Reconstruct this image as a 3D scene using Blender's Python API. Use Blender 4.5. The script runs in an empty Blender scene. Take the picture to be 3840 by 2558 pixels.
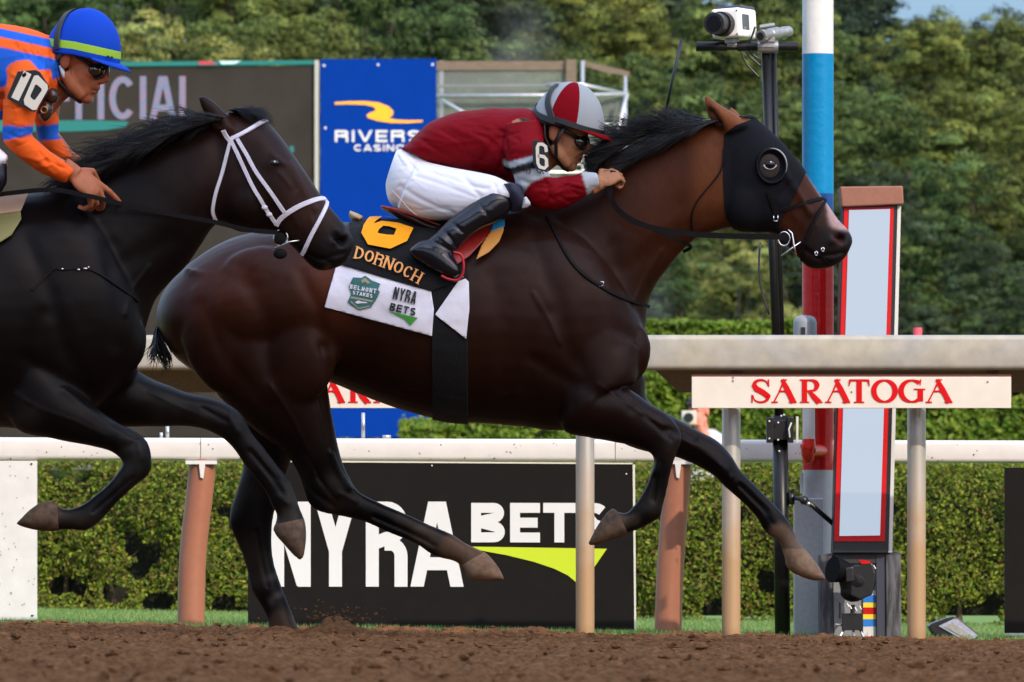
import bpy, bmesh, math, random
import numpy as np
from mathutils import Vector, Matrix, noise as mnoise
from mathutils.bvhtree import BVHTree

# ------------------------------------------------------------------ camera, sky, sun, exposure
FPX, CU, HV, CAMZ = 33270.0, 1920.0, 2194.0, 0.15
scene = bpy.context.scene
cam_d = bpy.data.cameras.new("camera")
cam = bpy.data.objects.new("camera", cam_d)
scene.collection.objects.link(cam)
cam.location = (0, 0, CAMZ)
cam.rotation_euler = (math.radians(90), 0, 0)
cam_d.sensor_width = 36.0
cam_d.lens = FPX / 3840.0 * 36.0
cam_d.shift_y = (HV - 1279.0) / 3840.0
cam_d.clip_start = 0.1
cam_d.clip_end = 5000
cam_d.dof.use_dof = True
cam_d.dof.focus_distance = 30.5
cam_d.dof.aperture_fstop = 18
scene.camera = cam

SUN_EL, SUN_AZ = math.radians(32), math.radians(35)      # azimuth to the right of straight behind the camera
SKY_LOW, SKY_MID, SKY_HIGH = (0.235, 0.30, 0.43, 1), (1.75, 1.38, 1.12, 1), (5.4, 4.2, 3.35, 1)
w = bpy.data.worlds.new("World"); scene.world = w; w.use_nodes = True
nt = w.node_tree
sky = nt.nodes.new("ShaderNodeTexSky"); sky.sky_type = 'NISHITA'; sky.sun_disc = False
sky.sun_elevation = SUN_EL
sky.sun_rotation = math.pi - SUN_AZ
sky.altitude = 100; sky.air_density = 1.0; sky.dust_density = 0.6; sky.ozone_density = 2.0
bg = nt.nodes["Background"]; bg.inputs[1].default_value = 0.15
# the low band of sky is the clear blue of the photograph, the dome above brightened and warmed to lift the shaded track
tcw = nt.nodes.new("ShaderNodeTexCoord"); sxw = nt.nodes.new("ShaderNodeSeparateXYZ"); nt.links.new(tcw.outputs["Generated"], sxw.inputs[0])
rpw = nt.nodes.new("ShaderNodeValToRGB"); nt.links.new(sxw.outputs["Z"], rpw.inputs[0])
rpw.color_ramp.elements[0].position = 0.06; rpw.color_ramp.elements[0].color = SKY_LOW
rpw.color_ramp.elements[1].position = 0.80; rpw.color_ramp.elements[1].color = SKY_HIGH
em = rpw.color_ramp.elements.new(0.34); em.color = SKY_MID
mxw = nt.nodes.new("ShaderNodeVectorMath"); mxw.operation = 'MULTIPLY'
nt.links.new(sky.outputs[0], mxw.inputs[0]); nt.links.new(rpw.outputs[0], mxw.inputs[1]); nt.links.new(mxw.outputs[0], bg.inputs[0])
sd = bpy.data.lights.new("sun", 'SUN'); sd.energy = 2.3; sd.angle = math.radians(0.5); sd.color = (1.0, 0.88, 0.72)
sun = bpy.data.objects.new("sun", sd); scene.collection.objects.link(sun)
tosun = Vector((math.sin(SUN_AZ) * math.cos(SUN_EL), -math.cos(SUN_AZ) * math.cos(SUN_EL), math.sin(SUN_EL)))
sun.rotation_euler = tosun.to_track_quat('Z', 'Y').to_euler()
sun.location = (10, -20, 30)
scene.view_settings.view_transform = 'Standard'
scene.view_settings.look = 'None'
scene.view_settings.exposure = 0.75
scene.view_settings.gamma = 1.0
scene.cycles.use_denoising = True
scene.cycles.max_bounces = 6
scene.cycles.transparent_max_bounces = 8

rng = np.random.default_rng(11)
random.seed(5)

def P(u, v, Y):
    return Vector(((u - CU) * Y / FPX, Y, CAMZ + (HV - v) * Y / FPX))
def M(px, Y):            # picture pixels to metres at a distance
    return px * Y / FPX

# ------------------------------------------------------------------ objects and tags
def link(o, parent=None):
    scene.collection.objects.link(o)
    if parent is not None:
        o.parent = parent
    return o
def tag(o, label=None, cat=None, group=None, kind=None):
    if label: o["label"] = label
    if cat: o["category"] = cat
    if group: o["group"] = group
    if kind: o["kind"] = kind
    return o
def thing(name, label, cat, group=None):
    o = bpy.data.objects.new(name, None); o.empty_display_size = 0.1
    link(o)
    return tag(o, label, cat, group)

# ------------------------------------------------------------------ mesh builder
def catmull(arr, n):
    arr = np.asarray(arr, float)
    k = len(arr)
    if k < 3: 
        t = np.linspace(0, 1, n)[:, None]
        return arr[0] * (1 - t) + arr[-1] * t
    pad = np.vstack([2 * arr[0] - arr[1], arr, 2 * arr[-1] - arr[-2]])
    ts = np.linspace(0, k - 1, n)
    i = np.minimum(ts.astype(int), k - 2); t = (ts - i)[:, None]
    p0, p1, p2, p3 = pad[i], pad[i + 1], pad[i + 2], pad[i + 3]
    return 0.5 * (2 * p1 + (p2 - p0) * t + (2 * p0 - 5 * p1 + 4 * p2 - p3) * t ** 2 + (3 * p1 - p0 - 3 * p2 + p3) * t ** 3)

class MB:
    def __init__(self): self.v, self.f, self.mi = [], [], []
    def add(self, verts, faces, m=0):
        b = len(self.v)
        self.v.extend([tuple(p) for p in verts])
        for q in faces: self.f.append(tuple(b + i for i in q)); self.mi.append(m)
        return self
    def rings(self, rings, m=0, cap=True, closed=True):
        n = len(rings[0]); vs = [p for r in rings for p in r]; fs = []
        for a in range(len(rings) - 1):
            for i in range(n if closed else n - 1):
                j = (i + 1) % n
                fs.append((a * n + i, a * n + j, (a + 1) * n + j, (a + 1) * n + i))
        if cap and closed:
            fs.append(tuple(range(n - 1, -1, -1))); fs.append(tuple((len(rings) - 1) * n + i for i in range(n)))
        return self.add(vs, fs, m)
    def box(self, x0, x1, y0, y1, z0, z1, m=0):
        v = [(x, y, z) for x in (x0, x1) for y in (y0, y1) for z in (z0, z1)]
        return self.add(v, [(0, 1, 3, 2), (4, 6, 7, 5), (0, 4, 5, 1), (2, 3, 7, 6), (0, 2, 6, 4), (1, 5, 7, 3)], m)
    def pbox(self, u0, u1, v0, v1, Y, depth, m=0):       # box with its front face at Y
        a, b = P(u0, v1, Y), P(u1, v0, Y)
        return self.box(a.x, b.x, Y, Y + depth, a.z, b.z, m)
    def tube(self, pts, rad, n=12, m=0, flat=1.0, cap=True):
        pts = [Vector(p) for p in pts]
        if not hasattr(rad, '__len__'): rad = [rad] * len(pts)
        rings = []; up = None
        for i, p in enumerate(pts):
            d = (pts[min(i + 1, len(pts) - 1)] - pts[max(i - 1, 0)]).normalized()
            if up is None:
                up = Vector((0, 0, 1)) if abs(d.z) < 0.9 else Vector((0, 1, 0))
            s = d.cross(up)
            if s.length < 1e-5: s = d.orthogonal()
            s.normalize(); t = s.cross(d).normalized(); up = t
            rings.append([p + (s * math.cos(a) * flat + t * math.sin(a)) * rad[i] for a in [2 * math.pi * k / n for k in range(n)]])
        return self.rings(rings, m, cap)
    def cyl(self, a, b, r, n=24, m=0, r2=None):
        return self.tube([a, b], [r, r if r2 is None else r2], n, m)
    def ell(self, c, r, rot=None, m=0, nu=20, nv=12):
        c = Vector(c); R = rot.to_matrix() if hasattr(rot, 'to_matrix') else (rot or Matrix.Identity(3))
        vs = [c + R @ Vector((0, 0, -r[2]))]; fs = []
        for j in range(1, nv):
            th = -math.pi / 2 + math.pi * j / nv
            for i in range(nu):
                ph = 2 * math.pi * i / nu
                vs.append(c + R @ Vector((r[0] * math.cos(th) * math.cos(ph), r[1] * math.cos(th) * math.sin(ph), r[2] * math.sin(th))))
        vs.append(c + R @ Vector((0, 0, r[2])))
        for i in range(nu): fs.append((0, 1 + (i + 1) % nu, 1 + i))
        for j in range(nv - 2):
            for i in range(nu):
                k = (i + 1) % nu
                fs.append((1 + j * nu + i, 1 + j * nu + k, 1 + (j + 1) * nu + k, 1 + (j + 1) * nu + i))
        L = len(vs) - 1
        for i in range(nu): fs.append((L, 1 + (nv - 2) * nu + i, 1 + (nv - 2) * nu + (i + 1) % nu))
        return self.add(vs, fs, m)
    def pell(self, u, v, Y, ru, rv, ry, ang=0, m=0):     # ellipsoid by its picture place; ang clockwise degrees
        R = Matrix.Rotation(math.radians(ang), 3, 'Y')
        return self.ell(P(u, v, Y), (M(ru, Y), ry, M(rv, Y)), R, m)
    def pairs(self, Y, st, n=28, ring=28, ex=2.0, m=0):
        """loft through stations ((u,v) edge a, (u,v) edge b, half depth, depth offset)"""
        arr = []
        for s in st:
            (a, b, wd) = s[:3]; dy = s[3] if len(s) > 3 else 0.0
            arr.append([a[0], a[1], b[0], b[1], wd, dy])
        arr = catmull(arr, n)
        rings = []
        for au, av, bu, bv, wd, dy in arr:
            A, B = P(au, av, Y + dy), P(bu, bv, Y + dy)
            c, h = (A + B) / 2, (A - B) / 2
            rg = []
            for k in range(ring):
                t = 2 * math.pi * k / ring
                cs, sn = math.cos(t), math.sin(t)
                e = 2.0 / ex
                rg.append(c + h * (math.copysign(abs(cs) ** e, cs)) + Vector((0, max(wd, 0.004), 0)) * (math.copysign(abs(sn) ** e, sn)))
            rings.append(rg)
        return self.rings(rings, m)
    def prism(self, poly, Y, depth, m=0):                # picture polygon given real thickness
        n = len(poly)
        f = [P(u, v, Y) for u, v in poly]; b = [p + Vector((0, depth, 0)) for p in f]
        fs = [tuple(range(n)), tuple(range(2 * n - 1, n - 1, -1))] + [(i, n + i, n + (i + 1) % n, (i + 1) % n) for i in range(n)]
        return self.add(f + b, fs, m)
    def build(self, name, mats, parent=None, smooth=False, bevel=0, loc=None):
        me = bpy.data.meshes.new(name); me.from_pydata(self.v, [], self.f)
        if not isinstance(mats, (list, tuple)): mats = [mats]
        for x in mats: me.materials.append(x)
        if len(mats) > 1: me.polygons.foreach_set("material_index", self.mi)
        bm = bmesh.new(); bm.from_mesh(me); bmesh.ops.recalc_face_normals(bm, faces=bm.faces); bm.to_mesh(me); bm.free()
        if smooth: me.polygons.foreach_set("use_smooth", [True] * len(me.polygons))
        me.update()
        o = bpy.data.objects.new(name, me); link(o, parent)
        if bevel:
            bv = o.modifiers.new("bevel", 'BEVEL'); bv.width = bevel; bv.segments = 3; bv.limit_method = 'ANGLE'; bv.angle_limit = math.radians(35)
            bv.harden_normals = False
        return o

def smooth_angle(o, ang=40):
    me = o.data
    me.polygons.foreach_set("use_smooth", [True] * len(me.polygons))
    bm = bmesh.new(); bm.from_mesh(me)
    for e in bm.edges:
        e.smooth = not (len(e.link_faces) == 2 and e.calc_face_angle(0) > math.radians(ang))
    bm.to_mesh(me); bm.free()
    return o

# ------------------------------------------------------------------ organic surfaces: joined volumes grown into one skin
def organic(name, mb, mat, voxel=0.007, iters=4, parent=None):
    me = bpy.data.meshes.new(name); me.from_pydata(mb.v, [], mb.f)
    bm = bmesh.new(); bm.from_mesh(me); bmesh.ops.recalc_face_normals(bm, faces=bm.faces); bm.to_mesh(me); bm.free()
    o = bpy.data.objects.new(name, me); link(o)
    r = o.modifiers.new("r", 'REMESH'); r.mode = 'VOXEL'; r.voxel_size = voxel; r.adaptivity = 0
    s = o.modifiers.new("s", 'SMOOTH'); s.factor = 0.5; s.iterations = iters
    dg = bpy.context.evaluated_depsgraph_get()
    new = bpy.data.meshes.new_from_object(o.evaluated_get(dg))
    o.modifiers.clear(); old = o.data; o.data = new; bpy.data.meshes.remove(old)
    # keep only the largest skin
    bm = bmesh.new(); bm.from_mesh(new)
    seen, comps = set(), []
    for v0 in bm.verts:
        if v0.index in seen: continue
        st, comp = [v0], []
        seen.add(v0.index)
        while st:
            x = st.pop(); comp.append(x)
            for e in x.link_edges:
                y = e.other_vert(x)
                if y.index not in seen: seen.add(y.index); st.append(y)
        comps.append(comp)
    comps.sort(key=len, reverse=True)
    kill = [x for c in comps[1:] for x in c]
    if kill: bmesh.ops.delete(bm, geom=kill, context='VERTS')
    bm.to_mesh(new); bm.free()
    new.name = name
    new.materials.clear(); new.materials.append(mat)
    new.polygons.foreach_set("use_smooth", [True] * len(new.polygons))
    if parent is not None: o.parent = parent
    return o

def getco(me):
    a = np.empty(len(me.vertices) * 3); me.vertices.foreach_get("co", a); return a.reshape(-1, 3)
def getno(me):
    a = np.empty(len(me.vertices) * 3); me.vertices.foreach_get("normal", a); return a.reshape(-1, 3)
def setco(me, a):
    me.vertices.foreach_set("co", a.astype(np.float32).ravel()); me.update()
def proj(co):
    s = FPX / co[:, 1]
    return CU + co[:, 0] * s, HV - (co[:, 2] - CAMZ) * s

def segdist(u, v, pts):
    d = np.full(u.shape, 1e9)
    if len(pts) == 1: return np.hypot(u - pts[0][0], v - pts[0][1])
    for (a, b), (c, e) in zip(pts[:-1], pts[1:]):
        dx, dy = c - a, e - b; L = dx * dx + dy * dy + 1e-9
        t = np.clip(((u - a) * dx + (v - b) * dy) / L, 0, 1)
        d = np.minimum(d, np.hypot(u - a - t * dx, v - b - t * dy))
    return d

def sculpt(o, strokes, Yc, both=True):
    """strokes: (points in the picture, width px, push in metres) on both flanks"""
    me = o.data; co = getco(me); no = getno(me)
    u, v = proj(co)
    side = np.clip(np.abs(no[:, 1]) * 1.6 - 0.25, 0, 1)
    if not both: side = np.clip(-no[:, 1] * 1.6 - 0.25, 0, 1)
    amt = np.zeros(len(co))
    for pts, wd, push in strokes:
        d = segdist(u, v, pts); amt += push * np.exp(-(d / wd) ** 2)
    co += no * (amt * side)[:, None]
    setco(me, co)

def vnoise(p, scale, seed=0.0):
    return np.array([mnoise.noise(Vector((x * scale + seed, y * scale, z * scale))) for x, y, z in p])

def setcol(o, col, name="Col", soft=2):
    me = o.data; col = np.asarray(col, float).copy()
    e = np.empty(len(me.edges) * 2, np.int64); me.edges.foreach_get("vertices", e); e = e.reshape(-1, 2)
    for _ in range(soft):       # dye runs a little at its edges
        acc = col.copy(); cnt = np.ones(len(col))
        np.add.at(acc, e[:, 0], col[e[:, 1]]); np.add.at(acc, e[:, 1], col[e[:, 0]]); np.add.at(cnt, e.ravel(), 1)
        col = acc / cnt[:, None]
    a = me.color_attributes.new(name, 'FLOAT_COLOR', 'POINT')
    c = np.ones((len(me.vertices), 4), np.float32); c[:, :3] = col
    a.data.foreach_set("color", c.ravel())

def inpoly(u, v, poly):
    c = np.zeros(u.shape, bool); n = len(poly)
    for i in range(n):
        (x1, y1), (x2, y2) = poly[i], poly[(i + 1) % n]
        if y1 == y2: continue
        k = ((y1 > v) != (y2 > v)) & (u < (x2 - x1) * (v - y1) / (y2 - y1) + x1)
        c ^= k
    return c

def shell(src, poly, off, name, mat, parent=None, near_only=False, ymid=None, thick=0.0025):
    """a close-fitting cloth cut from the skin of src along the (convex) outline poly"""
    bm = bmesh.new(); bm.from_mesh(src.data)
    bm.normal_update()
    for v in bm.verts: v.co = v.co + v.normal * off
    c = Vector((0, 0, CAMZ)); n = len(poly)
    ctr = P(sum(p[0] for p in poly) / n, sum(p[1] for p in poly) / n, 30)
    for i in range(n):
        a, b = P(*poly[i], 30), P(*poly[(i + 1) % n], 30)
        no = (a - c).cross(b - c).normalized()
        if no.dot(ctr - c) > 0: no = -no
        bmesh.ops.bisect_plane(bm, geom=bm.verts[:] + bm.edges[:] + bm.faces[:], plane_co=c, plane_no=no, clear_outer=True)
    if near_only:
        bmesh.ops.bisect_plane(bm, geom=bm.verts[:] + bm.edges[:] + bm.faces[:], plane_co=(0, ymid, 0), plane_no=(0, 1, 0), clear_outer=True)
    me = bpy.data.meshes.new(name); bm.to_mesh(me); bm.free()
    while len(me.color_attributes): me.color_attributes.remove(me.color_attributes[0])
    me.materials.clear(); me.materials.append(mat)
    me.polygons.foreach_set("material_index", [0] * len(me.polygons))
    me.polygons.foreach_set("use_smooth", [True] * len(me.polygons))
    o = bpy.data.objects.new(name, me); link(o, parent)
    if thick:
        s = o.modifiers.new("thick", 'SOLIDIFY'); s.thickness = thick; s.offset = -1
    return o

class Drape:
    """finds the skin under a picture point, seen from outside on the near or the far flank"""
    def __init__(self, *objs):
        vs, fs = [], []
        for o in objs:
            b = len(vs); vs += [v.co.copy() for v in o.data.vertices]
            fs += [tuple(b + i for i in p.vertices) for p in o.data.polygons]
        self.t = BVHTree.FromPolygons(vs, fs)
    def hit(self, u, v, Y, far=False, off=0.004):
        c = Vector((0, 0, CAMZ)); d = (P(u, v, Y) - c).normalized()
        if far: h = self.t.ray_cast(c + d * (Y + 3), -d)
        else: h = self.t.ray_cast(c + d * (Y - 3), d)
        if h[0] is None: 
            h2 = self.t.find_nearest(P(u, v, Y))
            return h2[0] + h2[1] * off, h2[1]
        n = h[1]
        if n.dot(d) * (-1 if far else 1) > 0: n = -n
        return h[0] + n * off, n

def strap(dr, name, pts, wpx, Y, mat, parent, far=False, off=0.004, thick=0.003, n=None, roundish=False, snap=True, mb=None):
    """a band laid on the skin along picture points"""
    own = mb is None
    mb = mb or MB()
    n = n or max(6, int(sum(math.hypot(b[0] - a[0], b[1] - a[1]) for a, b in zip(pts[:-1], pts[1:])) / 14))
    q = catmull(pts, n)
    hits = [dr.hit(u, v, Y, far, off) for u, v in q]
    pos = [h[0] for h in hits]; nor = [h[1] for h in hits]
    for k in range(2):
        pos = [pos[0]] + [(pos[i - 1] + pos[i] * 2 + pos[i + 1]) / 4 for i in range(1, len(pos) - 1)] + [pos[-1]]
        nor = [nor[0]] + [((nor[i - 1] + nor[i] * 2 + nor[i + 1]) / 4).normalized() for i in range(1, len(nor) - 1)] + [nor[-1]]
    hw = M(wpx, Y) / 2; rings = []
    for i, p in enumerate(pos):
        d = (pos[min(i + 1, len(pos) - 1)] - pos[max(i - 1, 0)]).normalized()
        s = d.cross(nor[i]).normalized(); nn = s.cross(d).normalized()
        if nn.dot(nor[i]) < 0: nn = -nn
        if roundish:
            rings.append([p + s * hw * math.cos(a) + nn * (hw * math.sin(a)) for a in [2 * math.pi * k / 8 for k in range(8)]])
        else:
            t = thick
            rings.append([p - s * hw, p - s * hw * .8 + nn * t, p + s * hw * .8 + nn * t, p + s * hw, p + s * hw * .8 - nn * t, p - s * hw * .8 - nn * t])
    mb.rings(rings)
    if own: return mb.build(name, mat, parent, smooth=roundish)
    return None

# ------------------------------------------------------------------ materials
def mat(name, col, rough=0.5, metal=0.0, noise=0.0, nscale=20.0, bump=0.0, bscale=60.0, col2=None, spec=0.5, coat=0.0, sheen=0.0, emit=None, estr=1.0, trans=None, attr=None, detail=4.0, stretch=None, aniso=None):
    m = bpy.data.materials.new(name); m.use_nodes = True
    t = m.node_tree; b = t.nodes["Principled BSDF"]
    b.inputs["Roughness"].default_value = rough; b.inputs["Metallic"].default_value = metal
    b.inputs["Specular IOR Level"].default_value = spec
    if coat: b.inputs["Coat Weight"].default_value = coat; b.inputs["Coat Roughness"].default_value = 0.15
    if sheen: b.inputs["Sheen Weight"].default_value = sheen; b.inputs["Sheen Roughness"].default_value = 0.4
    c = tuple(col) + (1,) if len(col) == 3 else col
    b.inputs["Base Color"].default_value = c
    tc = t.nodes.new("ShaderNodeTexCoord"); mp = t.nodes.new("ShaderNodeMapping"); t.links.new(tc.outputs["Object"], mp.inputs[0])
    if stretch: mp.inputs["Scale"].default_value = stretch
    src = None
    if attr:
        a = t.nodes.new("ShaderNodeAttribute"); a.attribute_name = attr; src = a.outputs["Color"]
        t.links.new(src, b.inputs["Base Color"])
    if noise or col2:
        n = t.nodes.new("ShaderNodeTexNoise"); n.inputs["Scale"].default_value = nscale; n.inputs["Detail"].default_value = detail
        n.inputs["Roughness"].default_value = 0.6
        t.links.new(mp.outputs[0], n.inputs["Vector"])
        if col2 is not None:
            r = t.nodes.new("ShaderNodeValToRGB")
            r.color_ramp.elements[0].position = 0.38; r.color_ramp.elements[1].position = 0.62
            r.color_ramp.elements[0].color = c; r.color_ramp.elements[1].color = tuple(col2) + (1,)
            t.links.new(n.outputs["Fac"], r.inputs[0]); src = r.outputs[0]
        if noise:
            n2 = t.nodes.new("ShaderNodeTexNoise"); n2.inputs["Scale"].default_value = nscale * 3.1; n2.inputs["Detail"].default_value = 6
            t.links.new(mp.outputs[0], n2.inputs["Vector"])
            mr = t.nodes.new("ShaderNodeMapRange"); mr.inputs[1].default_value = 0.25; mr.inputs[2].default_value = 0.75
            mr.inputs[3].default_value = 1 - noise; mr.inputs[4].default_value = 1 + noise
            t.links.new(n2.outputs["Fac"], mr.inputs[0])
            mx = t.nodes.new("ShaderNodeVectorMath"); mx.operation = 'SCALE'
            if src is not None: t.links.new(src, mx.inputs[0])
            else: mx.inputs[0].default_value = c[:3]
            t.links.new(mr.outputs[0], mx.inputs["Scale"]); src = mx.outputs[0]
        t.links.new(src, b.inputs["Base Color"])
    if bump:
        n3 = t.nodes.new("ShaderNodeTexNoise"); n3.inputs["Scale"].default_value = bscale; n3.inputs["Detail"].default_value = 5
        t.links.new(mp.outputs[0], n3.inputs["Vector"])
        bp = t.nodes.new("ShaderNodeBump"); bp.inputs["Strength"].default_value = bump; bp.inputs["Distance"].default_value = 0.01
        t.links.new(n3.outputs["Fac"], bp.inputs["Height"]); t.links.new(bp.outputs[0], b.inputs["Normal"])
    if emit is not None:
        b.inputs["Emission Color"].default_value = tuple(emit) + (1,); b.inputs["Emission Strength"].default_value = estr
    if trans:
        out = t.nodes["Material Output"]; tr = t.nodes.new("ShaderNodeBsdfTranslucent"); mx = t.nodes.new("ShaderNodeMixShader")
        mx.inputs[0].default_value = trans
        if src is not None: t.links.new(src, tr.inputs[0])
        else: tr.inputs[0].default_value = c
        t.links.new(b.outputs[0], mx.inputs[1]); t.links.new(tr.outputs[0], mx.inputs[2]); t.links.new(mx.outputs[0], out.inputs[0])
    return m

# ------------------------------------------------------------------ lettering (own outlines, laid as thin solid strokes)
def stroke_poly(pts, w0, w1=None, n=1):
    """outline of a broad pen stroke; widths may vary along it"""
    pts = np.asarray(pts, float); k = len(pts)
    ws = np.interp(np.linspace(0, 1, k), [0, 1], [w0, w0 if w1 is None else w1]) if not hasattr(w0, '__len__') else np.asarray(w0, float)
    L, R = [], []
    for i in range(k):
        a = pts[max(i - 1, 0)]; c = pts[min(i + 1, k - 1)]; d = c - a; d = d / (np.hypot(*d) + 1e-9)
        nrm = np.array([-d[1], d[0]])
        m = 1.0
        if 0 < i < k - 1:
            d1 = pts[i] - pts[i - 1]; d1 = d1 / (np.hypot(*d1) + 1e-9); c2 = abs(float(np.dot(np.array([-d1[1], d1[0]]), nrm))); m = 1 / max(c2, 0.5)
        L.append(pts[i] + nrm * ws[i] / 2 * m); R.append(pts[i] - nrm * ws[i] / 2 * m)
    return L, R
def arc(cx, cy, rx, ry, a0, a1, n=14):
    return [(cx + rx * math.cos(math.radians(a0 + (a1 - a0) * i / (n - 1))), cy + ry * math.sin(math.radians(a0 + (a1 - a0) * i / (n - 1)))) for i in range(n)]
# block letters on a box of width w and height 1 (y up); t is the pen width
def glyph(ch, t, w):
    h = t / 2; S = []
    if ch == 'N': S = [[(h, 0), (h, 1)], [(w - h, 0), (w - h, 1)], [(h * 1.1, 1 - .01), (w - h * 1.1, .01)]]
    elif ch == 'Y': S = [[(h * .9, 1), (w / 2, .42)], [(w - h * .9, 1), (w / 2, .42)], [(w / 2, .47), (w / 2, 0)]]
    elif ch == 'R': S = [[(h, 0), (h, 1)], [(h, 1 - h)] + arc(w - .24, .75 - h * .05, .24 - h, .25 - h * .95, 90, -90, 14) + [(h, .50)], [(w * .45, .5 - h * .0)] + arc(w - h - .12, .36, .12, .14, 90, 0, 7) + [(w - h, 0)]]
    elif ch == 'A': S = [[(h * .95, 0), (w / 2 - h * .35, 1)], [(w - h * .95, 0), (w / 2 + h * .35, 1)], [(w * .22, .27), (w * .78, .27)]]
    elif ch == 'B': S = [[(h, 0), (h, 1)], [(h, 1 - h)] + arc(w - .28, .76 - h * .1, .26 - h, .24 - h * .9, 90, -90, 10) + [(h, .52)], [(h, .52)] + arc(w - .27, .26 + h * .05, .27 - h, .26 - h, 90, -90, 10) + [(h, h)]]
    elif ch == 'E': S = [[(h, 0), (h, 1)], [(h, 1 - h), (w, 1 - h)], [(h, .5), (w * .92, .5)], [(h, h), (w, h)]]
    elif ch == 'F': S = [[(h, 0), (h, 1)], [(h, 1 - h), (w, 1 - h)], [(h, .5), (w * .92, .5)]]
    elif ch == 'T': S = [[(0, 1 - h), (w, 1 - h)], [(w / 2, 0), (w / 2, 1)]]
    elif ch == 'S': S = [arc(w / 2, .74, w / 2 - h, .26 - h, 25, 180, 10) + arc(w / 2, .74, w / 2 - h, .25 - h * .4, 200, 262, 5) + arc(w / 2, .26, w / 2 - h, .25 - h * .4, 82, 20, 5) + arc(w / 2, .26, w / 2 - h, .26 - h, 0, -155, 10)]
    elif ch == 'I': S = [[(w / 2, 0), (w / 2, 1)]]
    elif ch == 'V': S = [[(h * .9, 1), (w / 2, .03)], [(w - h * .9, 1), (w / 2, .03)]]
    elif ch == 'C': S = [arc(w / 2 + h * .2, .5, w / 2 - h, .5 - h, 42, 318, 22)]
    elif ch == 'O': S = [arc(w / 2, .5, w / 2 - h, .5 - h, 0, 360, 26)]
    elif ch == 'L': S = [[(h, 0), (h, 1)], [(h, h), (w, h)]]
    elif ch == 'D': S = [[(h, 0), (h, 1)], [(h, 1 - h)] + arc(w - .42, .5, .42 - h, .5 - h, 90, -90, 14) + [(h, h)]]
    elif ch == 'H': S = [[(h, 0), (h, 1)], [(w - h, 0), (w - h, 1)], [(h, .5), (w - h, .5)]]
    elif ch == 'G': S = [arc(w / 2, .5, w / 2 - h, .5 - h, 45, 330, 22) + [(w - h, .46), (w * .55, .46)]]
    elif ch == 'K': S = [[(h, 0), (h, 1)], [(h, .38), (w - h * .4, 1)], [(w * .38, .55), (w - h * .3, 0)]]
    elif ch == 'M': S = [[(h, 0), (h, 1)], [(w - h, 0), (w - h, 1)], [(h, 1), (w / 2, .2)], [(w - h, 1), (w / 2, .2)]]
    return S
def emit_letters(mb, text, place, t=0.2, widths=0.6, gap=0.14, z0=0.0, depth=0.002, sub=1, m=0, serif=0.0, thin=None):
    """place(x, y, d) -> world point for letter space x (in heights), y and lift d"""
    x = 0.0; lift = z0; i = 0
    for k, ch in enumerate(text):
        if ch == ' ': x += 0.4; continue
        wd = widths[k] if hasattr(widths, '__len__') else widths
        S = glyph(ch, t, wd); extra = []
        if serif:
            ends = {'D': [(0, 0), (0, 1)], 'R': [(0, 0), (0, 1), (wd, 0)], 'N': [(0, 0), (0, 1), (wd, 1)], 'A': [(0, 0), (wd, 0)], 'T': [(wd / 2, 0)], 'H': [(0, 0), (0, 1), (wd, 0), (wd, 1)]}.get(ch, [])
            for ex, ey in ends:
                cx = min(max(ex, t / 2), wd - t / 2)
                extra.append(([(cx - serif, ey + (-.0 if ey else -0)), (cx + serif, ey)], .05))
            if ch == 'T': extra += [([(0.03, 1), (0.0, .8)], .06), ([(wd - .03, 1), (wd, .8)], .06)]
        for s, ww in [(s, None) for s in S] + extra:
            if sub > 1 and len(s) < 4:
                q = []
                for a, b in zip(s[:-1], s[1:]):
                    for r in range(sub): q.append((a[0] + (b[0] - a[0]) * r / sub, a[1] + (b[1] - a[1]) * r / sub))
                q.append(s[-1]); s = q
            if ww is None:
                if thin:       # broad and hairline strokes by their slope
                    a = np.asarray(s, float); d = np.gradient(a, axis=0); d /= (np.hypot(d[:, 0], d[:, 1])[:, None] + 1e-9)
                    fac = np.clip(d[:, 0] * (-.35) * np.sign(d[:, 1] + 1e-6) + np.abs(d[:, 1]) * .9, 0, 1) if ch != 'O' else np.abs(d[:, 1])
                    ww = thin + (t - thin) * fac
                else: ww = t
            L, R = stroke_poly(s, ww)
            a_, b_ = np.asarray(s[0], float), np.asarray(s[-1], float); dd = b_ - a_; ln_ = np.hypot(*dd)
            if not serif and not hasattr(ww, '__len__') and abs(dd[0]) > 1e-6 and abs(dd[1]) > .3 * ln_ and all(abs(np.cross(dd, np.asarray(q, float) - a_)) < 1e-6 for q in s):
                hw = ww / 2 * ln_ / abs(dd[1]); sg = 1 if dd[1] > 0 else -1       # slanting stems end level with the line
                L = [np.asarray(q, float) + np.array([-hw * sg, 0]) for q in s]; R = [np.asarray(q, float) + np.array([hw * sg, 0]) for q in s]
            lift += 0.00012; i += 1
            n = len(L)
            A = [place(x + p[0], p[1], lift + depth) for p in L]; B = [place(x + p[0], p[1], lift + depth) for p in R]
            C = [place(x + p[0], p[1], -0.0005) for p in L]; D = [place(x + p[0], p[1], -0.0005) for p in R]
            mb.rings([[A[j], B[j], D[j], C[j]] for j in range(n)], m)
        x += wd + gap
    return x - gap
def flat_place(u0, vb, hpx, Y, slope=0.0, shear=0.0):
    def f(x, y, d):
        u = u0 + x * hpx + y * hpx * shear; v = vb - y * hpx + x * hpx * slope
        p = P(u, v, Y); p.y -= d
        return p
    return f
# ------------------------------------------------------------------ ground
def gz(x, y):
    """height of the track and lawn: falls gently to the right"""
    return -0.017 * np.clip(x + 2.0, -6, 8)

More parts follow.
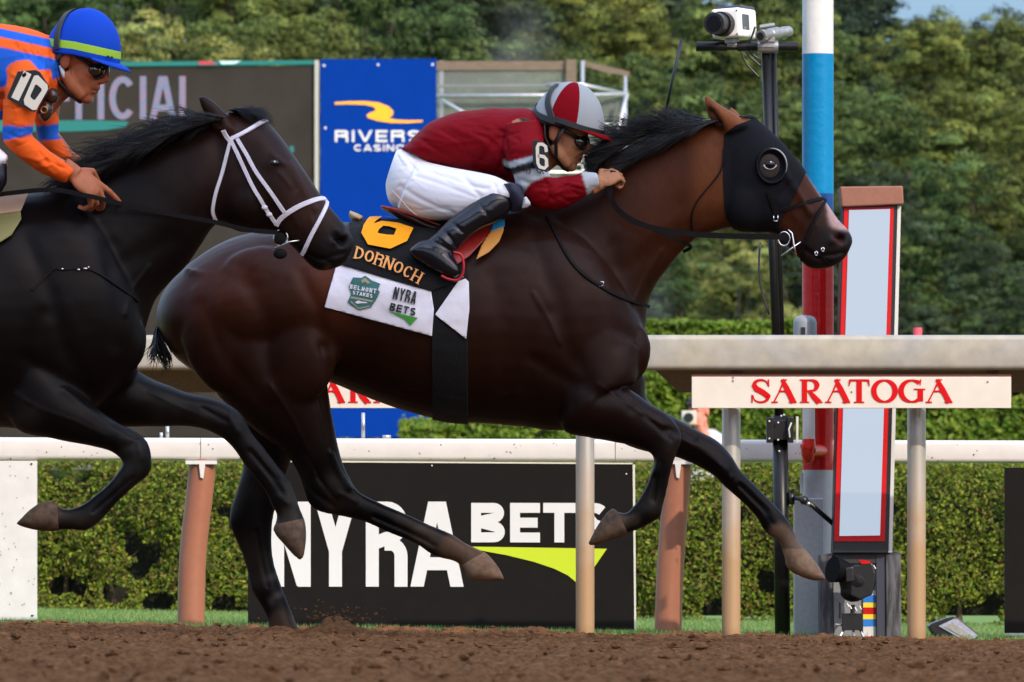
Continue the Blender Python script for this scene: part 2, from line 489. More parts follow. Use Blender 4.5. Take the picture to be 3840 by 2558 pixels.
def fbm(X, Y, scale, seed, octaves=3):
    """value noise on arrays"""
    out = np.zeros_like(X); amp = 1.0; tot = 0
    for o in range(octaves):
        r = np.random.default_rng(seed + o); T = r.random((256, 256))
        x = X * scale * 2 ** o + 1000; y = Y * scale * 2 ** o + 1000
        xi = np.floor(x).astype(int); yi = np.floor(y).astype(int); fx = x - xi; fy = y - yi
        fx = fx * fx * (3 - 2 * fx); fy = fy * fy * (3 - 2 * fy)
        a = T[xi % 256, yi % 256]; b = T[(xi + 1) % 256, yi % 256]; c = T[xi % 256, (yi + 1) % 256]; d = T[(xi + 1) % 256, (yi + 1) % 256]
        out += amp * ((a * (1 - fx) + b * fx) * (1 - fy) + (c * (1 - fx) + d * fx) * fy); tot += amp; amp *= 0.5
    return out / tot

def grid_mesh(name, xs, ys, zf, material, kind=None):
    X, Y = np.meshgrid(xs, ys); Z = zf(X, Y)
    co = np.stack([X, Y, Z], -1).reshape(-1, 3).astype(np.float32)
    nx, ny = len(xs), len(ys)
    i = np.arange(nx * ny).reshape(ny, nx)
    q = np.stack([i[:-1, :-1], i[:-1, 1:], i[1:, 1:], i[1:, :-1]], -1).reshape(-1, 4)
    return raw_mesh(name, co, q, material, smooth=True, kind=kind)
def raw_mesh(name, co, q, material, smooth=False, kind=None, parent=None, col=None):
    me = bpy.data.meshes.new(name)
    me.vertices.add(len(co)); me.vertices.foreach_set("co", np.asarray(co, np.float32).ravel())
    k = q.shape[1]
    me.loops.add(q.size); me.loops.foreach_set("vertex_index", q.astype(np.int32).ravel())
    me.polygons.add(len(q)); me.polygons.foreach_set("loop_start", np.arange(0, q.size, k, dtype=np.int32))
    me.polygons.foreach_set("use_smooth", np.full(len(q), smooth))
    me.update(calc_edges=True); me.materials.append(material)
    if col is not None:
        a = me.color_attributes.new("Col", 'FLOAT_COLOR', 'POINT')
        c = np.ones((len(co), 4), np.float32); c[:, :3] = col; a.data.foreach_set("color", c.ravel())
    o = bpy.data.objects.new(name, me); link(o, parent)
    if kind: o["kind"] = kind
    return o

m_dirt = mat("dirt", (0.114, 0.054, 0.0245), rough=1.0, spec=0.0, noise=0.5, nscale=22, bump=0.7, bscale=90, col2=(0.170, 0.086, 0.041))
m_lawn = mat("lawn", (0.11, 0.19, 0.04), rough=0.9, spec=0.2, noise=0.3, nscale=3)
m_grass = mat("grass", (0.1, 0.2, 0.03), rough=0.6, attr="Col", trans=0.3)

def dirt_h(X, Y):
    z = gz(X, Y)
    lump = fbm(X, Y, 3.2, 1, 3) - 0.5
    crumb = fbm(X, Y, 14, 7, 3)
    crumb = np.clip(crumb - 0.42, 0, 1) ** 1.0
    fine = fbm(X, Y, 38, 17, 2) - 0.5
    edge = np.clip((35.15 - Y) / 0.25, 0, 1)
    mound = 0.052 * np.exp(-((X + .60) / .085) ** 2 - ((Y - 30.6) / .35) ** 2) + .045 * np.exp(-((X + .785) / .085) ** 2 - ((Y - 29.93) / .14) ** 2)
    z = z + mound * (.7 + .6 * fbm(X, Y, 20, 91, 2))
    z = z - .016 * edge
    return z + edge * (0.035 * lump + 0.065 * crumb + 0.016 * fine) - (1 - edge) * 0.05
grid_mesh("dirt_track", np.arange(-3.4, 3.41, 0.017), np.concatenate([np.arange(8, 27, 0.05), np.arange(27, 35.25, 0.022)]), dirt_h, m_dirt, 'structure')
def far_h(X, Y): return gz(X, Y) - 0.06
grid_mesh("ground", np.array([-400, -60, -8, -3.3, 0, 3.3, 8, 60, 400.]), np.array([-60, 0, 7, 20, 35.0, 35.2]), far_h, m_dirt, 'structure')
grid_mesh("lawn", np.array([-600, -60, -20, -8, -4, 0, 4, 8, 20, 60, 600.]), np.array([35.1, 36, 40, 50, 70, 120, 300, 1500.]), lambda X, Y: gz(X, Y) - 0.012, m_lawn, 'structure')

# loose clods on the track
def clods(name, n, region, smin, smax, seed):
    r = np.random.default_rng(seed)
    base = np.array([(1, 0, 0), (-1, 0, 0), (0, 1, 0), (0, -1, 0), (0, 0, 1), (0, 0, -1)], float)
    tri = np.array([(0, 2, 4), (2, 1, 4), (1, 3, 4), (3, 0, 4), (2, 0, 5), (1, 2, 5), (3, 1, 5), (0, 3, 5)])
    # one split of the octahedron for rounder lumps
    V = [tuple(b) for b in base]; F = []; cache = {}
    def mid(a, b):
        k = (min(a, b), max(a, b))
        if k not in cache:
            p = (np.array(V[a]) + np.array(V[b])) / 2; V.append(tuple(p / np.linalg.norm(p))); cache[k] = len(V) - 1
        return cache[k]
    for a, b, c in tri:
        ab, bc, ca = mid(a, b), mid(b, c), mid(c, a); F += [(a, ab, ca), (b, bc, ab), (c, ca, bc), (ab, bc, ca)]
    V = np.array(V); F = np.array(F)
    x = r.uniform(region[0], region[1], n); y = r.uniform(region[2], region[3], n)
    z = dirt_h(x, y); s = r.uniform(smin, smax, n) * r.uniform(0.5, 1, n) ** 1.5
    co = V[None] * (1 + r.uniform(-.35, .35, (n, len(V), 1))) * s[:, None, None] * np.stack([r.uniform(.8, 1.4, n), r.uniform(.8, 1.4, n), r.uniform(.5, .95, n)], -1)[:, None]
    co += np.stack([x, y, z + s * 0.25], -1)[:, None]
    f = F[None] + (np.arange(n) * len(V))[:, None, None]
    o = raw_mesh(name, co.reshape(-1, 3), f.reshape(-1, 3), m_dirt, smooth=False, kind='stuff')
    tag(o, "loose brown clods scattered over the harrowed dirt track", "dirt clods")
    return o
clods("dirt_clods", 14000, (-3.2, 3.2, 12, 35.05), 0.004, 0.016, 3)

def kicked(n, seed):
    """clods thrown up behind the planted hoof"""
    r = np.random.default_rng(seed); mb = MB()
    for i in range(n):
        x = -.60 + r.normal(0, .085); z = float(gz(np.array(x), 0)) + .05 + abs(r.normal(0, .03)); s_ = r.uniform(.002, .006)
        mb.ell((x, 30.6 + r.normal(0, .1), z), (s_ * r.uniform(.8, 1.5), s_, s_ * r.uniform(.7, 1.2)), nu=6, nv=4)
    return tag(mb.build("kicked_dirt", m_dirt), "spray of dirt crumbs thrown up beside the planted hind hoof", "dirt", kind="stuff")
kicked(90, 8)
def blades(name, n, x0, x1, y0, y1, h0, h1, wd, seed, cols):
    r = np.random.default_rng(seed)
    x = r.uniform(x0, x1, n); y = y0 + (y1 - y0) * r.random(n) ** 1.3; z = gz(x, y) - 0.015
    h = r.uniform(h0, h1, n); a = r.uniform(0, np.pi, n); lx = r.normal(0, .35, n) * h; ly = r.normal(0, .35, n) * h
    dx, dy = np.cos(a) * wd / 2, np.sin(a) * wd / 2
    co = np.stack([np.stack([x - dx, y - dy, z], -1), np.stack([x + dx, y + dy, z], -1), np.stack([x + lx, y + ly, z + h], -1)], 1)
    c = np.array(cols)[r.integers(0, len(cols), n)] * r.uniform(.75, 1.25, n)[:, None]
    o = raw_mesh(name, co.reshape(-1, 3), np.arange(n * 3).reshape(-1, 3), m_grass, kind='stuff', col=np.repeat(c, 3, 0))
    return tag(o, "short sunlit grass between the dirt track and the low hedge", "grass")
blades("grass", 150000, -5, 5, 35.15, 51, 0.018, 0.04, 0.007, 5, [(0.13, 0.24, 0.05), (0.17, 0.28, 0.07), (0.10, 0.19, 0.04), (0.22, 0.28, 0.10)])

# ------------------------------------------------------------------ leaves
m_leaf = mat("hedge_leaf", (0.08, 0.14, 0.02), rough=0.45, attr="Col", trans=0.22, spec=0.12)
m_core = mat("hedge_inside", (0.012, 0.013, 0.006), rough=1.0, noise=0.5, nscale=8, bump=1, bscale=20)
m_bark = mat("bark", (0.10, 0.07, 0.045), rough=0.9, noise=0.4, nscale=12, bump=1.0, bscale=30)

def leaf_cards(c, n, size, cols, r, up=None, jitter=0.5, aspect=0.55):
    """pointed four-cornered leaves at points c with normals n"""
    k = len(c)
    nn = n + r.normal(0, jitter, (k, 3)); nn /= np.linalg.norm(nn, axis=1)[:, None] + 1e-9
    t = r.normal(0, 1, (k, 3)); t -= nn * (t * nn).sum(1)[:, None]; t /= np.linalg.norm(t, axis=1)[:, None] + 1e-9
    b = np.cross(nn, t)
    s = size * r.uniform(.6, 1.3, k)[:, None]
    fold = nn * s * 0.12
    co = np.stack([c - t * s * .5, c + b * s * aspect * .5 + fold, c + t * s * .5, c - b * s * aspect * .5 + fold], 1)
    col = np.array(cols)[r.integers(0, len(cols), k)] * r.uniform(.7, 1.3, k)[:, None]
    return co.reshape(-1, 3), np.repeat(col, 4, 0)

def hedge(name, label, x0, x1, Y, depth, ztop, leaf, n, cols, seed, group=None, hollows=(), raggy=0.06, stems=0, thin_low=0.5):
    root = thing(name, label, "hedge", group); root.location = ((x0 + x1) / 2, Y, 0)
    r = np.random.default_rng(seed)
    nf = int(n * 0.72); nt_ = n - nf
    # front face with bulges
    x = r.uniform(x0, x1, nf); z = r.uniform(0.0, 1.0, nf)
    g = gz(x, np.full(nf, Y))
    zz = g + z * (ztop - g)
    bul = fbm(x, zz, 1.6, seed, 3) - .5
    fine = fbm(x, zz, 7, seed + 3, 2) - .5
    y = Y - bul * 0.35 * min(1, depth) - fine * .22 + r.normal(0, .04, nf) + np.clip(z - .82, 0, 1) ** 2 * 6 * depth * .2
    keep = (fine + .5) > (0.22 + thin_low * np.clip(.55 - z, 0, 1) * (.4 + fbm(x, zz, 1.1, seed + 9, 2)) )
    for hx, hz, hr in hollows:
        keep &= ~(np.hypot((x - hx), (zz - hz) * 1.2) < hr * (0.8 + fine))
    pf = np.stack([x, y, zz], -1)[keep]; nf_ = np.tile([0, -1, .35], (len(pf), 1)).astype(float)
    xt = r.uniform(x0, x1, nt_); yt = Y + r.uniform(0, 1, nt_) * depth
    zt = ztop + (fbm(xt, yt, 2.5, seed + 5, 3) - .5) * 2 * raggy + r.normal(0, raggy * .25, nt_)
    pt = np.stack([xt, yt, zt], -1); nt2 = np.tile([0, -.3, 1.0], (nt_, 1))
    c = np.vstack([pf, pt]); nn = np.vstack([nf_, nt2])
    c -= np.array([root.location.x, root.location.y, 0])
    co, col = leaf_cards(c, nn, leaf, cols, r, jitter=0.55)
    raw_mesh("foliage", co, np.arange(len(co)).reshape(-1, 4), m_leaf, parent=root, col=col)
    mb = MB()
    xs = np.linspace(x0, x1, max(2, int((x1 - x0) / .12))); zs = np.linspace(-.05, ztop - .05, 10)
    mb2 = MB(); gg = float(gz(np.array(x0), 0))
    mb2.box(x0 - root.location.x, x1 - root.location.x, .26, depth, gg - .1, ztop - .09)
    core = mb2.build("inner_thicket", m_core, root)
    if stems:
        for i in range(stems):
            sm = MB()
            sx = r.uniform(x0, x1) - root.location.x; sy = r.uniform(.0, .25)
            lean = r.normal(0, .12)
            pts = [(sx, sy, -.1), (sx + lean * .4, sy + .02, .18), (sx + lean + r.normal(0, .05), sy + .05, .4), (sx + lean * 1.6 + r.normal(0, .1), sy + .1, .62)]
            sm.tube(pts, [.02, .014, .009, .004], 6)
            for q in range(3):
                b = Vector(pts[1 + q % 2]); sm.tube([b, b + Vector((r.normal(0, .12), r.normal(-.03, .03), r.uniform(.05, .2)))], [.006, .003], 5)
            sm.build("stem", m_bark, root)
    return root

HG1 = [(0.118, 0.170, 0.014), (0.165, 0.205, 0.018), (0.075, 0.118, 0.012), (0.215, 0.235, 0.030), (0.105, 0.10, 0.02), (0.055, 0.088, 0.010), (0.14, 0.10, 0.026), (0.13, 0.19, 0.022)]
def X_at(u, Y): return (u - CU) * Y / FPX
def Z_at(v, Y): return CAMZ + (HV - v) * Y / FPX
hedge("clipped_hedge", "low clipped sunlit hedge on the lawn behind the white rail and black boards", -6.5, 6.5, 50, 1.0, Z_at(1738, 50), 0.027, 175000, HG1, 21,
      hollows=[(X_at(520, 50), .24, .10), (X_at(430, 50), .10, .09), (X_at(600, 50), .06, .09), (X_at(2690, 50), .02, .10), (X_at(850, 50), .04, .08)], stems=36, thin_low=.16)
HG2 = [(0.085, 0.15, 0.014), (0.11, 0.18, 0.018), (0.07, 0.12, 0.012), (0.15, 0.20, 0.025)]
hedge("tall_hedge", "tall clipped hedge standing behind the weathered metal rail and black camera pole", X_at(2290, 85), X_at(3010, 85), 85, 2.0, Z_at(1210, 85), 0.075, 22000, HG2, 31, raggy=.05)
hedge("tall_hedge", "long hedge of middling height behind the mirror box, reaching out of the picture", X_at(3030, 85.5), X_at(5200, 85.5), 85.5, 2.0, Z_at(1300, 85.5), 0.075, 36000, HG2, 32, raggy=.05)
hedge("low_hedge", "short hedge in front of the foot of the blue banner, under the leading horse", X_at(1500, 84), X_at(2280, 84), 84, 1.6, Z_at(1590, 84), 0.075, 14000, HG2, 33, raggy=.12)

# ------------------------------------------------------------------ trees
def tree_leaf_mat(name, a, b):
    m = mat(name, a, rough=0.55, attr="Col", trans=0.14, spec=0.1)
    t = m.node_tree; bs = t.nodes["Principled BSDF"]
    at = [n for n in t.nodes if n.type == 'ATTRIBUTE'][0]
    oi = t.nodes.new("ShaderNodeObjectInfo"); rp = t.nodes.new("ShaderNodeValToRGB")
    rp.color_ramp.elements[0].color = tuple(a) + (1,); rp.color_ramp.elements[1].color = tuple(b) + (1,)
    t.links.new(oi.outputs["Random"], rp.inputs[0])
    mu = t.nodes.new("ShaderNodeVectorMath"); mu.operation = 'MULTIPLY'
    t.links.new(at.outputs["Color"], mu.inputs[0]); t.links.new(rp.outputs[0], mu.inputs[1])
    t.links.new(mu.outputs[0], bs.inputs["Base Color"])
    for n in t.nodes:
        if n.type == 'BSDF_TRANSLUCENT': t.links.new(mu.outputs[0], n.inputs[0])
    return m
m_tree = tree_leaf_mat("tree_leaf", (0.052, 0.092, 0.030), (0.120, 0.140, 0.032))
m_pale = tree_leaf_mat("pale_leaf", (0.15, 0.165, 0.05), (0.19, 0.195, 0.062))
m_dark = tree_leaf_mat("dark_leaf", (0.026, 0.044, 0.026), (0.048, 0.066, 0.030))

m_treebark = mat("tree_bark", (0.035, 0.028, 0.02), rough=.95, noise=.3, nscale=2)
def tree_proto(name, H, W, leaf, nlobe, nclump, per, material, seed, low=0.12):
    """crown of lobes, each lobe set with leaf clumps, each clump with leaves"""
    r = np.random.default_rng(seed)
    P_, N_, T_, lobes = [], [], [], []
    while len(lobes) < nlobe:
        t = r.random(); zc = low + (1 - low) * t * .93
        prof = math.sin(math.pi * min(1, (.14 + .78 * t))) ** .6
        a = r.uniform(0, 2 * math.pi); rr = W / 2 * prof * math.sqrt(r.uniform(.3, 1.0)) * (1 + .22 * math.sin(3 * a + seed))
        q = W * r.uniform(.17, .30) * (1.08 - .4 * t)
        lobes.append((np.array([math.cos(a) * rr, math.sin(a) * rr, zc * H]), q))
    for c0, q in lobes:
        lt = r.uniform(.62, 1.35); k = max(6, int(nclump * (q / (.22 * W)) ** 2))
        d = r.normal(0, 1, (k, 3)); d /= np.linalg.norm(d, axis=1)[:, None]; d[:, 2] = d[:, 2] * .8 + .18
        cc = c0 + d * (q * r.uniform(.75, 1.1, k))[:, None] * np.array([1, 1, .95])
        for c, dd in zip(cc, d):
            m = int(per * r.uniform(.6, 1.3)); cr = W * r.uniform(.042, .08)
            e = r.normal(0, 1, (m, 3)); e /= np.linalg.norm(e, axis=1)[:, None]; e[:, 2] = np.abs(e[:, 2]) * .9 - .15
            P_.append(c + e * (cr * r.uniform(.4, 1.1, m))[:, None] * np.array([1.05, 1.05, .92])); N_.append(e * .9 + dd * .45 + np.array([0, 0, .18]))
            hue = r.normal(0, .045); br = lt * r.uniform(.55, 1.6)
            T_.append(np.tile(np.array([br * (1 + hue), br, br * (1 - hue)]), (m, 1)))
    c = np.vstack(P_); n = np.vstack(N_); tn = np.vstack(T_)
    co, col = leaf_cards(c, n, leaf, [(1, 1, 1), (1.2, 1.12, 1.0), (.8, .86, .88)], r, jitter=.4, aspect=.7)
    col = col * np.repeat(tn, 4, 0)
    root = bpy.data.objects.new(name, None); link(root)
    crown = raw_mesh("crown", co, np.arange(len(co)).reshape(-1, 4), material, parent=root, col=col)
    mb = MB()
    mb.tube([(0, 0, -.3), (.1, 0, H * .3), (-.1, .1, H * .6), (.1, 0, H * .85)], [.022 * H * .5, .016 * H * .5, .008 * H * .5, .03], 10)
    for c0, q in lobes[:16]:
        a = Vector((0, 0, min(c0[2] * .6, H * .7))); b = Vector(c0)
        mb.tube([a, (a * .45 + b * .55) + Vector((0, 0, -.2)), b], [.004 * H, .003 * H, .01], 6)
    mb.build("trunk", m_treebark, root, smooth=True)
    return root
def tree_at(proto, first, x, Y, s, rz, label, group, sq=1.0):
    if first: root = proto; kids = None
    else:
        root = proto.copy(); link(root)
        for ch in proto.children:
            c = ch.copy(); link(c); c.parent = root
    root.location = (x, Y, -.1); root.scale = (s, s, s * sq); root.rotation_euler = (0, 0, rz)
    tag(root, label, "tree", group)
    return root
protos = [tree_proto("broadleaf_tree", 16, 5.4, .105, 44, 30, 95, m_tree, 101, .28),
          tree_proto("broadleaf_tree", 18, 4.9, .10, 46, 30, 95, m_tree, 102, .3),
          tree_proto("dark_tree", 17, 5.4, .105, 44, 30, 95, m_dark, 103, .28),
          tree_proto("pale_shrub", 6, 2.0, .042, 34, 30, 100, m_pale, 104, .25),
          tree_proto("bushy_tree", 9, 3.7, .075, 38, 30, 95, m_tree, 105, .1)]
used = set()
TREES = [  # proto, centre u, top v, distance, turn, label
    (2, -330, -420, 262, .3, "dark tree out past the left border behind the video screen"),
    (0, -40, -300, 250, 1.2, "green tree at the upper left corner above the blue and orange rider's back"),
    (1, 230, -260, 246, 2.1, "green tree rising straight above the blue helmet"),
    (0, 520, -330, 262, 2.2, "broad green tree behind the pale shrub, rising out of the picture"),
    (2, 800, -200, 274, 4.0, "dark tree right of the pale shrub, behind the others"),
    (1, 960, -260, 240, 2.9, "olive green tree above the right end of the dark screen"),
    (3, 665, 48, 214, .4, "pale yellow-green shrub peeping over the dark screen"),
    (4, 960, 120, 222, 1.9, "low bushy tree just above the dark screen beside the blue banner"),
    (4, 380, 150, 226, 4.9, "low bush peeping over the screen between blue helmet and pale shrub"),
    (0, 1270, -240, 244, 4.4, "feathery green tree above the left half of the blue banner"),
    (1, 1530, -200, 250, 1.7, "green tree above the right half of the blue banner"),
    (4, 1240, 110, 224, .9, "low yellowish bush just over the top edge of the blue banner"),
    (2, 1760, -200, 268, 5.2, "shadowy dark tree left of the drifting smoke"),
    (2, 2010, -120, 276, .9, "darkest tree behind the drifting smoke"),
    (4, 1790, 195, 226, 3.3, "low yellowish bush just over the scaffold plank"),
    (1, 2260, -170, 240, 5.9, "light green tree above the maroon and grey helmet"),
    (0, 2210, 230, 228, 3.1, "green tree right behind the maroon and grey helmet, beside the scaffold"),
    (2, 2510, 10, 282, 2.2, "dark tree under the gap of sky left of the white camera"),
    (4, 2440, 250, 224, .2, "bushy tree behind the dark mane of the leading horse"),
    (0, 2790, 10, 256, 3.9, "green tree directly behind the white camera"),
    (1, 2640, 290, 236, 1.1, "grey-green tree below the crossbar, left of the black pole"),
    (4, 2700, 480, 216, 4.9, "low olive bush behind the black pole and the hooded horse's ears"),
    (0, 2960, 360, 232, 2.4, "tree between the black pole and the blue band of the finish pole"),
    (1, 3030, -60, 262, .7, "tall tree behind the white top of the finish pole"),
    (2, 3230, 0, 272, 3.6, "dark tree just right of the white top of the finish pole"),
    (0, 3180, 330, 236, 5.0, "green tree beside the blue band of the finish pole, on its right"),
    (1, 3440, 95, 258, 5.3, "sunlit tree under the left end of the blue corner of sky"),
    (0, 3650, 78, 254, 1.4, "sunlit tree under the middle of the blue corner of sky"),
    (2, 3860, 90, 264, 2.6, "dark green tree at the right border under the sky"),
    (4, 3400, 400, 222, 1.1, "bushy tree behind the brown cap of the mirror box"),
    (0, 3640, 330, 234, 4.6, "rounded green tree midway between mirror box and right border"),
    (1, 3870, 380, 230, .5, "green tree at the right border, lower than the skyline trees"),
    (4, 3560, 640, 216, 2.9, "olive bush right of the red-framed mirror, above the metal rail"),
    (4, 3830, 690, 218, 5.7, "low bush at the right border above the metal rail"),
    (0, 4180, 60, 250, 4.1, "tree just out past the right border"),
    (2, 3280, 640, 212, .4, "dark low tree behind the mirror box and the tall hedge"),
    (2, 3700, 900, 205, 3.0, "dark bush right above the hedge behind the metal rail"),
    (4, 2350, 760, 214, 5.5, "dim bush seen under the leading horse's neck"),
    (4, 2560, 900, 208, 1.6, "low bush just over the tall hedge, under the leading horse's throat"),
    (3, 2780, 900, 205, 2.0, "pale shrub seen under the hooded horse's chin"),
    (2, 2940, 820, 210, 4.2, "dark bush between the black pole and the red band of the finish pole"),
    (4, 3130, 760, 214, 3.3, "bush hidden mostly by the mirror box and the red band"),
]
for i, (pi, u, vt, Y, rz, lab) in enumerate(TREES):
    H = Z_at(vt, Y); base = [16, 18, 17, 6, 9][pi]
    s = H / base * 1.03
    tree_at(protos[pi], pi not in used, X_at(u, Y), Y, s, rz, lab, "trees beyond the infield")
    used.add(pi)
# the wood behind, one mass
def far_wood():
    r = np.random.default_rng(77); n = 230000; YWD = 300
    u = r.uniform(-7000, 11000, n); x = X_at(u, YWD)
    line = fbm(u / 100, u * 0, .55, 61, 3) - .5
    vt = np.where(u < 3330, -260 + 150 * line, 95 + 120 * line)
    vt = np.where(np.abs(u - 2690) < 75, 22 + 60 * line, vt)
    top = CAMZ + (HV - vt) * YWD / FPX
    z = r.random(n) ** .8 * top; y = YWD + r.uniform(0, 6, n) - 3 * np.abs(np.sin(x * .8 + z * .5))
    co, col = leaf_cards(np.stack([x, y, z], -1), np.tile([0.2, -1, .5], (n, 1)).astype(float), .5, [(.7, .75, .75), (.5, .55, .6), (.9, .9, .8)], r, jitter=.5, aspect=.8)
    o = raw_mesh("far_woods", co, np.arange(len(co)).reshape(-1, 4), m_dark, kind='stuff', col=col)
    tag(o, "dark mass of woodland filling in behind the nearer trees", "woods")
far_wood()

# drifting smoke before the dark trees
def smoke(name, label, u, v, Y, rx, rz, dens):
    mb = MB(); mb.ell((0, 0, 0), (rx, rx * .6, rz), nu=16, nv=10)
    m = bpy.data.materials.new("smoke"); m.use_nodes = True; t = m.node_tree
    for n in list(t.nodes):
        if n.type == 'BSDF_PRINCIPLED': t.nodes.remove(n)
    pv = t.nodes.new("ShaderNodeVolumePrincipled"); pv.inputs["Color"].default_value = (.75, .78, .85, 1)
    tc = t.nodes.new("ShaderNodeTexCoord"); ln = t.nodes.new("ShaderNodeVectorMath"); ln.operation = 'LENGTH'
    mp = t.nodes.new("ShaderNodeMapping"); mp.inputs["Scale"].default_value = (1 / rx, 1 / (rx * .6), 1 / rz)
    t.links.new(tc.outputs["Object"], mp.inputs[0]); t.links.new(mp.outputs[0], ln.inputs[0])
    mr = t.nodes.new("ShaderNodeMapRange"); mr.inputs[1].default_value = 0.1; mr.inputs[2].default_value = 1.0; mr.inputs[3].default_value = dens; mr.inputs[4].default_value = 0
    t.links.new(ln.outputs["Value"], mr.inputs[0])
    ns = t.nodes.new("ShaderNodeTexNoise"); ns.inputs["Scale"].default_value = 1.1; ns.inputs["Detail"].default_value = 4; t.links.new(tc.outputs["Object"], ns.inputs[0])
    mu = t.nodes.new("ShaderNodeMath"); mu.operation = 'MULTIPLY'; t.links.new(mr.outputs[0], mu.inputs[0])
    m2 = t.nodes.new("ShaderNodeMapRange"); m2.inputs[1].default_value = .35; m2.inputs[2].default_value = .7; t.links.new(ns.outputs["Fac"], m2.inputs[0]); t.links.new(m2.outputs[0], mu.inputs[1])
    t.links.new(mu.outputs[0], pv.inputs["Density"]); t.links.new(pv.outputs[0], t.nodes["Material Output"].inputs["Volume"])
    o = mb.build(name, m); o.location = P(u, v, Y); tag(o, label, "smoke", kind="stuff")
smoke("smoke", "faint puff of grey smoke before the dark trees above the scaffold", 1950, 175, 190, 1.0, 1.1, .30)
smoke("smoke", "faint puff of pale dust before the trees under the leading horse's neck", 2460, 1120, 120, .35, .8, .5)
# ------------------------------------------------------------------ screen, banner, scaffold
m_white = mat("white_paint", (0.60, 0.59, 0.57), rough=0.4, noise=0.06, nscale=6)
m_whitepl = mat("white_plastic", (0.60, 0.57, 0.54), rough=0.35, noise=0.05, nscale=5)
m_black = mat("black_paint", (0.012, 0.012, 0.013), rough=0.35, noise=0.2, nscale=10)
m_blackm = mat("black_metal", (0.007, 0.007, 0.0075), rough=0.36, metal=0.0, spec=0.3, noise=0.3, nscale=20)
m_boardk = mat("black_board", (0.008, 0.007, 0.0065), rough=0.7, spec=.1, noise=0.12, nscale=5)
m_letter = mat("white_lettering", (0.62, 0.62, 0.62), rough=0.5)
m_steel = mat("galvanised", (0.50, 0.50, 0.49), rough=0.35, metal=0.75, noise=0.15, nscale=8, bump=0.05, bscale=40)
m_blue = mat("banner_blue", (0.0, 0.030, 0.24), rough=0.7, spec=.05, noise=0.04, nscale=3)
m_orange = mat("orange_print", (0.95, 0.40, 0.01), rough=0.5)
m_wood = mat("weathered_wood", (0.155, 0.115, 0.08), rough=0.8, noise=0.3, nscale=3, stretch=(1, 6, 12), bump=0.3)
m_red = mat("red_paint", (0.48, 0.010, 0.010), rough=0.35, spec=.2, noise=0.08, nscale=8)
m_brown = mat("brown_post_paint", (0.30, 0.115, 0.065), rough=0.38, noise=0.06, nscale=10)

# dark screen
YS = 100
t = thing("video_screen", "large dark video screen showing grey and pink capital letters behind both horses", "screen")
t.location = P(500, 1650, YS)
def attach(o, par):
    o.parent = par; o.matrix_parent_inverse = Matrix.Translation(-Vector(par.location)) if par.parent is None else Matrix.Identity(4)
    return o
m_scr = mat("screen_face", (0.022, 0.019, 0.016), rough=0.7, spec=.1, noise=0.12, nscale=1.2, col2=(0.030, 0.026, 0.022), emit=(0.06, 0.05, 0.04), estr=0.1)
mb = MB(); f = [(-900, 262), (480, 250), (1178, 246), (1178, 1640), (-900, 1640)]
mb.prism(f, YS, 0.5); attach(mb.build("screen_panel", m_scr), t)
m_led = bpy.data.materials.new("led_lettering"); m_led.use_nodes = True
tt = m_led.node_tree; b = tt.nodes["Principled BSDF"]
tc = tt.nodes.new("ShaderNodeTexCoord"); ns = tt.nodes.new("ShaderNodeTexNoise"); ns.inputs["Scale"].default_value = 42; ns.inputs["Detail"].default_value = 1
rp = tt.nodes.new("ShaderNodeValToRGB"); rp.color_ramp.elements[0].color = (.07, .15, .27, 1); rp.color_ramp.elements[1].color = (.24, .11, .19, 1)
rp.color_ramp.elements[0].position = .42; rp.color_ramp.elements[1].position = .6
tt.links.new(tc.outputs["Object"], ns.inputs[0]); tt.links.new(ns.outputs["Fac"], rp.inputs[0])
b.inputs["Base Color"].default_value = (.05, .05, .05, 1); tt.links.new(rp.outputs[0], b.inputs["Emission Color"]); b.inputs["Emission Strength"].default_value = 0.85
mb = MB()
for ch, u0, u1 in [('O', 52, 165), ('F', 188, 266), ('F', 283, 352), ('I', 365, 392), ('C', 407, 508), ('I', 523, 550), ('A', 562, 660), ('L', 672, 738)]:
    hh = 163.0; wd = (u1 - u0) / hh
    emit_letters(mb, ch, flat_place(u0, 449, hh, YS), t=.15, widths=wd, depth=.01)
attach(mb.build("screen_lettering", m_led), t)
m_teal = mat("screen_teal", (0.0, 0.06, 0.055), rough=0.6, emit=(0.0, 0.17, 0.15), estr=0.5)
mb = MB(); mb.prism([(-900, 236), (480, 232), (1178, 226), (1178, 240), (480, 248), (-900, 258)], YS - .03, 0.2)
mb.prism([(-900, 450), (380, 452), (482, 456), (470, 476), (400, 488), (250, 494), (-900, 494)], YS - .012, 0.02)
mb.pbox(1086, 1102, 548, 572, YS - .012, .02)
attach(mb.build("lit_strip", m_teal), t)
m_redled = mat("screen_red", (.2, .02, .03), emit=(.35, .03, .06), estr=.7)
mb = MB(); mb.prism([(745, 229), (790, 229), (815, 242), (745, 243)], YS - .05, .02); attach(mb.build("red_strip", m_redled), t)
mb = MB(); mb.prism([(822, 229), (905, 228), (880, 240), (830, 241)], YS - .05, .02); attach(mb.build("pale_strip", mat("screen_pale", (.3, .4, .4), emit=(.3, .45, .45), estr=.7)), t)
mb = MB(); mb.pbox(1180, 1194, 225, 1640, YS - .05, .5); attach(mb.build("side_trim", mat("trim_grey", (.42, .4, .36), rough=.5, metal=.2)), t)
mb = MB(); mb.pbox(-900, 1178, 1640, 1760, YS + .1, .4); attach(mb.build("skirt_panel", mat("skirt_grey", (.10, .095, .09), rough=.7, noise=.2)), t)

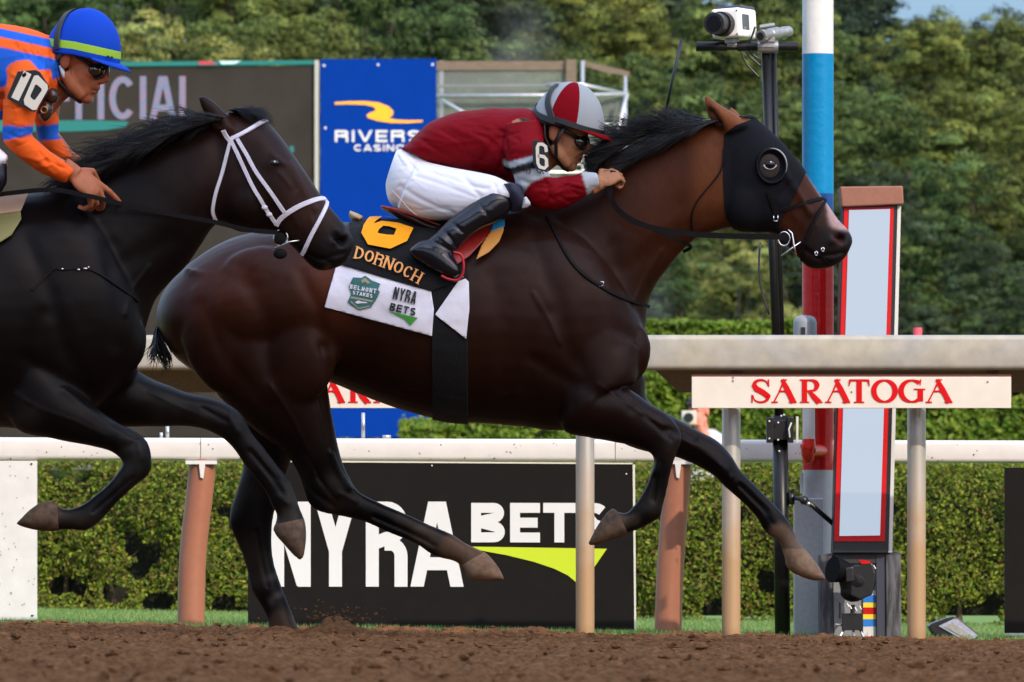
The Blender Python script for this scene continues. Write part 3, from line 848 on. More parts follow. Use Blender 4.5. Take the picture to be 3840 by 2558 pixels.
# blue banner
t = thing("banner", "tall blue advertising banner with orange wave and white lettering behind the rider in maroon", "banner")
YB = 99.94; t.location = P(1418, 1640, YB)
mb = MB(); mb.prism([(1201, 222), (1636, 220), (1640, 900), (1640, 1640), (1203, 1640)], YB, .03)
attach(mb.build("banner_sheet", m_blue), t)
sw = [(108, 752), (200, 746), (330, 744), (430, 754), (500, 780), (538, 815), (535, 845), (505, 868), (560, 880), (650, 885), (755, 884), (755, 896), (650, 905), (520, 903), (420, 888), (350, 865), (342, 845), (365, 830), (400, 818), (412, 805), (395, 785), (330, 770), (220, 766), (110, 768)]
mb = MB(); mb.prism([(1200 + x / 1.96, y / 1.96) for x, y in sw], YB - .006, .004); attach(mb.build("wave_emblem", m_orange), t)
mb = MB(); wds = [1.12, .25, 1.2, 1.0, 1.12, 1.05]
emit_letters(mb, "RIVERS", flat_place(1256, 533, 44.5, YB), t=.2, widths=wds, gap=.29, depth=.008)
emit_letters(mb, "CASINO", flat_place(1327, 567, 25, YB), t=.22, widths=[1.2, 1.25, 1.15, .3, 1.15, 1.35], gap=.25, depth=.008)
attach(mb.build("banner_lettering", m_letter), t)
mb = MB()
for u, v in [(1215, 246), (1418, 243), (1622, 242), (1220, 480), (1222, 760), (1222, 1250), (1620, 1250)]:
    mb.cyl(P(u, v, YB - .008), P(u, v, YB), M(5, YB), 10)
attach(mb.build("eyelet", m_letter), t)

# scaffold tower with netting
t = thing("scaffold_tower", "scaffold platform of steel pipes and wooden rails with grey netting beside the blue banner", "scaffold")
YT = 104; t.location = P(2000, 1700, YT)
mb = MB(); mb.prism([(1600, 229), (2125, 229), (2125, 263), (1600, 264)], YT, .05); attach(mb.build("wooden_rail", m_wood), t)
mb = MB(); mb.prism([(2186, 227), (2361, 268), (2361, 286), (2275, 274), (2186, 246)], YT + .3, .05); attach(mb.build("wooden_rail", m_wood), t)
mb = MB(); mb.pbox(2123, 2162, 222, 1500, YT - .06, .12); attach(mb.build("wooden_post", m_wood), t)
def pipe(pts, r=9):
    mb = MB(); mb.tube([P(u, v, YT + d) for u, v, d in pts], M(r, YT), 10); attach(mb.build("steel_pipe", m_steel, smooth=True), t)
pipe([(1600, 362, -.12), (2345, 355, -.12)], 8); pipe([(1600, 324, .3), (2050, 322, .3)], 6); pipe([(2050, 318, -.1), (2180, 318, -.1), (2350, 354, .3)], 8)
pipe([(2185, 228, .25), (2185, 1500, .25)], 7); pipe([(2345, 285, .3), (2345, 1500, .3)], 7); pipe([(2352, 350, .1), (2300, 560, .1), (2240, 1500, .1)], 8)
pipe([(1655, 374, -.2), (1760, 436, -.2), (2050, 620, -.2)], 8); pipe([(1640, 618, .1), (2345, 615, .1)], 7); pipe([(1640, 645, -.1), (2345, 648, -.1)], 8); pipe([(2185, 460, .3), (2350, 470, .3)], 7)
pipe([(1655, 228, .5), (1655, 1500, .5)], 8)
m_net = bpy.data.materials.new("netting"); m_net.use_nodes = True
tt = m_net.node_tree; o_ = tt.nodes["Material Output"]; b = tt.nodes["Principled BSDF"]; b.inputs["Base Color"].default_value = (.20, .22, .20, 1); b.inputs["Roughness"].default_value = .8
tr = tt.nodes.new("ShaderNodeBsdfTransparent"); mx = tt.nodes.new("ShaderNodeMixShader"); mx.inputs[0].default_value = .42
tt.links.new(tr.outputs[0], mx.inputs[1]); tt.links.new(b.outputs[0], mx.inputs[2]); tt.links.new(mx.outputs[0], o_.inputs[0])
mb = MB(); mb.pbox(1600, 2123, 264, 1500, YT + .02, .004); attach(mb.build("netting", m_net), t)
mb = MB(); mb.pbox(2190, 2342, 362, 1500, YT + .35, .004); attach(mb.build("netting", m_net), t)

# ------------------------------------------------------------------ white rail with brown posts, boards
YR = 35.78
t = thing("running_rail", "long white running rail on bent brown posts in front of the low hedge", "rail")
t.location = (0, YR, 0)
def rail_prof(x, Y, vt, vb, dep):
    zt, zb = Z_at(vt, Y), Z_at(vb, Y); r = .018; pr = []
    for cx, cz, a0 in [(Y + r, zt - r, 90), (Y + r, zb + r, 180), (Y + dep - r, zb + r, 270), (Y + dep - r, zt - r, 0)]:
        for k in range(5): 
            a = math.radians(a0 + 90 * k / 4); pr.append((x, cx + r * math.cos(a), cz + r * math.sin(a)))
    return pr
mb = MB()
us = [-2600, 751.5]; 
for ua, ub in [(-2600, 751), (753.5, 2306), (2308.5, 6400)]:
    mb.rings([rail_prof(X_at(u, YR), YR, 1640 + u * 12 / 3840, 1724 + u * 12 / 3840, .11) for u in (ua, (ua + ub) / 2, ub)])
attach(smooth_angle(mb.build("top_rail", m_whitepl)), t)
mb = MB(); r_ = np.random.default_rng(19)
for k in range(70):
    u_, v_ = r_.uniform(0, 3840), r_.uniform(1655, 1722); mb.cyl(P(u_, v_ + u_ * .003, YR - .001), P(u_, v_ + u_ * .003, YR + .004), M(r_.uniform(1.2, 3.2), YR), 7)
attach(mb.build("mud_speck", mat("mud", (.06, .035, .02), rough=.9)), t)
for pts in [[(758, 1700), (756, 1780), (743, 1900), (730, 2010), (720, 2150), (714, 2460)], [(2543, 1700), (2540, 1790), (2531, 1900), (2520, 2040), (2510, 2200), (2503, 2470)],
            [(-1030, 1700), (-1031, 1780), (-1050, 1900), (-1066, 2000), (-1072, 2150), (-1074, 2430)], [(4330, 1700), (4329, 1780), (4310, 1900), (4294, 2000), (4288, 2150), (4286, 2480)]]:
    q = catmull(pts, 16); mb = MB(); mb.tube([P(u, v, YR + .06) for u, v in q], M(51, YR), 24)
    p = attach(mb.build("post", m_brown, smooth=True), t)
    u0 = pts[0][0]; mb = MB()
    mb.pbox(u0 - 62, u0 + 56, 1727, 1741, YR - .004, .1)
    mb.prism([(u0 - 12, 1738), (u0 + 12, 1738), (u0 + 4, 1795), (u0 - 6, 1790)], YR - .006, .012)
    attach(mb.build("bracket", m_white), t)
for u, v0, v1, w_ in [(628, 1596, 1642, 7), (605, 1622, 1642, 6), (1362, 1548, 1640, 7), (1450, 1632, 1640, 16)]:
    mb = MB(); mb.cyl(P(u, v1 + 4, YR + .05), P(u, v0, YR + .05), M(w_, YR), 12); attach(mb.build("bolt", m_steel, smooth=True), t)

def dots(mb, lst, Y, r): 
    for u, v in lst: mb.cyl(P(u, v, Y - .003), P(u, v, Y + .002), M(r, Y), 8)
YW = 35.775
t = thing("white_board", "plain white board under the white rail at the left border", "board"); t.location = P(60, 2330, YW)
mb = MB(); mb.pbox(-900, 139, 1728, 2324, YW, .02); attach(mb.build("board_panel", m_white), t)
mb = MB(); r = np.random.default_rng(9)
dots(mb, [(118, 1740), (120, 2309)], YW, 4); dots(mb, [(r.uniform(-200, 130), r.uniform(1740, 2315)) for k in range(60)], YW, 1.8); attach(mb.build("mud_speck", m_black), t)

t = thing("black_board", "black board with big white lettering and lime wedge under the white rail", "board"); YK = 35.79; t.location = P(1650, 2360, YK)
mb = MB(); mb.prism([(927, 1733), (2372, 1742), (2378, 2362), (930, 2352)], YK, .03); attach(mb.build("board_panel", m_boardk), t)
mb = MB(); mb.prism([(2372.6, 1742), (2381, 1742), (2386, 2362), (2379, 2362)], YK - .003, .035); mb.prism([(927, 1726), (2372, 1736), (2372, 1741), (927, 1732)], YK - .003, .035); attach(mb.build("edge_trim", mat("trim_pale", (.6, .58, .5), rough=.5)), t)
mb = MB(); dots(mb, [(1620, 1746), (2349, 1777), (1200, 1742), (960, 1742)], YK, 3); attach(mb.build("screw", m_letter), t)
mb = MB(); H = 319
for ch, u0, u1 in [('N', 1017, 1165), ('Y', 1184, 1332), ('R', 1372, 1528), ('A', 1541, 1737)]:
    emit_letters(mb, ch, flat_place(u0, 2200, H, YK, slope=.004), t=.152, widths=(u1 - u0) / H, depth=.003)
H = 148
for ch, u0, u1 in [('B', 1767, 1893), ('E', 1913, 2025), ('T', 2037, 2158), ('S', 2168, 2280)]:
    emit_letters(mb, ch, flat_place(u0, 2034, H, YK, slope=.004), t=.25, widths=(u1 - u0) / H, depth=.003)
attach(mb.build("board_lettering", m_letter), t)
mb = MB()
mb.prism([(1770, 2050), (2276, 2058), (2232, 2122), (2182, 2204), (2163, 2186), (2130, 2158), (2079, 2133), (2002, 2107), (1900, 2082), (1800, 2064)], YK - .003, .004)
attach(mb.build("lime_wedge", mat("lime_print", (0.46, 0.58, 0.01), rough=.5)), t)
t = thing("black_board", "black board cut off by the right border, without lettering", "board"); YK2 = 35.79; t.location = P(3900, 2380, YK2)
mb = MB(); mb.pbox(3768, 4900, 1754, 2374, YK2, .03); attach(mb.build("board_panel", m_boardk), t)
mb = MB(); mb.pbox(3768, 4900, 2375, 2383, YK2 - .002, .03); attach(mb.build("edge_trim", m_steel), t)

# ------------------------------------------------------------------ weathered metal rail in two lengths, signs beneath
m_zinc = mat("weathered_zinc", (0.31, 0.30, 0.275), rough=0.5, metal=0.15, noise=0.16, nscale=5, col2=(0.35, 0.32, 0.25), bump=0.08, bscale=30)
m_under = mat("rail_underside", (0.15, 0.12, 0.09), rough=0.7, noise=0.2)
m_postz = mat("post_zinc", (0.46, 0.43, 0.38), rough=0.33, metal=0.55, noise=0.14, nscale=9)
# dusty lower part of the posts, a splash of dirt with its own height
def dusty_post():
    m = mat("dusty_post", (0.50, 0.48, 0.45), rough=0.36, metal=0.45)
    tt = m.node_tree; b = tt.nodes["Principled BSDF"]; tc = tt.nodes.new("ShaderNodeTexCoord"); sx = tt.nodes.new("ShaderNodeSeparateXYZ")
    nz = tt.nodes.new("ShaderNodeTexNoise"); nz.inputs["Scale"].default_value = 9; tt.links.new(tc.outputs["Object"], nz.inputs[0]); tt.links.new(tc.outputs["Object"], sx.inputs[0])
    ma = tt.nodes.new("ShaderNodeMath"); ma.operation = 'MULTIPLY_ADD'; ma.inputs[1].default_value = .35; tt.links.new(nz.outputs["Fac"], ma.inputs[0]); tt.links.new(sx.outputs["Z"], ma.inputs[2])
    rp = tt.nodes.new("ShaderNodeValToRGB"); rp.color_ramp.elements[0].position = .45; rp.color_ramp.elements[1].position = .9
    rp.color_ramp.elements[0].color = (.36, .23, .12, 1); rp.color_ramp.elements[1].color = (.52, .50, .46, 1)
    tt.links.new(ma.outputs[0], rp.inputs[0]); tt.links.new(rp.outputs[0], b.inputs["Base Color"])
    r2 = tt.nodes.new("ShaderNodeMapRange"); r2.inputs[1].default_value = .5; r2.inputs[2].default_value = .9; r2.inputs[3].default_value = .1; r2.inputs[4].default_value = .6
    tt.links.new(ma.outputs[0], r2.inputs[0]); tt.links.new(r2.outputs[0], b.inputs["Metallic"])
    return m
m_dust = dusty_post()
YF = 34.2
def metal_rail(label, u0, u1, posts, slantl=False):
    t = thing("safety_rail", label, "rail", "weathered metal rails"); t.location = (X_at((u0 + u1) / 2, YF), YF, 0)
    zt, zb = Z_at(1256, YF), Z_at(1387, YF); r = .02; mb = MB(); rings = []
    for u in (u0, (u0 + u1) / 2, u1):
        x = X_at(u, YF); pr = []
        pr += [(x, YF + .14, zt - .004), (x, YF + .06, zt)]
        for k in range(6): a = math.radians(90 + 90 * k / 5); pr.append((x, YF + r + r * math.cos(a), zt - r + r * math.sin(a)))
        for k in range(6): a = math.radians(180 + 90 * k / 5); pr.append((x, YF + r + r * math.cos(a), zb + r + r * math.sin(a)))
        pr += [(x, YF + .08, zb), (x, YF + .08, zb + .012), (x, YF + .14, zb + .02)]
        rings.append(pr)
    mb.rings(rings); attach(smooth_angle(mb.build("top_rail", m_zinc), 30), t)
    ub0 = u0 + 120 if slantl else u0 + 10
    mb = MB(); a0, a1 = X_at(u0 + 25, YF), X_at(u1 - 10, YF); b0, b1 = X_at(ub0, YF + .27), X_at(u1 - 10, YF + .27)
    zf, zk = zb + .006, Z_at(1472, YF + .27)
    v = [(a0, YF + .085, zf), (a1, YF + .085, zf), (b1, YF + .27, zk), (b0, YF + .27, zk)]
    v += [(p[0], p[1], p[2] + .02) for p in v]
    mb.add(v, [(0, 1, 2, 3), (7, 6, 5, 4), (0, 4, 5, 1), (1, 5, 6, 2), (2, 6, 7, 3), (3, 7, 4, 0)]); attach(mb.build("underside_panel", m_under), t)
    for u in posts:
        mb = MB(); x = X_at(u, 34.40); g = float(gz(np.array(x), 35))
        pts = [(x, 34.40, g - .15), (x, 34.40, .5), (x, 34.40, .86), (x, 34.40, .98), (x, 34.38, 1.045), (x, 34.34, 1.06)]
        pts = [Vector(p) for p in catmull(pts, 20)]
        mb.tube(pts, M(35, 34.40), 24); attach(mb.build("post", m_dust, smooth=True), t)
    return t
metal_rail("weathered metal rail on silver posts behind the leading horse's rump and belly", -2600, 2290, [-900, 2194])
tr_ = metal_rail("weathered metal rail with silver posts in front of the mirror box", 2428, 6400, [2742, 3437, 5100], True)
mb = MB(); mb.cyl(P(3441, 1262, 34.40), P(3441, 1229, 34.40), M(17, 34.40), 16); attach(mb.build("pink_cap", mat("pink_plastic", (.75, .08, .12), rough=.4), smooth=False), tr_)
mb = MB(); mb.prism([(3432, 1512), (3457, 1512), (3452, 1562), (3436, 1558)], 34.36, .006); attach(mb.build("tape_tag", mat("tape", (.5, .5, .42))), tr_)
mb = MB()
for u in (2740, 3700): mb.pbox(u, u + 45, 1386, 1416, YF + .09, .02)
attach(mb.build("hanger", m_under), tr_)

m_sign = mat("cream_board", (0.58, 0.53, 0.45), rough=0.45, noise=0.06, nscale=4)
m_signred = mat("red_lettering", (0.50, 0.004, 0.006), rough=0.6, spec=.1)
def saratoga_letters(mb, U0, V0, hp, Y):
    """old style capitals: broad stems, hairlines and small bracketed feet"""
    def put(strokes, u0, wd):
        k = 0
        for pts, ws in strokes:
            L, R = stroke_poly(pts, [x * 1.18 for x in ws] if hasattr(ws, '__len__') else ws * 1.18); k += 1
            f = lambda p, d: (lambda q: Vector((q.x, q.y - d, q.z)))(P(u0 + p[0] * hp, V0 - p[1] * hp, Y))
            lift = .003 + k * .00015
            mb.rings([[f(L[j], lift), f(R[j], lift), f(R[j], -.001), f(L[j], -.001)] for j in range(len(L))])
    A = lambda w: [([(.06, 0), (.28, .42), (.5 * w + .02, 1)], [.06, .05, .08]), ([(.42 * w, 1.0), (.62 * w, .6), (w - .1, 0)], [.13, .2, .21]), ([(.30 * w, .48), (.5 * w, .5), (.68 * w, .38)], [.06, .06, .05]), ([(.38 * w, .985), (.62 * w, .985)], .04),
                   ([(-.03, .022), (.24, .022)], .045), ([(w - .3, .022), (w + .03, .022)], .045)]
    S = lambda w: [([(.84 * w, .74)] + arc(.5 * w, .75, .34 * w, .23, 40, 180, 8) + [(.26 * w, .60), (.60 * w, .44), (.80 * w, .30)] + arc(.48 * w, .24, .36 * w, .22, 10, -150, 9) + [(.1 * w, .32)],
                   [.03, .05, .06, .07, .08, .1, .12, .14, .16, .2, .2, .19, .16, .13, .11, .09, .08, .07, .06, .05, .04, .03][:(1 + 8 + 3 + 9 + 1)]), ([(.86 * w, .70), (.86 * w, 1.0)], .05), ([(.06 * w, 0.0), (.06 * w, .34)], .05)]
    R_ = lambda w: [([(.22, 0), (.22, 1)], .19), ([(.02, .022), (.42, .022)], .045), ([(.02, .978), (.3, .978)], .045), ([(.22, .97), (.5, .97)] + arc(.54, .74, .22, .22, 80, -80, 9) + [(.3, .50)], [.05, .07, .09, .12, .15, .17, .18, .16, .13, .1, .07, .05]), ([(.42, .5), (.62, .26), (.86, .0)], [.1, .19, .21]), ([(.7, .022), (1.0, .022)], .045)]
    T = lambda w: [([(w / 2, 0), (w / 2, .98)], .2), ([(.03, .965), (w - .03, .965)], .075), ([(.05, .98), (0, .72)], [.09, .03]), ([(w - .05, .98), (w, .72)], [.09, .03]), ([(w / 2 - .22, .022), (w / 2 + .22, .022)], .045)]
    O = lambda w: [(arc(w / 2, .5, w / 2 - .08, .46, 90, 450, 33), [.06 + .14 * abs(math.cos(math.radians(90 + 360 * i / 32))) for i in range(33)])]
    G = lambda w: [(arc(w / 2, .5, w / 2 - .08, .46, 48, 312, 25), [.06 + .14 * abs(math.cos(math.radians(48 + 264 * i / 24))) for i in range(25)]), ([(.83 * w, 0.06), (.83 * w, .58)], .2), ([(.58 * w, .58), (1.02 * w, .58)], .045), ([(.82 * w, .75), (.84 * w, 1.0)], [.03, .06])]
    for fn, a, e in [(S, 0, 77), (A, 80, 169), (R_, 182, 268), (A, 281, 370), (T, 368, 444), (O, 454, 548), (G, 556, 652), (A, 658, 753)]:
        sc = hp / 87.0; wd = (e - a) / 87.0
        put(fn(wd), U0 + a * sc, wd)
def rail_sign(label, u0):
    t = thing("name_sign", label, "sign", "cream name signs under the metal rails"); t.location = P(u0 + 600, 1530, YF - .02)
    mb = MB(); mb.pbox(u0, u0 + 1198, 1413, 1531, YF - .02, .012); attach(mb.build("sign_board", m_sign, bevel=.002), t)
    mb = MB(); saratoga_letters(mb, u0 + 222, 1510, 87, YF - .02); attach(mb.build("sign_lettering", m_signred), t)
    mb = MB(); dots(mb, [(u0 + 155, 1428), (u0 + 155, 1416), (u0 + 1110, 1432), (u0 + 600, 1470)], YF - .02, 3.5); attach(mb.build("screw", m_under), t)
    mb = MB(); mb.pbox(u0, u0 + 1198, 1405, 1412.6, YF - .018, .02); attach(mb.build("top_trim", mat("dark_red_trim", (.10, .02, .015))), t)
rail_sign("cream sign with red capitals under the metal rail in front of the mirror box", 2594)
rail_sign("cream sign with red capitals half hidden behind the leading horse's hind leg", 901)

# ------------------------------------------------------------------ finish pole
YP = 35.56
t = thing("finish_pole", "tall round pole painted white, blue, red and grey in bands", "pole"); cx = X_at(3067, YP); t.location = (cx, YP, 0)
def seg(name, v0, v1, rad, m):
    mb = MB(); mb.cyl((cx, YP, Z_at(v1, YP)), (cx, YP, Z_at(v0, YP)), M(rad, YP), 48); return attach(smooth_angle(mb.build(name, m)), t)
m_gl = dict(rough=0.13, noise=0.05, nscale=12, bump=0.10, bscale=30)
seg("white_band", -400, 203, 59, mat("pole_white", (.60, .59, .57), **m_gl)); seg("blue_band", 203, 727, 59.4, mat("pole_blue", (.0, .17, .37), **m_gl))
seg("navy_band", 727, 985, 59, mat("pole_navy", (.01, .05, .2), **m_gl)); seg("red_band", 985, 1763, 59.4, mat("pole_red", (.50, .008, .008), **m_gl)); seg("grey_band", 1763, 2470, 59, mat("pole_grey", (.48, .47, .475), **m_gl))
mb = MB(); mb.pbox(2978, 3090, 1868, 2470, YP - .12, .1); attach(mb.build("base_sleeve", mat("sleeve_grey", (.42, .415, .425), rough=.4, noise=.1), bevel=.006), t)
mb = MB(); mb.pbox(3001, 3013, 1772, 1850, YP - .08, .03); attach(mb.build("side_strip", m_white), t)
# pipe with grey cap and red elbow
t = thing("capped_pipe", "grey capped pipe with white lower tube and red elbow beside the finish pole", "pipe"); YQ = 35.38; t.location = P(3020, 1735, YQ)
mb = MB(); q = [(1300, 44), (1212, 44), (1198, 41), (1188, 32), (1183, 18), (1181.5, 3)]
mb.tube([P(3019, v, YQ) for v, r in q], [M(r, YQ) for v, r in q], 32); attach(smooth_angle(mb.build("grey_cap", mat("cap_grey", (.24, .26, .28), rough=.35)), 50), t)
mb = MB(); mb.pbox(3004, 3020, 1227, 1256, YQ - M(45, YQ), .01); attach(mb.build("slot", m_black), t)
mb = MB(); mb.cyl(P(3033, 1650, YQ), P(3033, 1290, YQ), M(23, YQ), 28); attach(mb.build("white_tube", m_white, smooth=False), t); smooth_angle(bpy.data.objects[t.children[-1].name])
m_relb = mat("red_elbow", (.72, .03, .02), rough=.28)
mb = MB(); mb.tube([P(3033, 1646, YQ), P(3033, 1668, YQ)], M(25, YQ), 28); mb.tube([P(3030, 1667, YQ), P(3030, 1682, YQ)], M(30, YQ), 28)
mb.tube([P(3030, 1680, YQ), P(3030, 1706, YQ), P(3032, 1722, YQ + .01), P(3036, 1733, YQ + .03)], [M(26, YQ), M(25, YQ), M(20, YQ), M(8, YQ)], 28)
mb.tube([P(3036, 1690, YQ), P(3085, 1692, YQ + .15)], M(24, YQ), 24)
attach(smooth_angle(mb.build("red_elbow", m_relb)), t)

# ------------------------------------------------------------------ camera pole and cameras
YC = 35.3
t = thing("camera_pole", "slim black pole with crossbar carrying cameras, in front of the white rail", "pole"); t.location = P(2935, 2400, YC)
mb = MB(); mb.tube([P(2936, 2480, YC), P(2925, 1560, YC)], M(29, YC), 24); mb.tube([P(2924, 1640, YC), P(2871, 180, YC)], M(17, YC), 24)
mb.tube([P(2937, 1500, YC + .02), P(2899, 190, YC + .02)], M(12, YC), 16); attach(mb.build("pole", m_blackm, smooth=True), t)
mb = MB(); mb.cyl(P(2610, 175, YC - .02), P(2726, 175, YC - .02), M(18, YC), 24); mb.cyl(P(2764, 175, YC - .02), P(2992, 175, YC - .02), M(18, YC), 24); mb.cyl(P(2720, 178, YC - .02), P(2770, 178, YC - .02), M(11, YC), 16); attach(smooth_angle(mb.build("crossbar", m_blackm)), t)
m_pewter = mat("pewter", (.33, .33, .32), rough=.35, metal=.7, noise=.2)
mb = MB(); mb.cyl(P(2841, 176, YC - .02), P(2918, 176, YC - .02), M(24, YC), 24); mb.pbox(2850, 2900, 152, 176, YC - .05, .06); attach(smooth_angle(mb.build("clamp", m_pewter)), t); mb = MB(); mb.cyl(P(2726, 168, YC - .02), P(2763, 168, YC - .02), M(15, YC), 12); attach(smooth_angle(mb.build("clamp", m_pewter)), t)
mb = MB()
mb.pbox(2875, 2900, 1565, 1660, YC - .07, .08); mb.pbox(2952, 2976, 1565, 1660, YC - .07, .08); mb.pbox(2895, 2955, 1575, 1650, YC - .055, .03)
attach(mb.build("bracket", m_black, bevel=.003), t)
mb = MB(); mb.pbox(2986, 2994, 1562, 1662, YC - .05, .06); mb.tube([P(2968, 1585, YC - .08), P(2958, 1610, YC - .085), P(2962, 1640, YC - .08)], M(3, YC), 8)
for u, v in [(2930, 1560), (2940, 1556), (2885, 1580), (2885, 1645), (2918, 1585), (2918, 1650), (2922, 1692)]: mb.ell(P(u, v, YC - .075), (.004, .004, .004), nu=8, nv=6)
attach(mb.build("bolt", m_white), t)
mb = MB(); mb.pbox(2958, 2980, 1845, 1892, YC - .03, .05); mb.tube([P(2975, 1868, YC - .03), P(3010, 1872, YC - .06)], M(8, YC), 10); mb.ell(P(3015, 1876, YC - .06), (M(17, YC),) * 3); mb.tube([P(3015, 1876, YC - .06), P(3045, 1895, YC - .06), P(3125, 1965, YC - .05)], [M(14, YC), M(10, YC), M(9, YC)], 12); mb.tube([P(2968, 1845, YC - .03), P(2986, 1828, YC - .03)], M(4, YC), 8)
attach(mb.build("side_arm", m_black, smooth=True), t)
mb = MB(); mb.ell(P(3032, 1889, YC - .065), (M(9, YC),) * 3); attach(mb.build("arm_collar", m_steel, smooth=True), t)
for pts in [[(2778, 190), (2800, 240), (2852, 295)], [(2795, 190), (2815, 215), (2856, 250)], [(2812, 190), (2835, 215), (2855, 225)], [(2850, 910), (2846, 1000), (2856, 1090), (2885, 1180)], [(2832, 100), (2818, 140), (2795, 180)]]:
    q = catmull(pts, 12); mb = MB(); mb.tube([P(u, v, YC - .03) for u, v in q], M(4, YC), 8)
    attach(mb.build("cable", m_black, smooth=True), t)
# white box camera
t = thing("box_camera", "white box camera with large black lens clamped on the crossbar", "camera"); t.location = P(2745, 150, YC - .02)
Rz = Matrix.Rotation(math.radians(-24), 4, 'Z') @ Matrix.Rotation(math.radians(-3), 4, 'Y')
L_ = M(1, YC)
def lb(x0, x1, y0, y1, z0, z1, name, m, bev=.004):
    mb = MB(); mb.box(x0, x1, y0, y1, z0, z1); o = mb.build(name, m, bevel=bev); o.parent = t; o.matrix_local = Rz; return o
lb(-58 * L_, 58 * L_, -.06, .12, 5 * L_, 116 * L_, "camera_body", mat("camera_white", (.78, .78, .76), rough=.35), .012)
lb(58.4 * L_, 60 * L_, -.035, .035, 35 * L_, 92 * L_, "side_window", mat("camera_glass", (.05, .07, .08), rough=.1), .001)
lb(-50 * L_, 52 * L_, -.03, .12, 116.4 * L_, 126 * L_, "top_cover", mat("cover_navy", (.05, .05, .09), rough=.3), .003)
lb(-18 * L_, 18 * L_, -.03, .03, -14 * L_, 4.6 * L_, "mount_foot", m_pewter, .002)
def lc(a, b, r0, r1, name, m):
    mb = MB(); mb.tube([a, b], [r0, r1], 32); o = smooth_angle(mb.build(name, m)); o.parent = t; o.matrix_local = Rz; return o
lc((-8 * L_, -.0605, 56 * L_), (-8 * L_, -.10, 56 * L_), 47 * L_, 46 * L_, "lens_ring", m_blackm); lc((-8 * L_, -.1005, 56 * L_), (-8 * L_, -.16, 54 * L_), 40 * L_, 41 * L_, "lens_barrel", m_black)
lc((-8 * L_, -.1605, 54 * L_), (-8 * L_, -.163, 54 * L_), 30 * L_, 29 * L_, "lens_glass", mat("lens_glass", (.003, .003, .004), rough=.15, spec=.25))
mb = MB()
for x, z in [(-48, 104), (48, 104), (46, 16)]: mb.ell((x * L_, -.061, z * L_), (.0035, .002, .0035), nu=8, nv=6)
o = mb.build("screw", m_black); o.parent = t; o.matrix_local = Rz
# small silver camera
t = thing("tube_camera", "small silver tube camera on the crossbar beside the white box camera", "camera"); t.location = P(2905, 130, YC - .02)
mb = MB(); a, b2 = P(2852, 136, YC - .10), P(2958, 118, YC + .08)
mb.tube([a, a.lerp(b2, .12), a.lerp(b2, .14), a.lerp(b2, .32), a.lerp(b2, .34), a.lerp(b2, .6), a.lerp(b2, .62), a.lerp(b2, .8), a.lerp(b2, .82), b2], [M(k, YC) for k in (23, 23, 20, 20, 24, 24, 20, 20, 22, 20)], 28); attach(smooth_angle(mb.build("camera_tube", m_pewter)), t)
d_ = (a - b2).normalized(); mb = MB(); mb.cyl(a + d_ * .0005, a + d_ * .003, M(15, YC), 24); attach(mb.build("lens_glass", m_black), t)
mb = MB(); mb.pbox(2876, 2906, 140, 156, YC - .06, .03); mb.tube([P(2850, 103, YC + .02), P(2905, 94, YC + .02)], M(9, YC), 12); attach(mb.build("mount_foot", m_pewter), t)

# ------------------------------------------------------------------ mirror box
t = thing("mirror_box", "tall leaning mirror box with red frame and brown cap behind the metal rail", "mirror"); YM = 35.12; t.location = P(3230, 2400, YM)
mb = MB()
LEAN = math.tan(math.radians(2))
def mquad(pts, Y, dep, name, m, bev=0, lean=True):
    mb = MB(); n = len(pts); f = []
    for u, v in pts:
        z = Z_at(v, 35); f.append(P(u, v, Y + (LEAN * max(0, z - .27) if lean else 0)))
    b = [p + Vector((0, dep, 0)) for p in f]
    mb.add(f + b, [tuple(range(n)), tuple(range(2 * n - 1, n - 1, -1))] + [(i, n + i, n + (i + 1) % n, (i + 1) % n) for i in range(n)])
    return attach(mb.build(name, m, bevel=bev), t)
mquad([(3158, 770), (3364, 768), (3330, 2072), (3122, 2072)], YM, .2, "casing", m_black)
mquad([(3166, 778), (3352, 776), (3318, 2030), (3128, 2030)], YM - .006, .0055, "frame", m_red)
mquad([(3184, 788), (3338, 784), (3300, 2008), (3148, 2010)], YM - .010, .0035, "sky_glow_pane", mat("sky_glow_pane", (.05, .06, .07), rough=.5, spec=.1, emit=(.285, .335, .405), estr=1.0))  # pane glows pale blue in place of the sky it would reflect
mquad([(3366, 772), (3379, 772), (3346, 2072), (3332, 2072)], YM + .01, .1, "side_channel", mat("channel", (.6, .59, .56), rough=.4, metal=.3))
m_cap = mat("rust_brown_cap", (.22, .085, .05), rough=.55, noise=.1)
mquad([(3149, 700), (3386, 697), (3389, 766), (3158, 776)], YM - .03, .3, "cap", m_cap, .006)
m_peel = mat("peeling_black", (.02, .02, .022), rough=.6, noise=.3, nscale=14, stretch=(3, 3, .5), col2=(.10, .10, .11))
mquad([(3074, 2082), (3120, 2074), (3126, 2470), (3076, 2470)], YM + .02, .2, "base_plank", m_peel, .003); mquad([(3322, 2060), (3378, 2072), (3380, 2470), (3324, 2470)], YM + .02, .2, "base_plank", m_peel, .003)
mquad([(3124, 2055), (3320, 2055), (3322, 2470), (3128, 2470)], YM + .06, .14, "base_panel", mat("base_grey", (.20, .21, .22), rough=.6, noise=.2))
mquad([(3286, 2060), (3322, 2060), (3322, 2470), (3290, 2470)], YM + .03, .025, "base_strip", mat("base_navy", (.035, .04, .06), rough=.5))
mquad([(3130, 2074), (3312, 2074), (3312, 2112), (3130, 2112)], YM + .035, .02, "base_rail", mat("base_dark", (.03, .03, .03), rough=.5))
v = 2222
cols = {'w': m_white, 'b': mat("stripe_blue", (.01, .17, .55)), 'y': mat("stripe_yellow", (.85, .60, .02)), 'r': m_red}
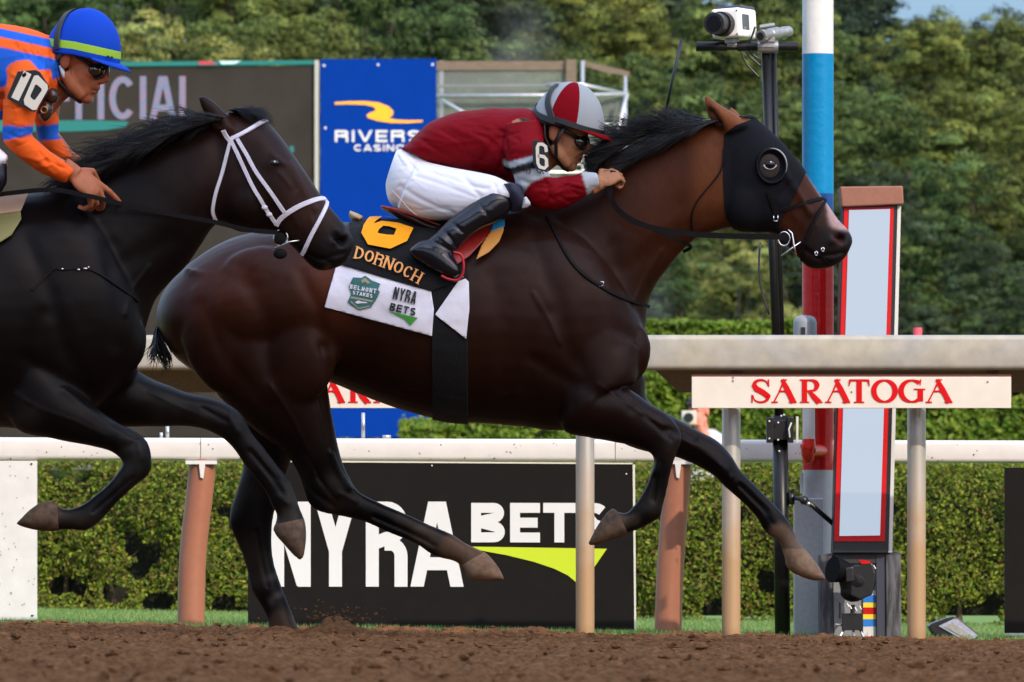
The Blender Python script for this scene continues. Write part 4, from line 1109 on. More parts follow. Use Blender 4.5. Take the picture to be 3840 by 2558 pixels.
for c_, v0, v1 in [('w', 2215, 2232), ('b', 2232, 2260), ('y', 2260, 2278), ('r', 2278, 2304), ('y', 2304, 2322), ('b', 2322, 2350), ('w', 2350, 2386), ('r', 2386, 2420)]:
    mquad([(3237, v0), (3285, v0), (3285, v1), (3237, v1)], YM + .05, .009, "colour_stripe", cols[c_])
# remote camera at its foot
t = thing("remote_camera", "black remote camera with lens hood on a small stand at the mirror box's foot", "camera"); YE = 35.0; t.location = P(3200, 2395, YE)
mb = MB(); mb.tube([P(3122, 2135, YE - .03), P(3168, 2144, YE)], [M(50, YE), M(40, YE)], 28, flat=1); attach(smooth_angle(mb.build("lens_hood", mat("hood_black", (.004, .004, .005), rough=.7, spec=.1))), t)
mb = MB(); mb.pell(3215, 2180, YE, 70, 66, .06, 10); mb.pell(3200, 2220, YE, 50, 38, .05, 0); mb.pell(3245, 2140, YE, 40, 38, .045, 0); mb.tube([P(3160, 2150, YE), P(3215, 2165, YE)], M(38, YE), 20)
attach(organic("camera_body", mb, mat("camera_black", (.006, .006, .007), rough=.55, spec=.2, noise=.3, bump=.4, bscale=40), .006, 2), t)
mb = MB(); mb.prism([(3196, 2120), (3272, 2112), (3284, 2150), (3272, 2230), (3226, 2250), (3188, 2232)], YE - .055, .04); mb.prism([(3168, 2130), (3200, 2124), (3204, 2180), (3172, 2186)], YE - .06, .05); attach(mb.build("camera_back", m_black, bevel=.006), t)
mb = MB(); mb.prism([(3221, 2098), (3262, 2104), (3266, 2114), (3230, 2116)], YE - .06, .05); attach(mb.build("red_strap", m_red), t)
mb = MB(); mb.tube([P(3198, 2268, YE), P(3196, 2330, YE)], M(9, YE), 10); mb.pbox(3158, 3236, 2300, 2364, YE - .02, .05); mb.tube([P(3150, 2258, YE - .02), P(3150, 2320, YE - .02)], M(5, YE), 8); attach(mb.build("stand_head", m_black, bevel=.004), t)
mb = MB()
for a, b3 in [((3165, 2362), (3140, 2402)), ((3225, 2362), (3245, 2402)), ((3200, 2362), (3205, 2402)), ((3160, 2345), (3132, 2342))]: mb.tube([P(*a, YE), P(*b3, YE - .02)], M(4.5, YE), 8)
for q in [(3185, 2270), (3205, 2278), (3222, 2272), (3175, 2262), (3275, 2120)]: mb.tube([P(q[0], q[1], YE - .05), P(q[0] + 8, q[1] + 14, YE - .05)], M(3, YE), 6)
attach(mb.build("stand_leg", m_steel), t)
# floodlight
t = thing("strobe_light", "black floodlight lying tilted on the grass at the dirt's edge, right of the posts", "lamp"); YL = 35.4; t.location = P(3570, 2395, YL)
mb = MB(); mb.prism([(3480, 2350), (3494, 2338), (3548, 2318), (3574, 2312), (3592, 2316), (3676, 2384), (3664, 2398), (3560, 2406), (3500, 2380)], YL, .16); attach(mb.build("housing", m_black, bevel=.006), t)
mb = MB(); mb.prism([(3520, 2348), (3578, 2320), (3590, 2322), (3668, 2384), (3655, 2394), (3612, 2400)], YL - .006, .0055); attach(mb.build("lamp_glass", mat("lamp_glass", (.34, .35, .45), rough=.12, spec=.8, noise=.2, nscale=30)), t)
mb = MB(); mb.prism([(3540, 2350), (3572, 2336), (3650, 2388), (3622, 2394)], YL - .009, .0025); attach(mb.build("reflector", mat("reflector", (.6, .58, .55), rough=.2, metal=.6, noise=.25, nscale=40)), t)

# ------------------------------------------------------------------ the grandstand that shades the track
m_stand = mat("stand_wall", (.30, .28, .25), rough=.8, noise=.1)
t = thing("grandstand", "tall roofed grandstand behind the photographer that shades the track", "grandstand")
YG = -16.0; t.location = (0, YG, 0)
EDGE = 33.8      # where the roof's shadow ends on the ground
kx = math.cos(SUN_AZ)
HS = (EDGE - YG) * math.tan(SUN_EL) / kx
mb = MB(); mb.box(-60, 60, YG - 24, YG, HS - .8, HS); attach(mb.build("roof", mat("stand_roof", (.5, .5, .48), rough=.7)), t)
mb = MB()
for k in range(8): mb.box(-60, 60, YG - 18 + k * 2, YG - 16 + k * 2, -.05, 1.0 + (7 - k) * .7)
attach(mb.build("seating_tier", m_stand), t)
for x in range(-55, 56, 22):
    mb = MB(); mb.box(x - .3, x + .3, YG - 12.6, YG - 12.0, 0, HS - .8); attach(mb.build("column", m_stand), t)
# ------------------------------------------------------------------ horses
m_coat = mat("horse_coat", (0.03, 0.015, 0.01), rough=0.40, spec=0.11, attr="Col", bump=0.06, bscale=220, stretch=(1, 1, .3), noise=0.12, nscale=30)
m_mane = mat("horse_hair", (0.006, 0.005, 0.005), rough=0.45, spec=0.4)
m_leather = mat("black_leather", (0.007, 0.006, 0.006), rough=0.65, spec=0.12, noise=0.2, nscale=40)
m_brleather = mat("brown_leather", (0.035, 0.018, 0.012), rough=0.4, spec=0.5, noise=0.2, nscale=40)
m_bridlew = mat("white_bridle", (0.72, 0.68, 0.74), rough=0.4)
m_chrome = mat("bit_steel", (0.75, 0.75, 0.75), rough=0.18, metal=1.0)
m_eye = mat("eye_black", (0.004, 0.003, 0.002), rough=0.16, spec=0.45)

def smoothstep(a, b, x):
    t = np.clip((x - a) / (b - a), 0, 1); return t * t * (3 - 2 * t)
def mixc(c, col, f):
    return c * (1 - f[:, None]) + np.array(col)[None] * f[:, None]

def hair_locks(name, roots, parent, n, seed, length, droop, spread, Yc, rad=0.0012, material=None, segs=6, flow=(-1, -.15), curl=.25, ydir=0.0):
    """locks of hair: thin tapering strands from a line of roots in the picture, streaming along flow"""
    r = np.random.default_rng(seed); mb = MB()
    root = catmull(np.array([p[:2] for p in roots], float), 200); ln = np.interp(np.linspace(0, 1, 200), np.linspace(0, 1, len(roots)), [p[2] for p in roots])
    ang = np.interp(np.linspace(0, 1, 200), np.linspace(0, 1, len(roots)), [p[3] for p in roots])
    nl = n // 4
    for l in range(nl):
        k0 = r.random(); lock_a = r.normal(0, spread); lock_l = r.uniform(.6, 1.15); side = r.uniform(-1, 1)
        ph = r.uniform(0, 6.28)
        for s in range(11):
            k = min(199, max(0, int((k0 + r.normal(0, .006)) * 199)))
            u, v = root[k]; L = ln[k] * lock_l * r.uniform(.75, 1.1)
            a = math.radians(ang[k]) + lock_a + r.normal(0, .06)
            y = Yc + side * .035 + r.normal(0, .008) + ydir * .02
            pts = []
            for q in range(segs):
                t = q / (segs - 1)
                aa = a + curl * math.sin(ph + 2.6 * t) * t
                uu = u + math.cos(aa) * L * t; vv = v - math.sin(aa) * L * t + droop * L * t * t
                pts.append(P(uu, vv, y + side * .05 * t))
            mb.tube(pts, [rad * (1 - .8 * (q / (segs - 1))) for q in range(segs)], 4)
    return mb.build(name, material or m_mane, parent, smooth=True)

# ================================================= leading horse
Y6 = 30.0
h6 = thing("horse", "leading bay racehorse in full stride wearing a black hood and black bridle", "horse", "racing horses")
mb = MB()
mb.pairs(Y6, [((588, 1160), (592, 1240), .06), ((612, 1100), (630, 1300), .16), ((660, 1035), (680, 1360), .22), ((740, 965), (800, 1430), .265), ((850, 902), (950, 1450), .295), ((960, 868), (1080, 1440), .30),
              ((1100, 846), (1200, 1425), .295), ((1250, 835), (1330, 1472), .295), ((1400, 834), (1450, 1520), .305), ((1550, 838), (1570, 1556), .31), ((1700, 825), (1700, 1582), .305),
              ((1820, 800), (1830, 1590), .285), ((1920, 785), (1960, 1600), .265), ((2010, 790), (2090, 1618), .25), ((2100, 800), (2230, 1590), .235), ((2200, 860), (2330, 1500), .215),
              ((2300, 980), (2385, 1400), .17), ((2372, 1120), (2410, 1300), .10), ((2400, 1190), (2415, 1240), .05)], 70, 40)
mb.pairs(Y6, [((1880, 810), (2300, 1430), .18), ((1950, 780), (2395, 1330), .155), ((2030, 755), (2422, 1220), .135), ((2120, 700), (2432, 1140), .118), ((2220, 630), (2462, 1065), .105), ((2330, 560), (2512, 1000), .097),
              ((2440, 508), (2562, 940), .09), ((2540, 472), (2620, 890), .087), ((2640, 450), (2690, 866), .085), ((2740, 440), (2750, 850), .075)], 50, 32, ex=2.15)
mb.pairs(Y6, [((2690, 455), (2690, 800), .06), ((2757, 438), (2735, 850), .08), ((2823, 445), (2775, 866), .096), ((2880, 490), (2830, 868), .105), ((2935, 540), (2880, 874), .103), ((2990, 602), (2925, 900), .088),
              ((3033, 663), (2965, 938), .072), ((3073, 724), (3000, 972), .062), ((3110, 775), (3025, 1000), .056), ((3145, 827), (3060, 1009), .056), ((3178, 862), (3110, 1003), .054), ((3193, 885), (3150, 985), .043), ((3198, 905), (3175, 955), .028)], 46, 28, ex=2.3)
# near hind
mb.pairs(Y6, [((690, 1000), (1190, 1180), .14, -.11), ((680, 1250), (1222, 1350), .135, -.14), ((790, 1450), (1235, 1480), .12, -.15), ((940, 1600), (1250, 1590), .09, -.15), ((1055, 1690), (1274, 1700), .068, -.14),
              ((1112, 1765), (1305, 1776), .054, -.13), ((1134, 1827), (1341, 1837), .05, -.13), ((1158, 1890), (1378, 1862), .048, -.12), ((1200, 1920), (1404, 1876), .043, -.12), ((1310, 1944), (1440, 1893), .035, -.12), ((1382, 1964), (1500, 1918), .032, -.12),
              ((1463, 2000), (1560, 1946), .031, -.12), ((1555, 2036), (1625, 1975), .033, -.12), ((1622, 2082), (1693, 2003), .037, -.12), ((1675, 2097), (1737, 2032), .033, -.12), ((1716, 2108), (1786, 2056), .035, -.12),
              ((1734, 2136), (1830, 2080), .045, -.12), ((1760, 2166), (1862, 2117), .053, -.12), ((1815, 2178), (1880, 2147), .05, -.12), ((1862, 2174), (1887, 2164), .035, -.12)], 70, 28)
# far hind
mb.pairs(Y6, [((800, 1350), (1150, 1450), .13, .12), ((880, 1550), (1130, 1600), .1, .13), ((910, 1724), (1090, 1740), .07, .13), ((893, 1816), (1060, 1830), .055, .12), ((861, 1930), (1028, 1935), .05, .12), ((870, 1990), (1020, 1995), .045, .12),
              ((905, 2075), (1020, 2061), .037, .12), ((928, 2150), (1034, 2130), .034, .12), ((942, 2214), (1058, 2204), .038, .12), ((980, 2275), (1084, 2272), .034, .12), ((1003, 2325), (1104, 2325), .042, .12), ((1008, 2385), (1125, 2380), .052, .12)], 50, 28)
# near fore, folded
mb.pairs(Y6, [((2030, 1130), (2400, 1300), .10, -.12), ((2090, 1480), (2385, 1430), .105, -.13), ((2110, 1610), (2310, 1430), .095, -.135), ((2205, 1640), (2385, 1475), .082, -.13), ((2300, 1658), (2440, 1515), .068, -.12), ((2390, 1680), (2505, 1553), .056, -.12),
              ((2445, 1706), (2553, 1612), .05, -.12), ((2452, 1740), (2556, 1660), .048, -.12), ((2441, 1770), (2534, 1712), .044, -.12), ((2426, 1812), (2512, 1782), .036, -.12), ((2410, 1847), (2502, 1837), .032, -.12), ((2389, 1882), (2489, 1888), .033, -.12),
              ((2366, 1910), (2480, 1936), .037, -.12), ((2348, 1926), (2436, 1964), .034, -.12), ((2322, 1922), (2388, 1986), .034, -.12), ((2290, 1910), (2338, 2006), .044, -.12), ((2256, 1946), (2288, 2020), .052, -.12), ((2226, 1998), (2250, 2038), .05, -.12), ((2209, 2034), (2220, 2044), .03, -.12)], 70, 28)
# far fore, leading
mb.pairs(Y6, [((2150, 1480), (2420, 1400), .11, .10), ((2300, 1640), (2430, 1500), .09, .11), ((2420, 1692), (2520, 1560), .075, .11), ((2538, 1714), (2600, 1604), .06, .11), ((2620, 1752), (2690, 1652), .052, .11), ((2676, 1783), (2744, 1709), .05, .11),
              ((2716, 1823), (2776, 1762), .042, .11), ((2767, 1868), (2830, 1815), .034, .11), ((2810, 1912), (2875, 1862), .031, .11), ((2840, 1946), (2925, 1912), .033, .11), ((2862, 1988), (2958, 1954), .037, .11), ((2888, 2014), (2982, 2000), .034, .11),
              ((2915, 2026), (2999, 2036), .034, .11), ((2936, 2068), (3032, 2075), .043, .11), ((2945, 2108), (3057, 2106), .052, .11), ((2968, 2146), (3078, 2137), .054, .11), ((3040, 2174), (3092, 2167), .045, .11)], 66, 28)
# ears
def ear(mb, Y, st): mb.pairs(Y, st, 20, 16)
ear(mb, Y6, [((2720, 505), (2812, 470), .032, -.055), ((2694, 482), (2760, 428), .030, -.062), ((2667, 452), (2718, 404), .026, -.068), ((2646, 414), (2687, 382), .019, -.072), ((2637, 362), (2652, 356), .009, -.074)])
ear(mb, Y6, [((2735, 470), (2800, 450), .024, .055), ((2728, 440), (2768, 425), .02, .06), ((2734, 408), (2742, 400), .006, .065)])
# muscle masses
for (u, v, ru, rv, ry, dy, ang) in [(1020, 1120, 230, 190, .09, -.205, 20), (830, 1260, 150, 230, .08, -.2, -15), (1120, 1330, 150, 190, .055, -.235, 10), 
                                    (2360, 1330, 80, 120, .045, -.09, 10), (2330, 1300, 80, 150, .08, .0, 0), (1010, 1120, 230, 190, .13, .19, 20)]:
    mb.pell(u, v, Y6 + dy, ru, rv, ry, ang)
mb.pell(2805, 760, Y6 - .05, 80, 100, .055, 10); mb.pell(2805, 760, Y6 + .05, 80, 100, .055, 10)
body6 = organic("body", mb, m_coat, .0075, 12, h6)
sculpt(body6, [([(1215, 1300), (1190, 1150), (1130, 1030)], 25.3, -0.0072), ([(1235, 1440), (1215, 1300)], 23, -0.0096), ([(900, 1000), (1000, 1200), (1010, 1400)], 40.25, -0.0072), ([(760, 1150), (850, 1350), (1000, 1520)], 34.5, -0.006),
               ([(1990, 900), (2080, 1100), (2130, 1300), (2200, 1420)], 34.5, -0.0072), ([(2300, 930), (2340, 1120), (2330, 1290)], 36.8, -0.0084), ([(2000, 1350), (2130, 1430), (2250, 1480)], 29.9, -0.0084), ([(2050, 1180), (2000, 1300), (1960, 1450)], 34.5, -0.006),
               ([(2390, 1380), (2330, 1470), (2370, 1530)], 20.7, -0.006), ([(2520, 900), (2400, 960), (2300, 1010), (2200, 1060)], 39.1, -0.0048), ([(2640, 780), (2520, 830), (2420, 900), (2350, 980)], 34.5, 0.0036), ([(2700, 560), (2680, 700), (2660, 800)], 29.9, -0.0072),
               ([(1400, 1000), (1500, 1200), (1480, 1400)], 92, 0.0036), ([(1850, 1050), (1900, 1250), (1900, 1450)], 46, -0.0048), ([(1250, 1430), (1400, 1480), (1600, 1530), (1800, 1550)], 29.9, 0.0036),
               ([(1120, 1780), (1180, 1850), (1250, 1900)], 12, -0.0096), ([(1240, 1700), (1270, 1770), (1310, 1830)], 10, 0.0096), ([(1400, 1940), (1600, 2025)], 9, -0.0064), ([(2560, 1640), (2640, 1690), (2720, 1760)], 14, 0.0064),
               ([(2600, 1640), (2500, 1610)], 16, -0.0096), ([(2780, 1820), (2880, 1920)], 8, -0.0064), ([(2455, 1790), (2450, 1870)], 9, -0.0064),
               # face
               ([(2930, 640), (2990, 720), (3040, 800)], 14, 0.0096), ([(2900, 770), (2960, 830), (3000, 880)], 25.3, -0.0048), ([(3120, 905), (3150, 880)], 14, .010), ([(3085, 960), (3130, 955), (3165, 948)], 8, -0.0096), ([(3010, 930), (3060, 965), (3110, 985)], 7, -.007), ([(2905, 612)], 29.9, 0.006), ([(2960, 690), (2930, 730)], 16, -0.0064)], Y6)
# nostril hollow, ear hollow
sculpt(body6, [([(3140, 882), (3155, 896)], 13, -.030), ([(2700, 462), (2672, 420)], 10, -.012)], Y6, both=True)

def relief(o, seed, amp):
    co = getco(o.data); no = getno(o.data)
    n = fbm(co[:, 0] + 3, co[:, 2] + co[:, 1] * .7, 7, seed, 3) - .5; n2 = fbm(co[:, 0] * 1.0, co[:, 2] * .6 + co[:, 1], 16, seed + 9, 2) - .5
    setco(o.data, co + no * (amp * n + amp * .35 * n2)[:, None])
relief(body6, 201, .007)
sculpt(body6, [([(2240, 1440), (2330, 1500), (2420, 1560), (2500, 1600)], 5, .003), ([(1900, 1480), (1750, 1500), (1600, 1470), (1500, 1440)], 5, .003), ([(1010, 1440), (1090, 1560), (1150, 1680), (1180, 1780)], 6, .004), ([(1190, 1500), (1215, 1600), (1240, 1700)], 5, .003), ([(2980, 700), (2960, 760), (2990, 830)], 5, .003), ([(3010, 740), (3030, 800), (3060, 850)], 4, .003), ([(2960, 680), (2930, 640)], 6, .003),
               ([(2560, 1650), (2680, 1730), (2790, 1850), (2900, 1960)], 5, .003), ([(2000, 1100), (2060, 1200), (2100, 1290)], 8, .004), ([(2480, 940), (2420, 1040), (2380, 1130)], 8, .004), ([(1400, 1938), (1520, 1990), (1630, 2048)], 6, -.007), ([(2478, 1730), (2462, 1800), (2450, 1880)], 6, -.007), ([(2770, 1820), (2850, 1900), (2900, 1965)], 6, -.007), ([(1150, 1700), (1200, 1800), (1260, 1880)], 7, -.007), ([(1270, 1850), (1330, 1880)], 9, .005), ([(2520, 1640), (2500, 1700)], 9, .005), ([(2700, 1745), (2740, 1790)], 9, .005), ([(2420, 1560), (2520, 1650)], 7, -.006), ([(960, 1990), (985, 2120), (1005, 2200)], 6, -.006)], Y6)
def coat6(o):
    co = getco(o.data); no = getno(o.data); u, v = proj(co)
    n1 = np.array([mnoise.noise(Vector(p * 3.0)) for p in co.tolist()] if False else fbm(co[:, 0] * 2 + co[:, 1], co[:, 2] * 2, 1.6, 5, 3) - .5)
    n2 = fbm(co[:, 0], co[:, 2] + co[:, 1], 9, 15, 3) - .5
    c = np.tile(np.array([.0175, .0054, .0026]), (len(co), 1))
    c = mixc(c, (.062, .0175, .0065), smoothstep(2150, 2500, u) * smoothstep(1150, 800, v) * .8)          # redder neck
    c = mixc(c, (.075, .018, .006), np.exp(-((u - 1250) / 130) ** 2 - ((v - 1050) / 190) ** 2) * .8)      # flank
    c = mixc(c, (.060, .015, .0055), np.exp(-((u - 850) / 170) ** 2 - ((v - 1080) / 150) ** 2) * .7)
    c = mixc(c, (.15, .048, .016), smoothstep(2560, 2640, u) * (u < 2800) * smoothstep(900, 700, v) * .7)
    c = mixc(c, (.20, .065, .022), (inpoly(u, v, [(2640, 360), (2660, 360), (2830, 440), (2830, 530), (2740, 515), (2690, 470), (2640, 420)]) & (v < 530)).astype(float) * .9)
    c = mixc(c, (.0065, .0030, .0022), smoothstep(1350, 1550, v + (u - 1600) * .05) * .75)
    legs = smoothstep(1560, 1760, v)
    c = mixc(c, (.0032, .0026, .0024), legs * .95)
    # black muzzle, brown hoofs and dusty pasterns
    c = mixc(c, (.016, .012, .011), smoothstep(2960, 3080, u) * smoothstep(740, 900, v))
    for (pts, wd, f, col) in [([(1700, 2060), (1880, 2172)], 66, 1, (.115, .062, .034)), ([(1800, 2125), (1840, 2165)], 46, .8, (.20, .115, .062)), ([(1580, 2000), (1680, 2060)], 45, .6, (.075, .052, .032)), ([(2920, 2010), (3000, 2080)], 52, .85, (.10, .065, .040)), ([(3000, 2110), (3070, 2160)], 62, .95, (.15, .092, .055)),
                              ([(2300, 1960), (2225, 2035)], 62, .9, (.075, .045, .028)), ([(2380, 1950), (2310, 1960)], 30, .5, (.055, .038, .026)), ([(1060, 2340)], 70, .6, (.06, .035, .02)), ([(1690, 2050), (1790, 2110)], 52, .75, (.10, .060, .034)), ([(2925, 2000), (2990, 2070)], 50, .8, (.12, .075, .045)), ([(1000, 2170), (1030, 2160)], 14, .5, (.10, .085, .085)), ([(1030, 2238), (1052, 2228)], 12, .6, (.12, .10, .10)), ([(1010, 2250), (1024, 2262)], 7, .6, (.10, .09, .09)), ([(1500, 1950), (1640, 2030)], 34, .4, (.045, .032, .022))]:
        d = segdist(u, v, pts); c = mixc(c, col, smoothstep(wd, wd * .55, d) * f)
    # bands of the hind wraps, white blaze
    c = mixc(c, (.30, .18, .16), smoothstep(10, 4, segdist(u, v, [(3040, 668), (3075, 725), (3110, 775)])) * .7)
    c = mixc(c, (.52, .33, .29), (inpoly(u, v, [(3085, 735), (3112, 770), (3150, 826), (3182, 866), (3150, 862), (3112, 845), (3104, 800), (3098, 760)])).astype(float) * .9)
    c = mixc(c, (.10, .02, .015), smoothstep(9, 4, segdist(u, v, [(3138, 898), (3152, 904)])))
    c = mixc(c, (.006, .004, .004), smoothstep(13, 8, segdist(u, v, [(3136, 878), (3158, 892)])) * .9)
    c = mixc(c, (.008, .005, .004), smoothstep(16, 9, segdist(u, v, [(2712, 478), (2690, 450), (2660, 400)])) * .95)
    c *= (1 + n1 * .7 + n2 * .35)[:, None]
    # dust splashed on the legs
    d = np.clip(n2 * 3 - .15, 0, 1) * legs
    c = mixc(c, (.05, .034, .024), d * .35)
    setcol(o, c)
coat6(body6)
m_hoof = mat("hoof_horn", (.17, .10, .058), rough=.75, spec=.2, noise=.22, nscale=22, stretch=(1, 1, 1), col2=(.24, .15, .088), bump=.15, bscale=50)
m_hoofd = mat("dark_hoof", (.06, .042, .030), rough=.75, spec=.2, noise=.25, nscale=22, col2=(.13, .08, .045), bump=.15, bscale=50)
def hoof(par, Y, dy, st, m):
    mb = MB(); mb.pairs(Y + dy, [(a, b, w_) for a, b, w_ in st], 16, 30, ex=2.3)
    o = mb.build("hoof", m, par); return smooth_angle(o, 50)
hoof(h6, Y6, -.12, [((1728, 2122), (1816, 2070), .042), ((1740, 2142), (1834, 2084), .050), ((1758, 2168), (1856, 2110), .056), ((1800, 2178), (1874, 2136), .054), ((1846, 2178), (1886, 2160), .042), ((1878, 2176), (1889, 2170), .02)], m_hoof)
hoof(h6, Y6, .11, [((2932, 2058), (3018, 2058), .042), ((2942, 2090), (3044, 2090), .050), ((2952, 2128), (3066, 2120), .055), ((2990, 2156), (3080, 2142), .053), ((3045, 2176), (3092, 2160), .042), ((3084, 2176), (3094, 2170), .02)], m_hoof)
hoof(h6, Y6, -.12, [((2312, 1914), (2356, 2002), .042), ((2294, 1908), (2334, 2012), .048), ((2264, 1938), (2294, 2024), .053), ((2238, 1976), (2262, 2036), .051), ((2216, 2018), (2232, 2044), .036), ((2207, 2036), (2212, 2044), .016)], m_hoofd)
dr6 = Drape(body6)
mane6 = hair_locks("mane", [(2650, 446, 140, 173), (2560, 462, 200, 172), (2450, 495, 210, 178), (2360, 540, 190, 182), (2290, 585, 100, 188), (2250, 620, 60, 196)], h6, 1000, 41, 1, .14, .15, Y6 - .02)
hair_locks("mane", [(2700, 450, 170, 184), (2600, 490, 190, 190), (2500, 535, 180, 194), (2410, 585, 140, 198), (2330, 630, 90, 204)], h6, 1100, 42, 1, .16, .10, Y6 - .075, curl=.15)
tail6 = hair_locks("tail", [(600, 1180, 190, 262), (590, 1230, 170, 275), (592, 1270, 120, 290)], h6, 70, 43, 1, .0, .16, Y6, rad=.003)
hair_locks("forelock", [(2770, 435, 60, -10), (2800, 440, 60, -25)], h6, 60, 44, 1, .1, .2, Y6)

# hood with eye cup
m_hood = mat("hood_cloth", (0.007, 0.007, 0.009), rough=0.8, spec=0.15, bump=0.12, bscale=120)
hood = shell(body6, [(2832, 442), (2862, 466), (2912, 508), (2962, 566), (3014, 628), (3026, 652), (2975, 745), (2915, 868), (2795, 874), (2752, 860), (2724, 818), (2710, 750), (2712, 660), (2708, 560), (2716, 505), (2760, 470)], .004, "hood", m_hood, h6)
mb = MB()
c0, n0 = dr6.hit(2893, 624, Y6, False, .006)
ny = Vector((n0.x * .3, n0.y, n0.z * .3)).normalized(); e1 = ny.cross(Vector((0, 0, 1))).normalized(); e2 = e1.cross(ny)
def ring_at(c, r, d, n=36): return [c + ny * d + e1 * (r * math.cos(2 * math.pi * k / n)) + e2 * (r * 1.16 * math.sin(2 * math.pi * k / n)) for k in range(n)]
mb.rings([ring_at(c0, M(62, Y6), -.012), ring_at(c0, M(61, Y6), .004), ring_at(c0, M(58, Y6), .012), ring_at(c0, M(53, Y6), .015), ring_at(c0, M(50, Y6), .012), ring_at(c0, M(47, Y6), .004), ring_at(c0, M(40, Y6), -.002)])
mb.build("blinker_cup", mat("cup_plastic", (.006, .006, .007), rough=.5, spec=.18), h6, smooth=True)
mb = MB(); dome = []
for k in range(7):
    a_ = math.pi / 2 * k / 6.0; dome.append(ring_at(c0 + e1 * M(8, Y6), M(40 * math.cos(a_) + .6, Y6), .002 + .007 * math.sin(a_)))
mb.rings(dome); mb.build("cup_mesh", mat("cup_mesh", (.040, .030, .026), rough=.6, spec=.2, noise=.3, nscale=200), h6, smooth=True)
ec = c0 + ny * .007 + e1 * M(6, Y6) - e2 * M(-6, Y6)
mb = MB(); mb.ell(ec, (M(22, Y6), .008, M(17, Y6))); mb.build("eye", m_eye, h6, smooth=True)
mb = MB(); mb.tube([ec + Vector((M(23 * math.cos(a_), Y6), -.0045, M(18 * math.sin(a_), Y6))) for a_ in [math.radians(x) for x in range(185, 356, 10)]], [M(.8 + 2.6 * abs(math.cos(math.radians(185 + 10 * k))), Y6) for k in range(18)], 6); mb.build("eye_white", mat("eye_white", (.55, .50, .47), rough=.3), h6, smooth=True)
mb = MB(); mb.ell(ec + Vector((M(3, Y6), -.0085, M(8, Y6))), (M(3.5, Y6), .002, M(4, Y6))); mb.build("eye_glint", mat("glint", (.8, .8, .8), rough=.2), h6, smooth=True)
q = [c0 + ny * .0165 + e1 * (M(56, Y6) * math.cos(a)) + e2 * (M(56, Y6) * 1.16 * math.sin(a)) for a in [math.radians(x) for x in range(84, 205, 6)]]
mb = MB(); mb.tube(q, [M(.8 + 2.4 * math.sin(math.pi * k / 20), Y6) for k in range(21)], 8); mb.build("cup_highlight", mat("highlight_silver", (.42, .42, .40), rough=.35, metal=.6), h6, smooth=True)  # tapering silver arc modelled as the highlight on the cup's upper rim
# bridle
strap(dr6, "noseband", [(2925, 790), (2985, 772), (3050, 752), (3096, 744)], 15, Y6, m_leather, h6, off=.005)
strap(dr6, "figure_eight_strap", [(3098, 748), (3062, 810), (3030, 880), (3012, 930), (3010, 975)], 13, Y6, m_leather, h6, off=.005)
strap(dr6, "cheek_strap", [(2880, 720), (2905, 790), (2918, 850), (2926, 880)], 17, Y6, m_leather, h6, off=.008)
strap(dr6, "chin_strap", [(3012, 905), (3050, 935), (3080, 960), (3112, 992)], 9, Y6, m_leather, h6, off=.005)
strap(dr6, "throat_latch", [(2714, 560), (2705, 640), (2640, 720), (2600, 780), (2592, 840), (2604, 880)], 6, Y6, m_leather, h6, off=.004)
for (u, v) in [(2908, 815), (3085, 935), (3062, 948)]:
    mb = MB(); c1, n1 = dr6.hit(u, v, Y6, False, .010)
    e = .010 if u < 3000 else .006
    for a, b in [((-e, -e), (e, -e)), ((e, -e), (e, e)), ((e, e), (-e, e)), ((-e, e), (-e, -e))]:
        mb.tube([c1 + Vector((a[0] * .7, 0, a[1])), c1 + Vector((b[0] * .7, 0, b[1]))], .0022, 6)
    mb.build("buckle", m_chrome, h6, smooth=True)
c1, n1 = dr6.hit(2945, 888, Y6, False, .012); mb = MB()
q = [c1 + Vector((M(22, Y6) * math.cos(a), -.002, M(26, Y6) * math.sin(a))) for a in [2 * math.pi * k / 20 for k in range(21)]]
mb.tube(q, .0032, 8, cap=False); mb.tube([c1 + Vector((M(10, Y6), -.004, M(40, Y6))), c1 + Vector((M(30, Y6), -.006, M(20, Y6))), c1 + Vector((M(38, Y6), -.008, M(-30, Y6))), c1 + Vector((M(46, Y6), -.008, M(-62, Y6)))], .0034, 8)
mb.tube([c1 + Vector((M(-10, Y6), -.003, M(-66, Y6))), c1 + Vector((M(20, Y6), -.005, M(-42, Y6))), c1 + Vector((M(62, Y6), -.006, M(-12, Y6)))], .003, 8); mb.build("bit", m_chrome, h6, smooth=True)
mb = MB(); mb.ell(c1 + Vector((0, -.001, 0)), (M(19, Y6), .006, M(22, Y6))); mb.build("bit_guard", m_leather, h6, smooth=True)
def rein(pts, wpx, Y, m, par, name="rein"):
    q = catmull(np.array(pts, float), 40); mb = MB(); r = []
    pos = [P(a[0], a[1], a[2]) for a in q]
    for i, p in enumerate(pos):
        d = (pos[min(i + 1, 39)] - pos[max(i - 1, 0)]).normalized(); s = d.cross(Vector((0, -1, 0))).normalized(); n = Vector((0, -1, 0)); hw = M(wpx, Y) / 2
        r.append([p - s * hw - n * .002, p + s * hw - n * .002, p + s * hw + n * .003, p - s * hw + n * .003])
    mb.rings(r); return mb.build(name, m, par)
rein([(2300, 640, 29.83), (2288, 700, 29.82), (2292, 745, 29.82), (2320, 790, 29.83), (2380, 832, 29.84), (2480, 862, 29.85), (2600, 878, 29.86), (2700, 884, 29.86), (2850, 888, 29.87), (2940, 888, 29.89)], 21, Y6, m_leather, h6)
rein([(2330, 800, 29.84), (2460, 866, 29.85), (2540, 900, 29.86), (2590, 925, 29.92), (2562, 945, 30.0)], 12, Y6, m_leather, h6, "martingale_strap")
strap(dr6, "breast_strap", [(2052, 812), (2080, 870), (2115, 940), (2165, 1010), (2248, 1074), (2330, 1118), (2436, 1150)], 13, Y6, m_leather, h6, off=.004)
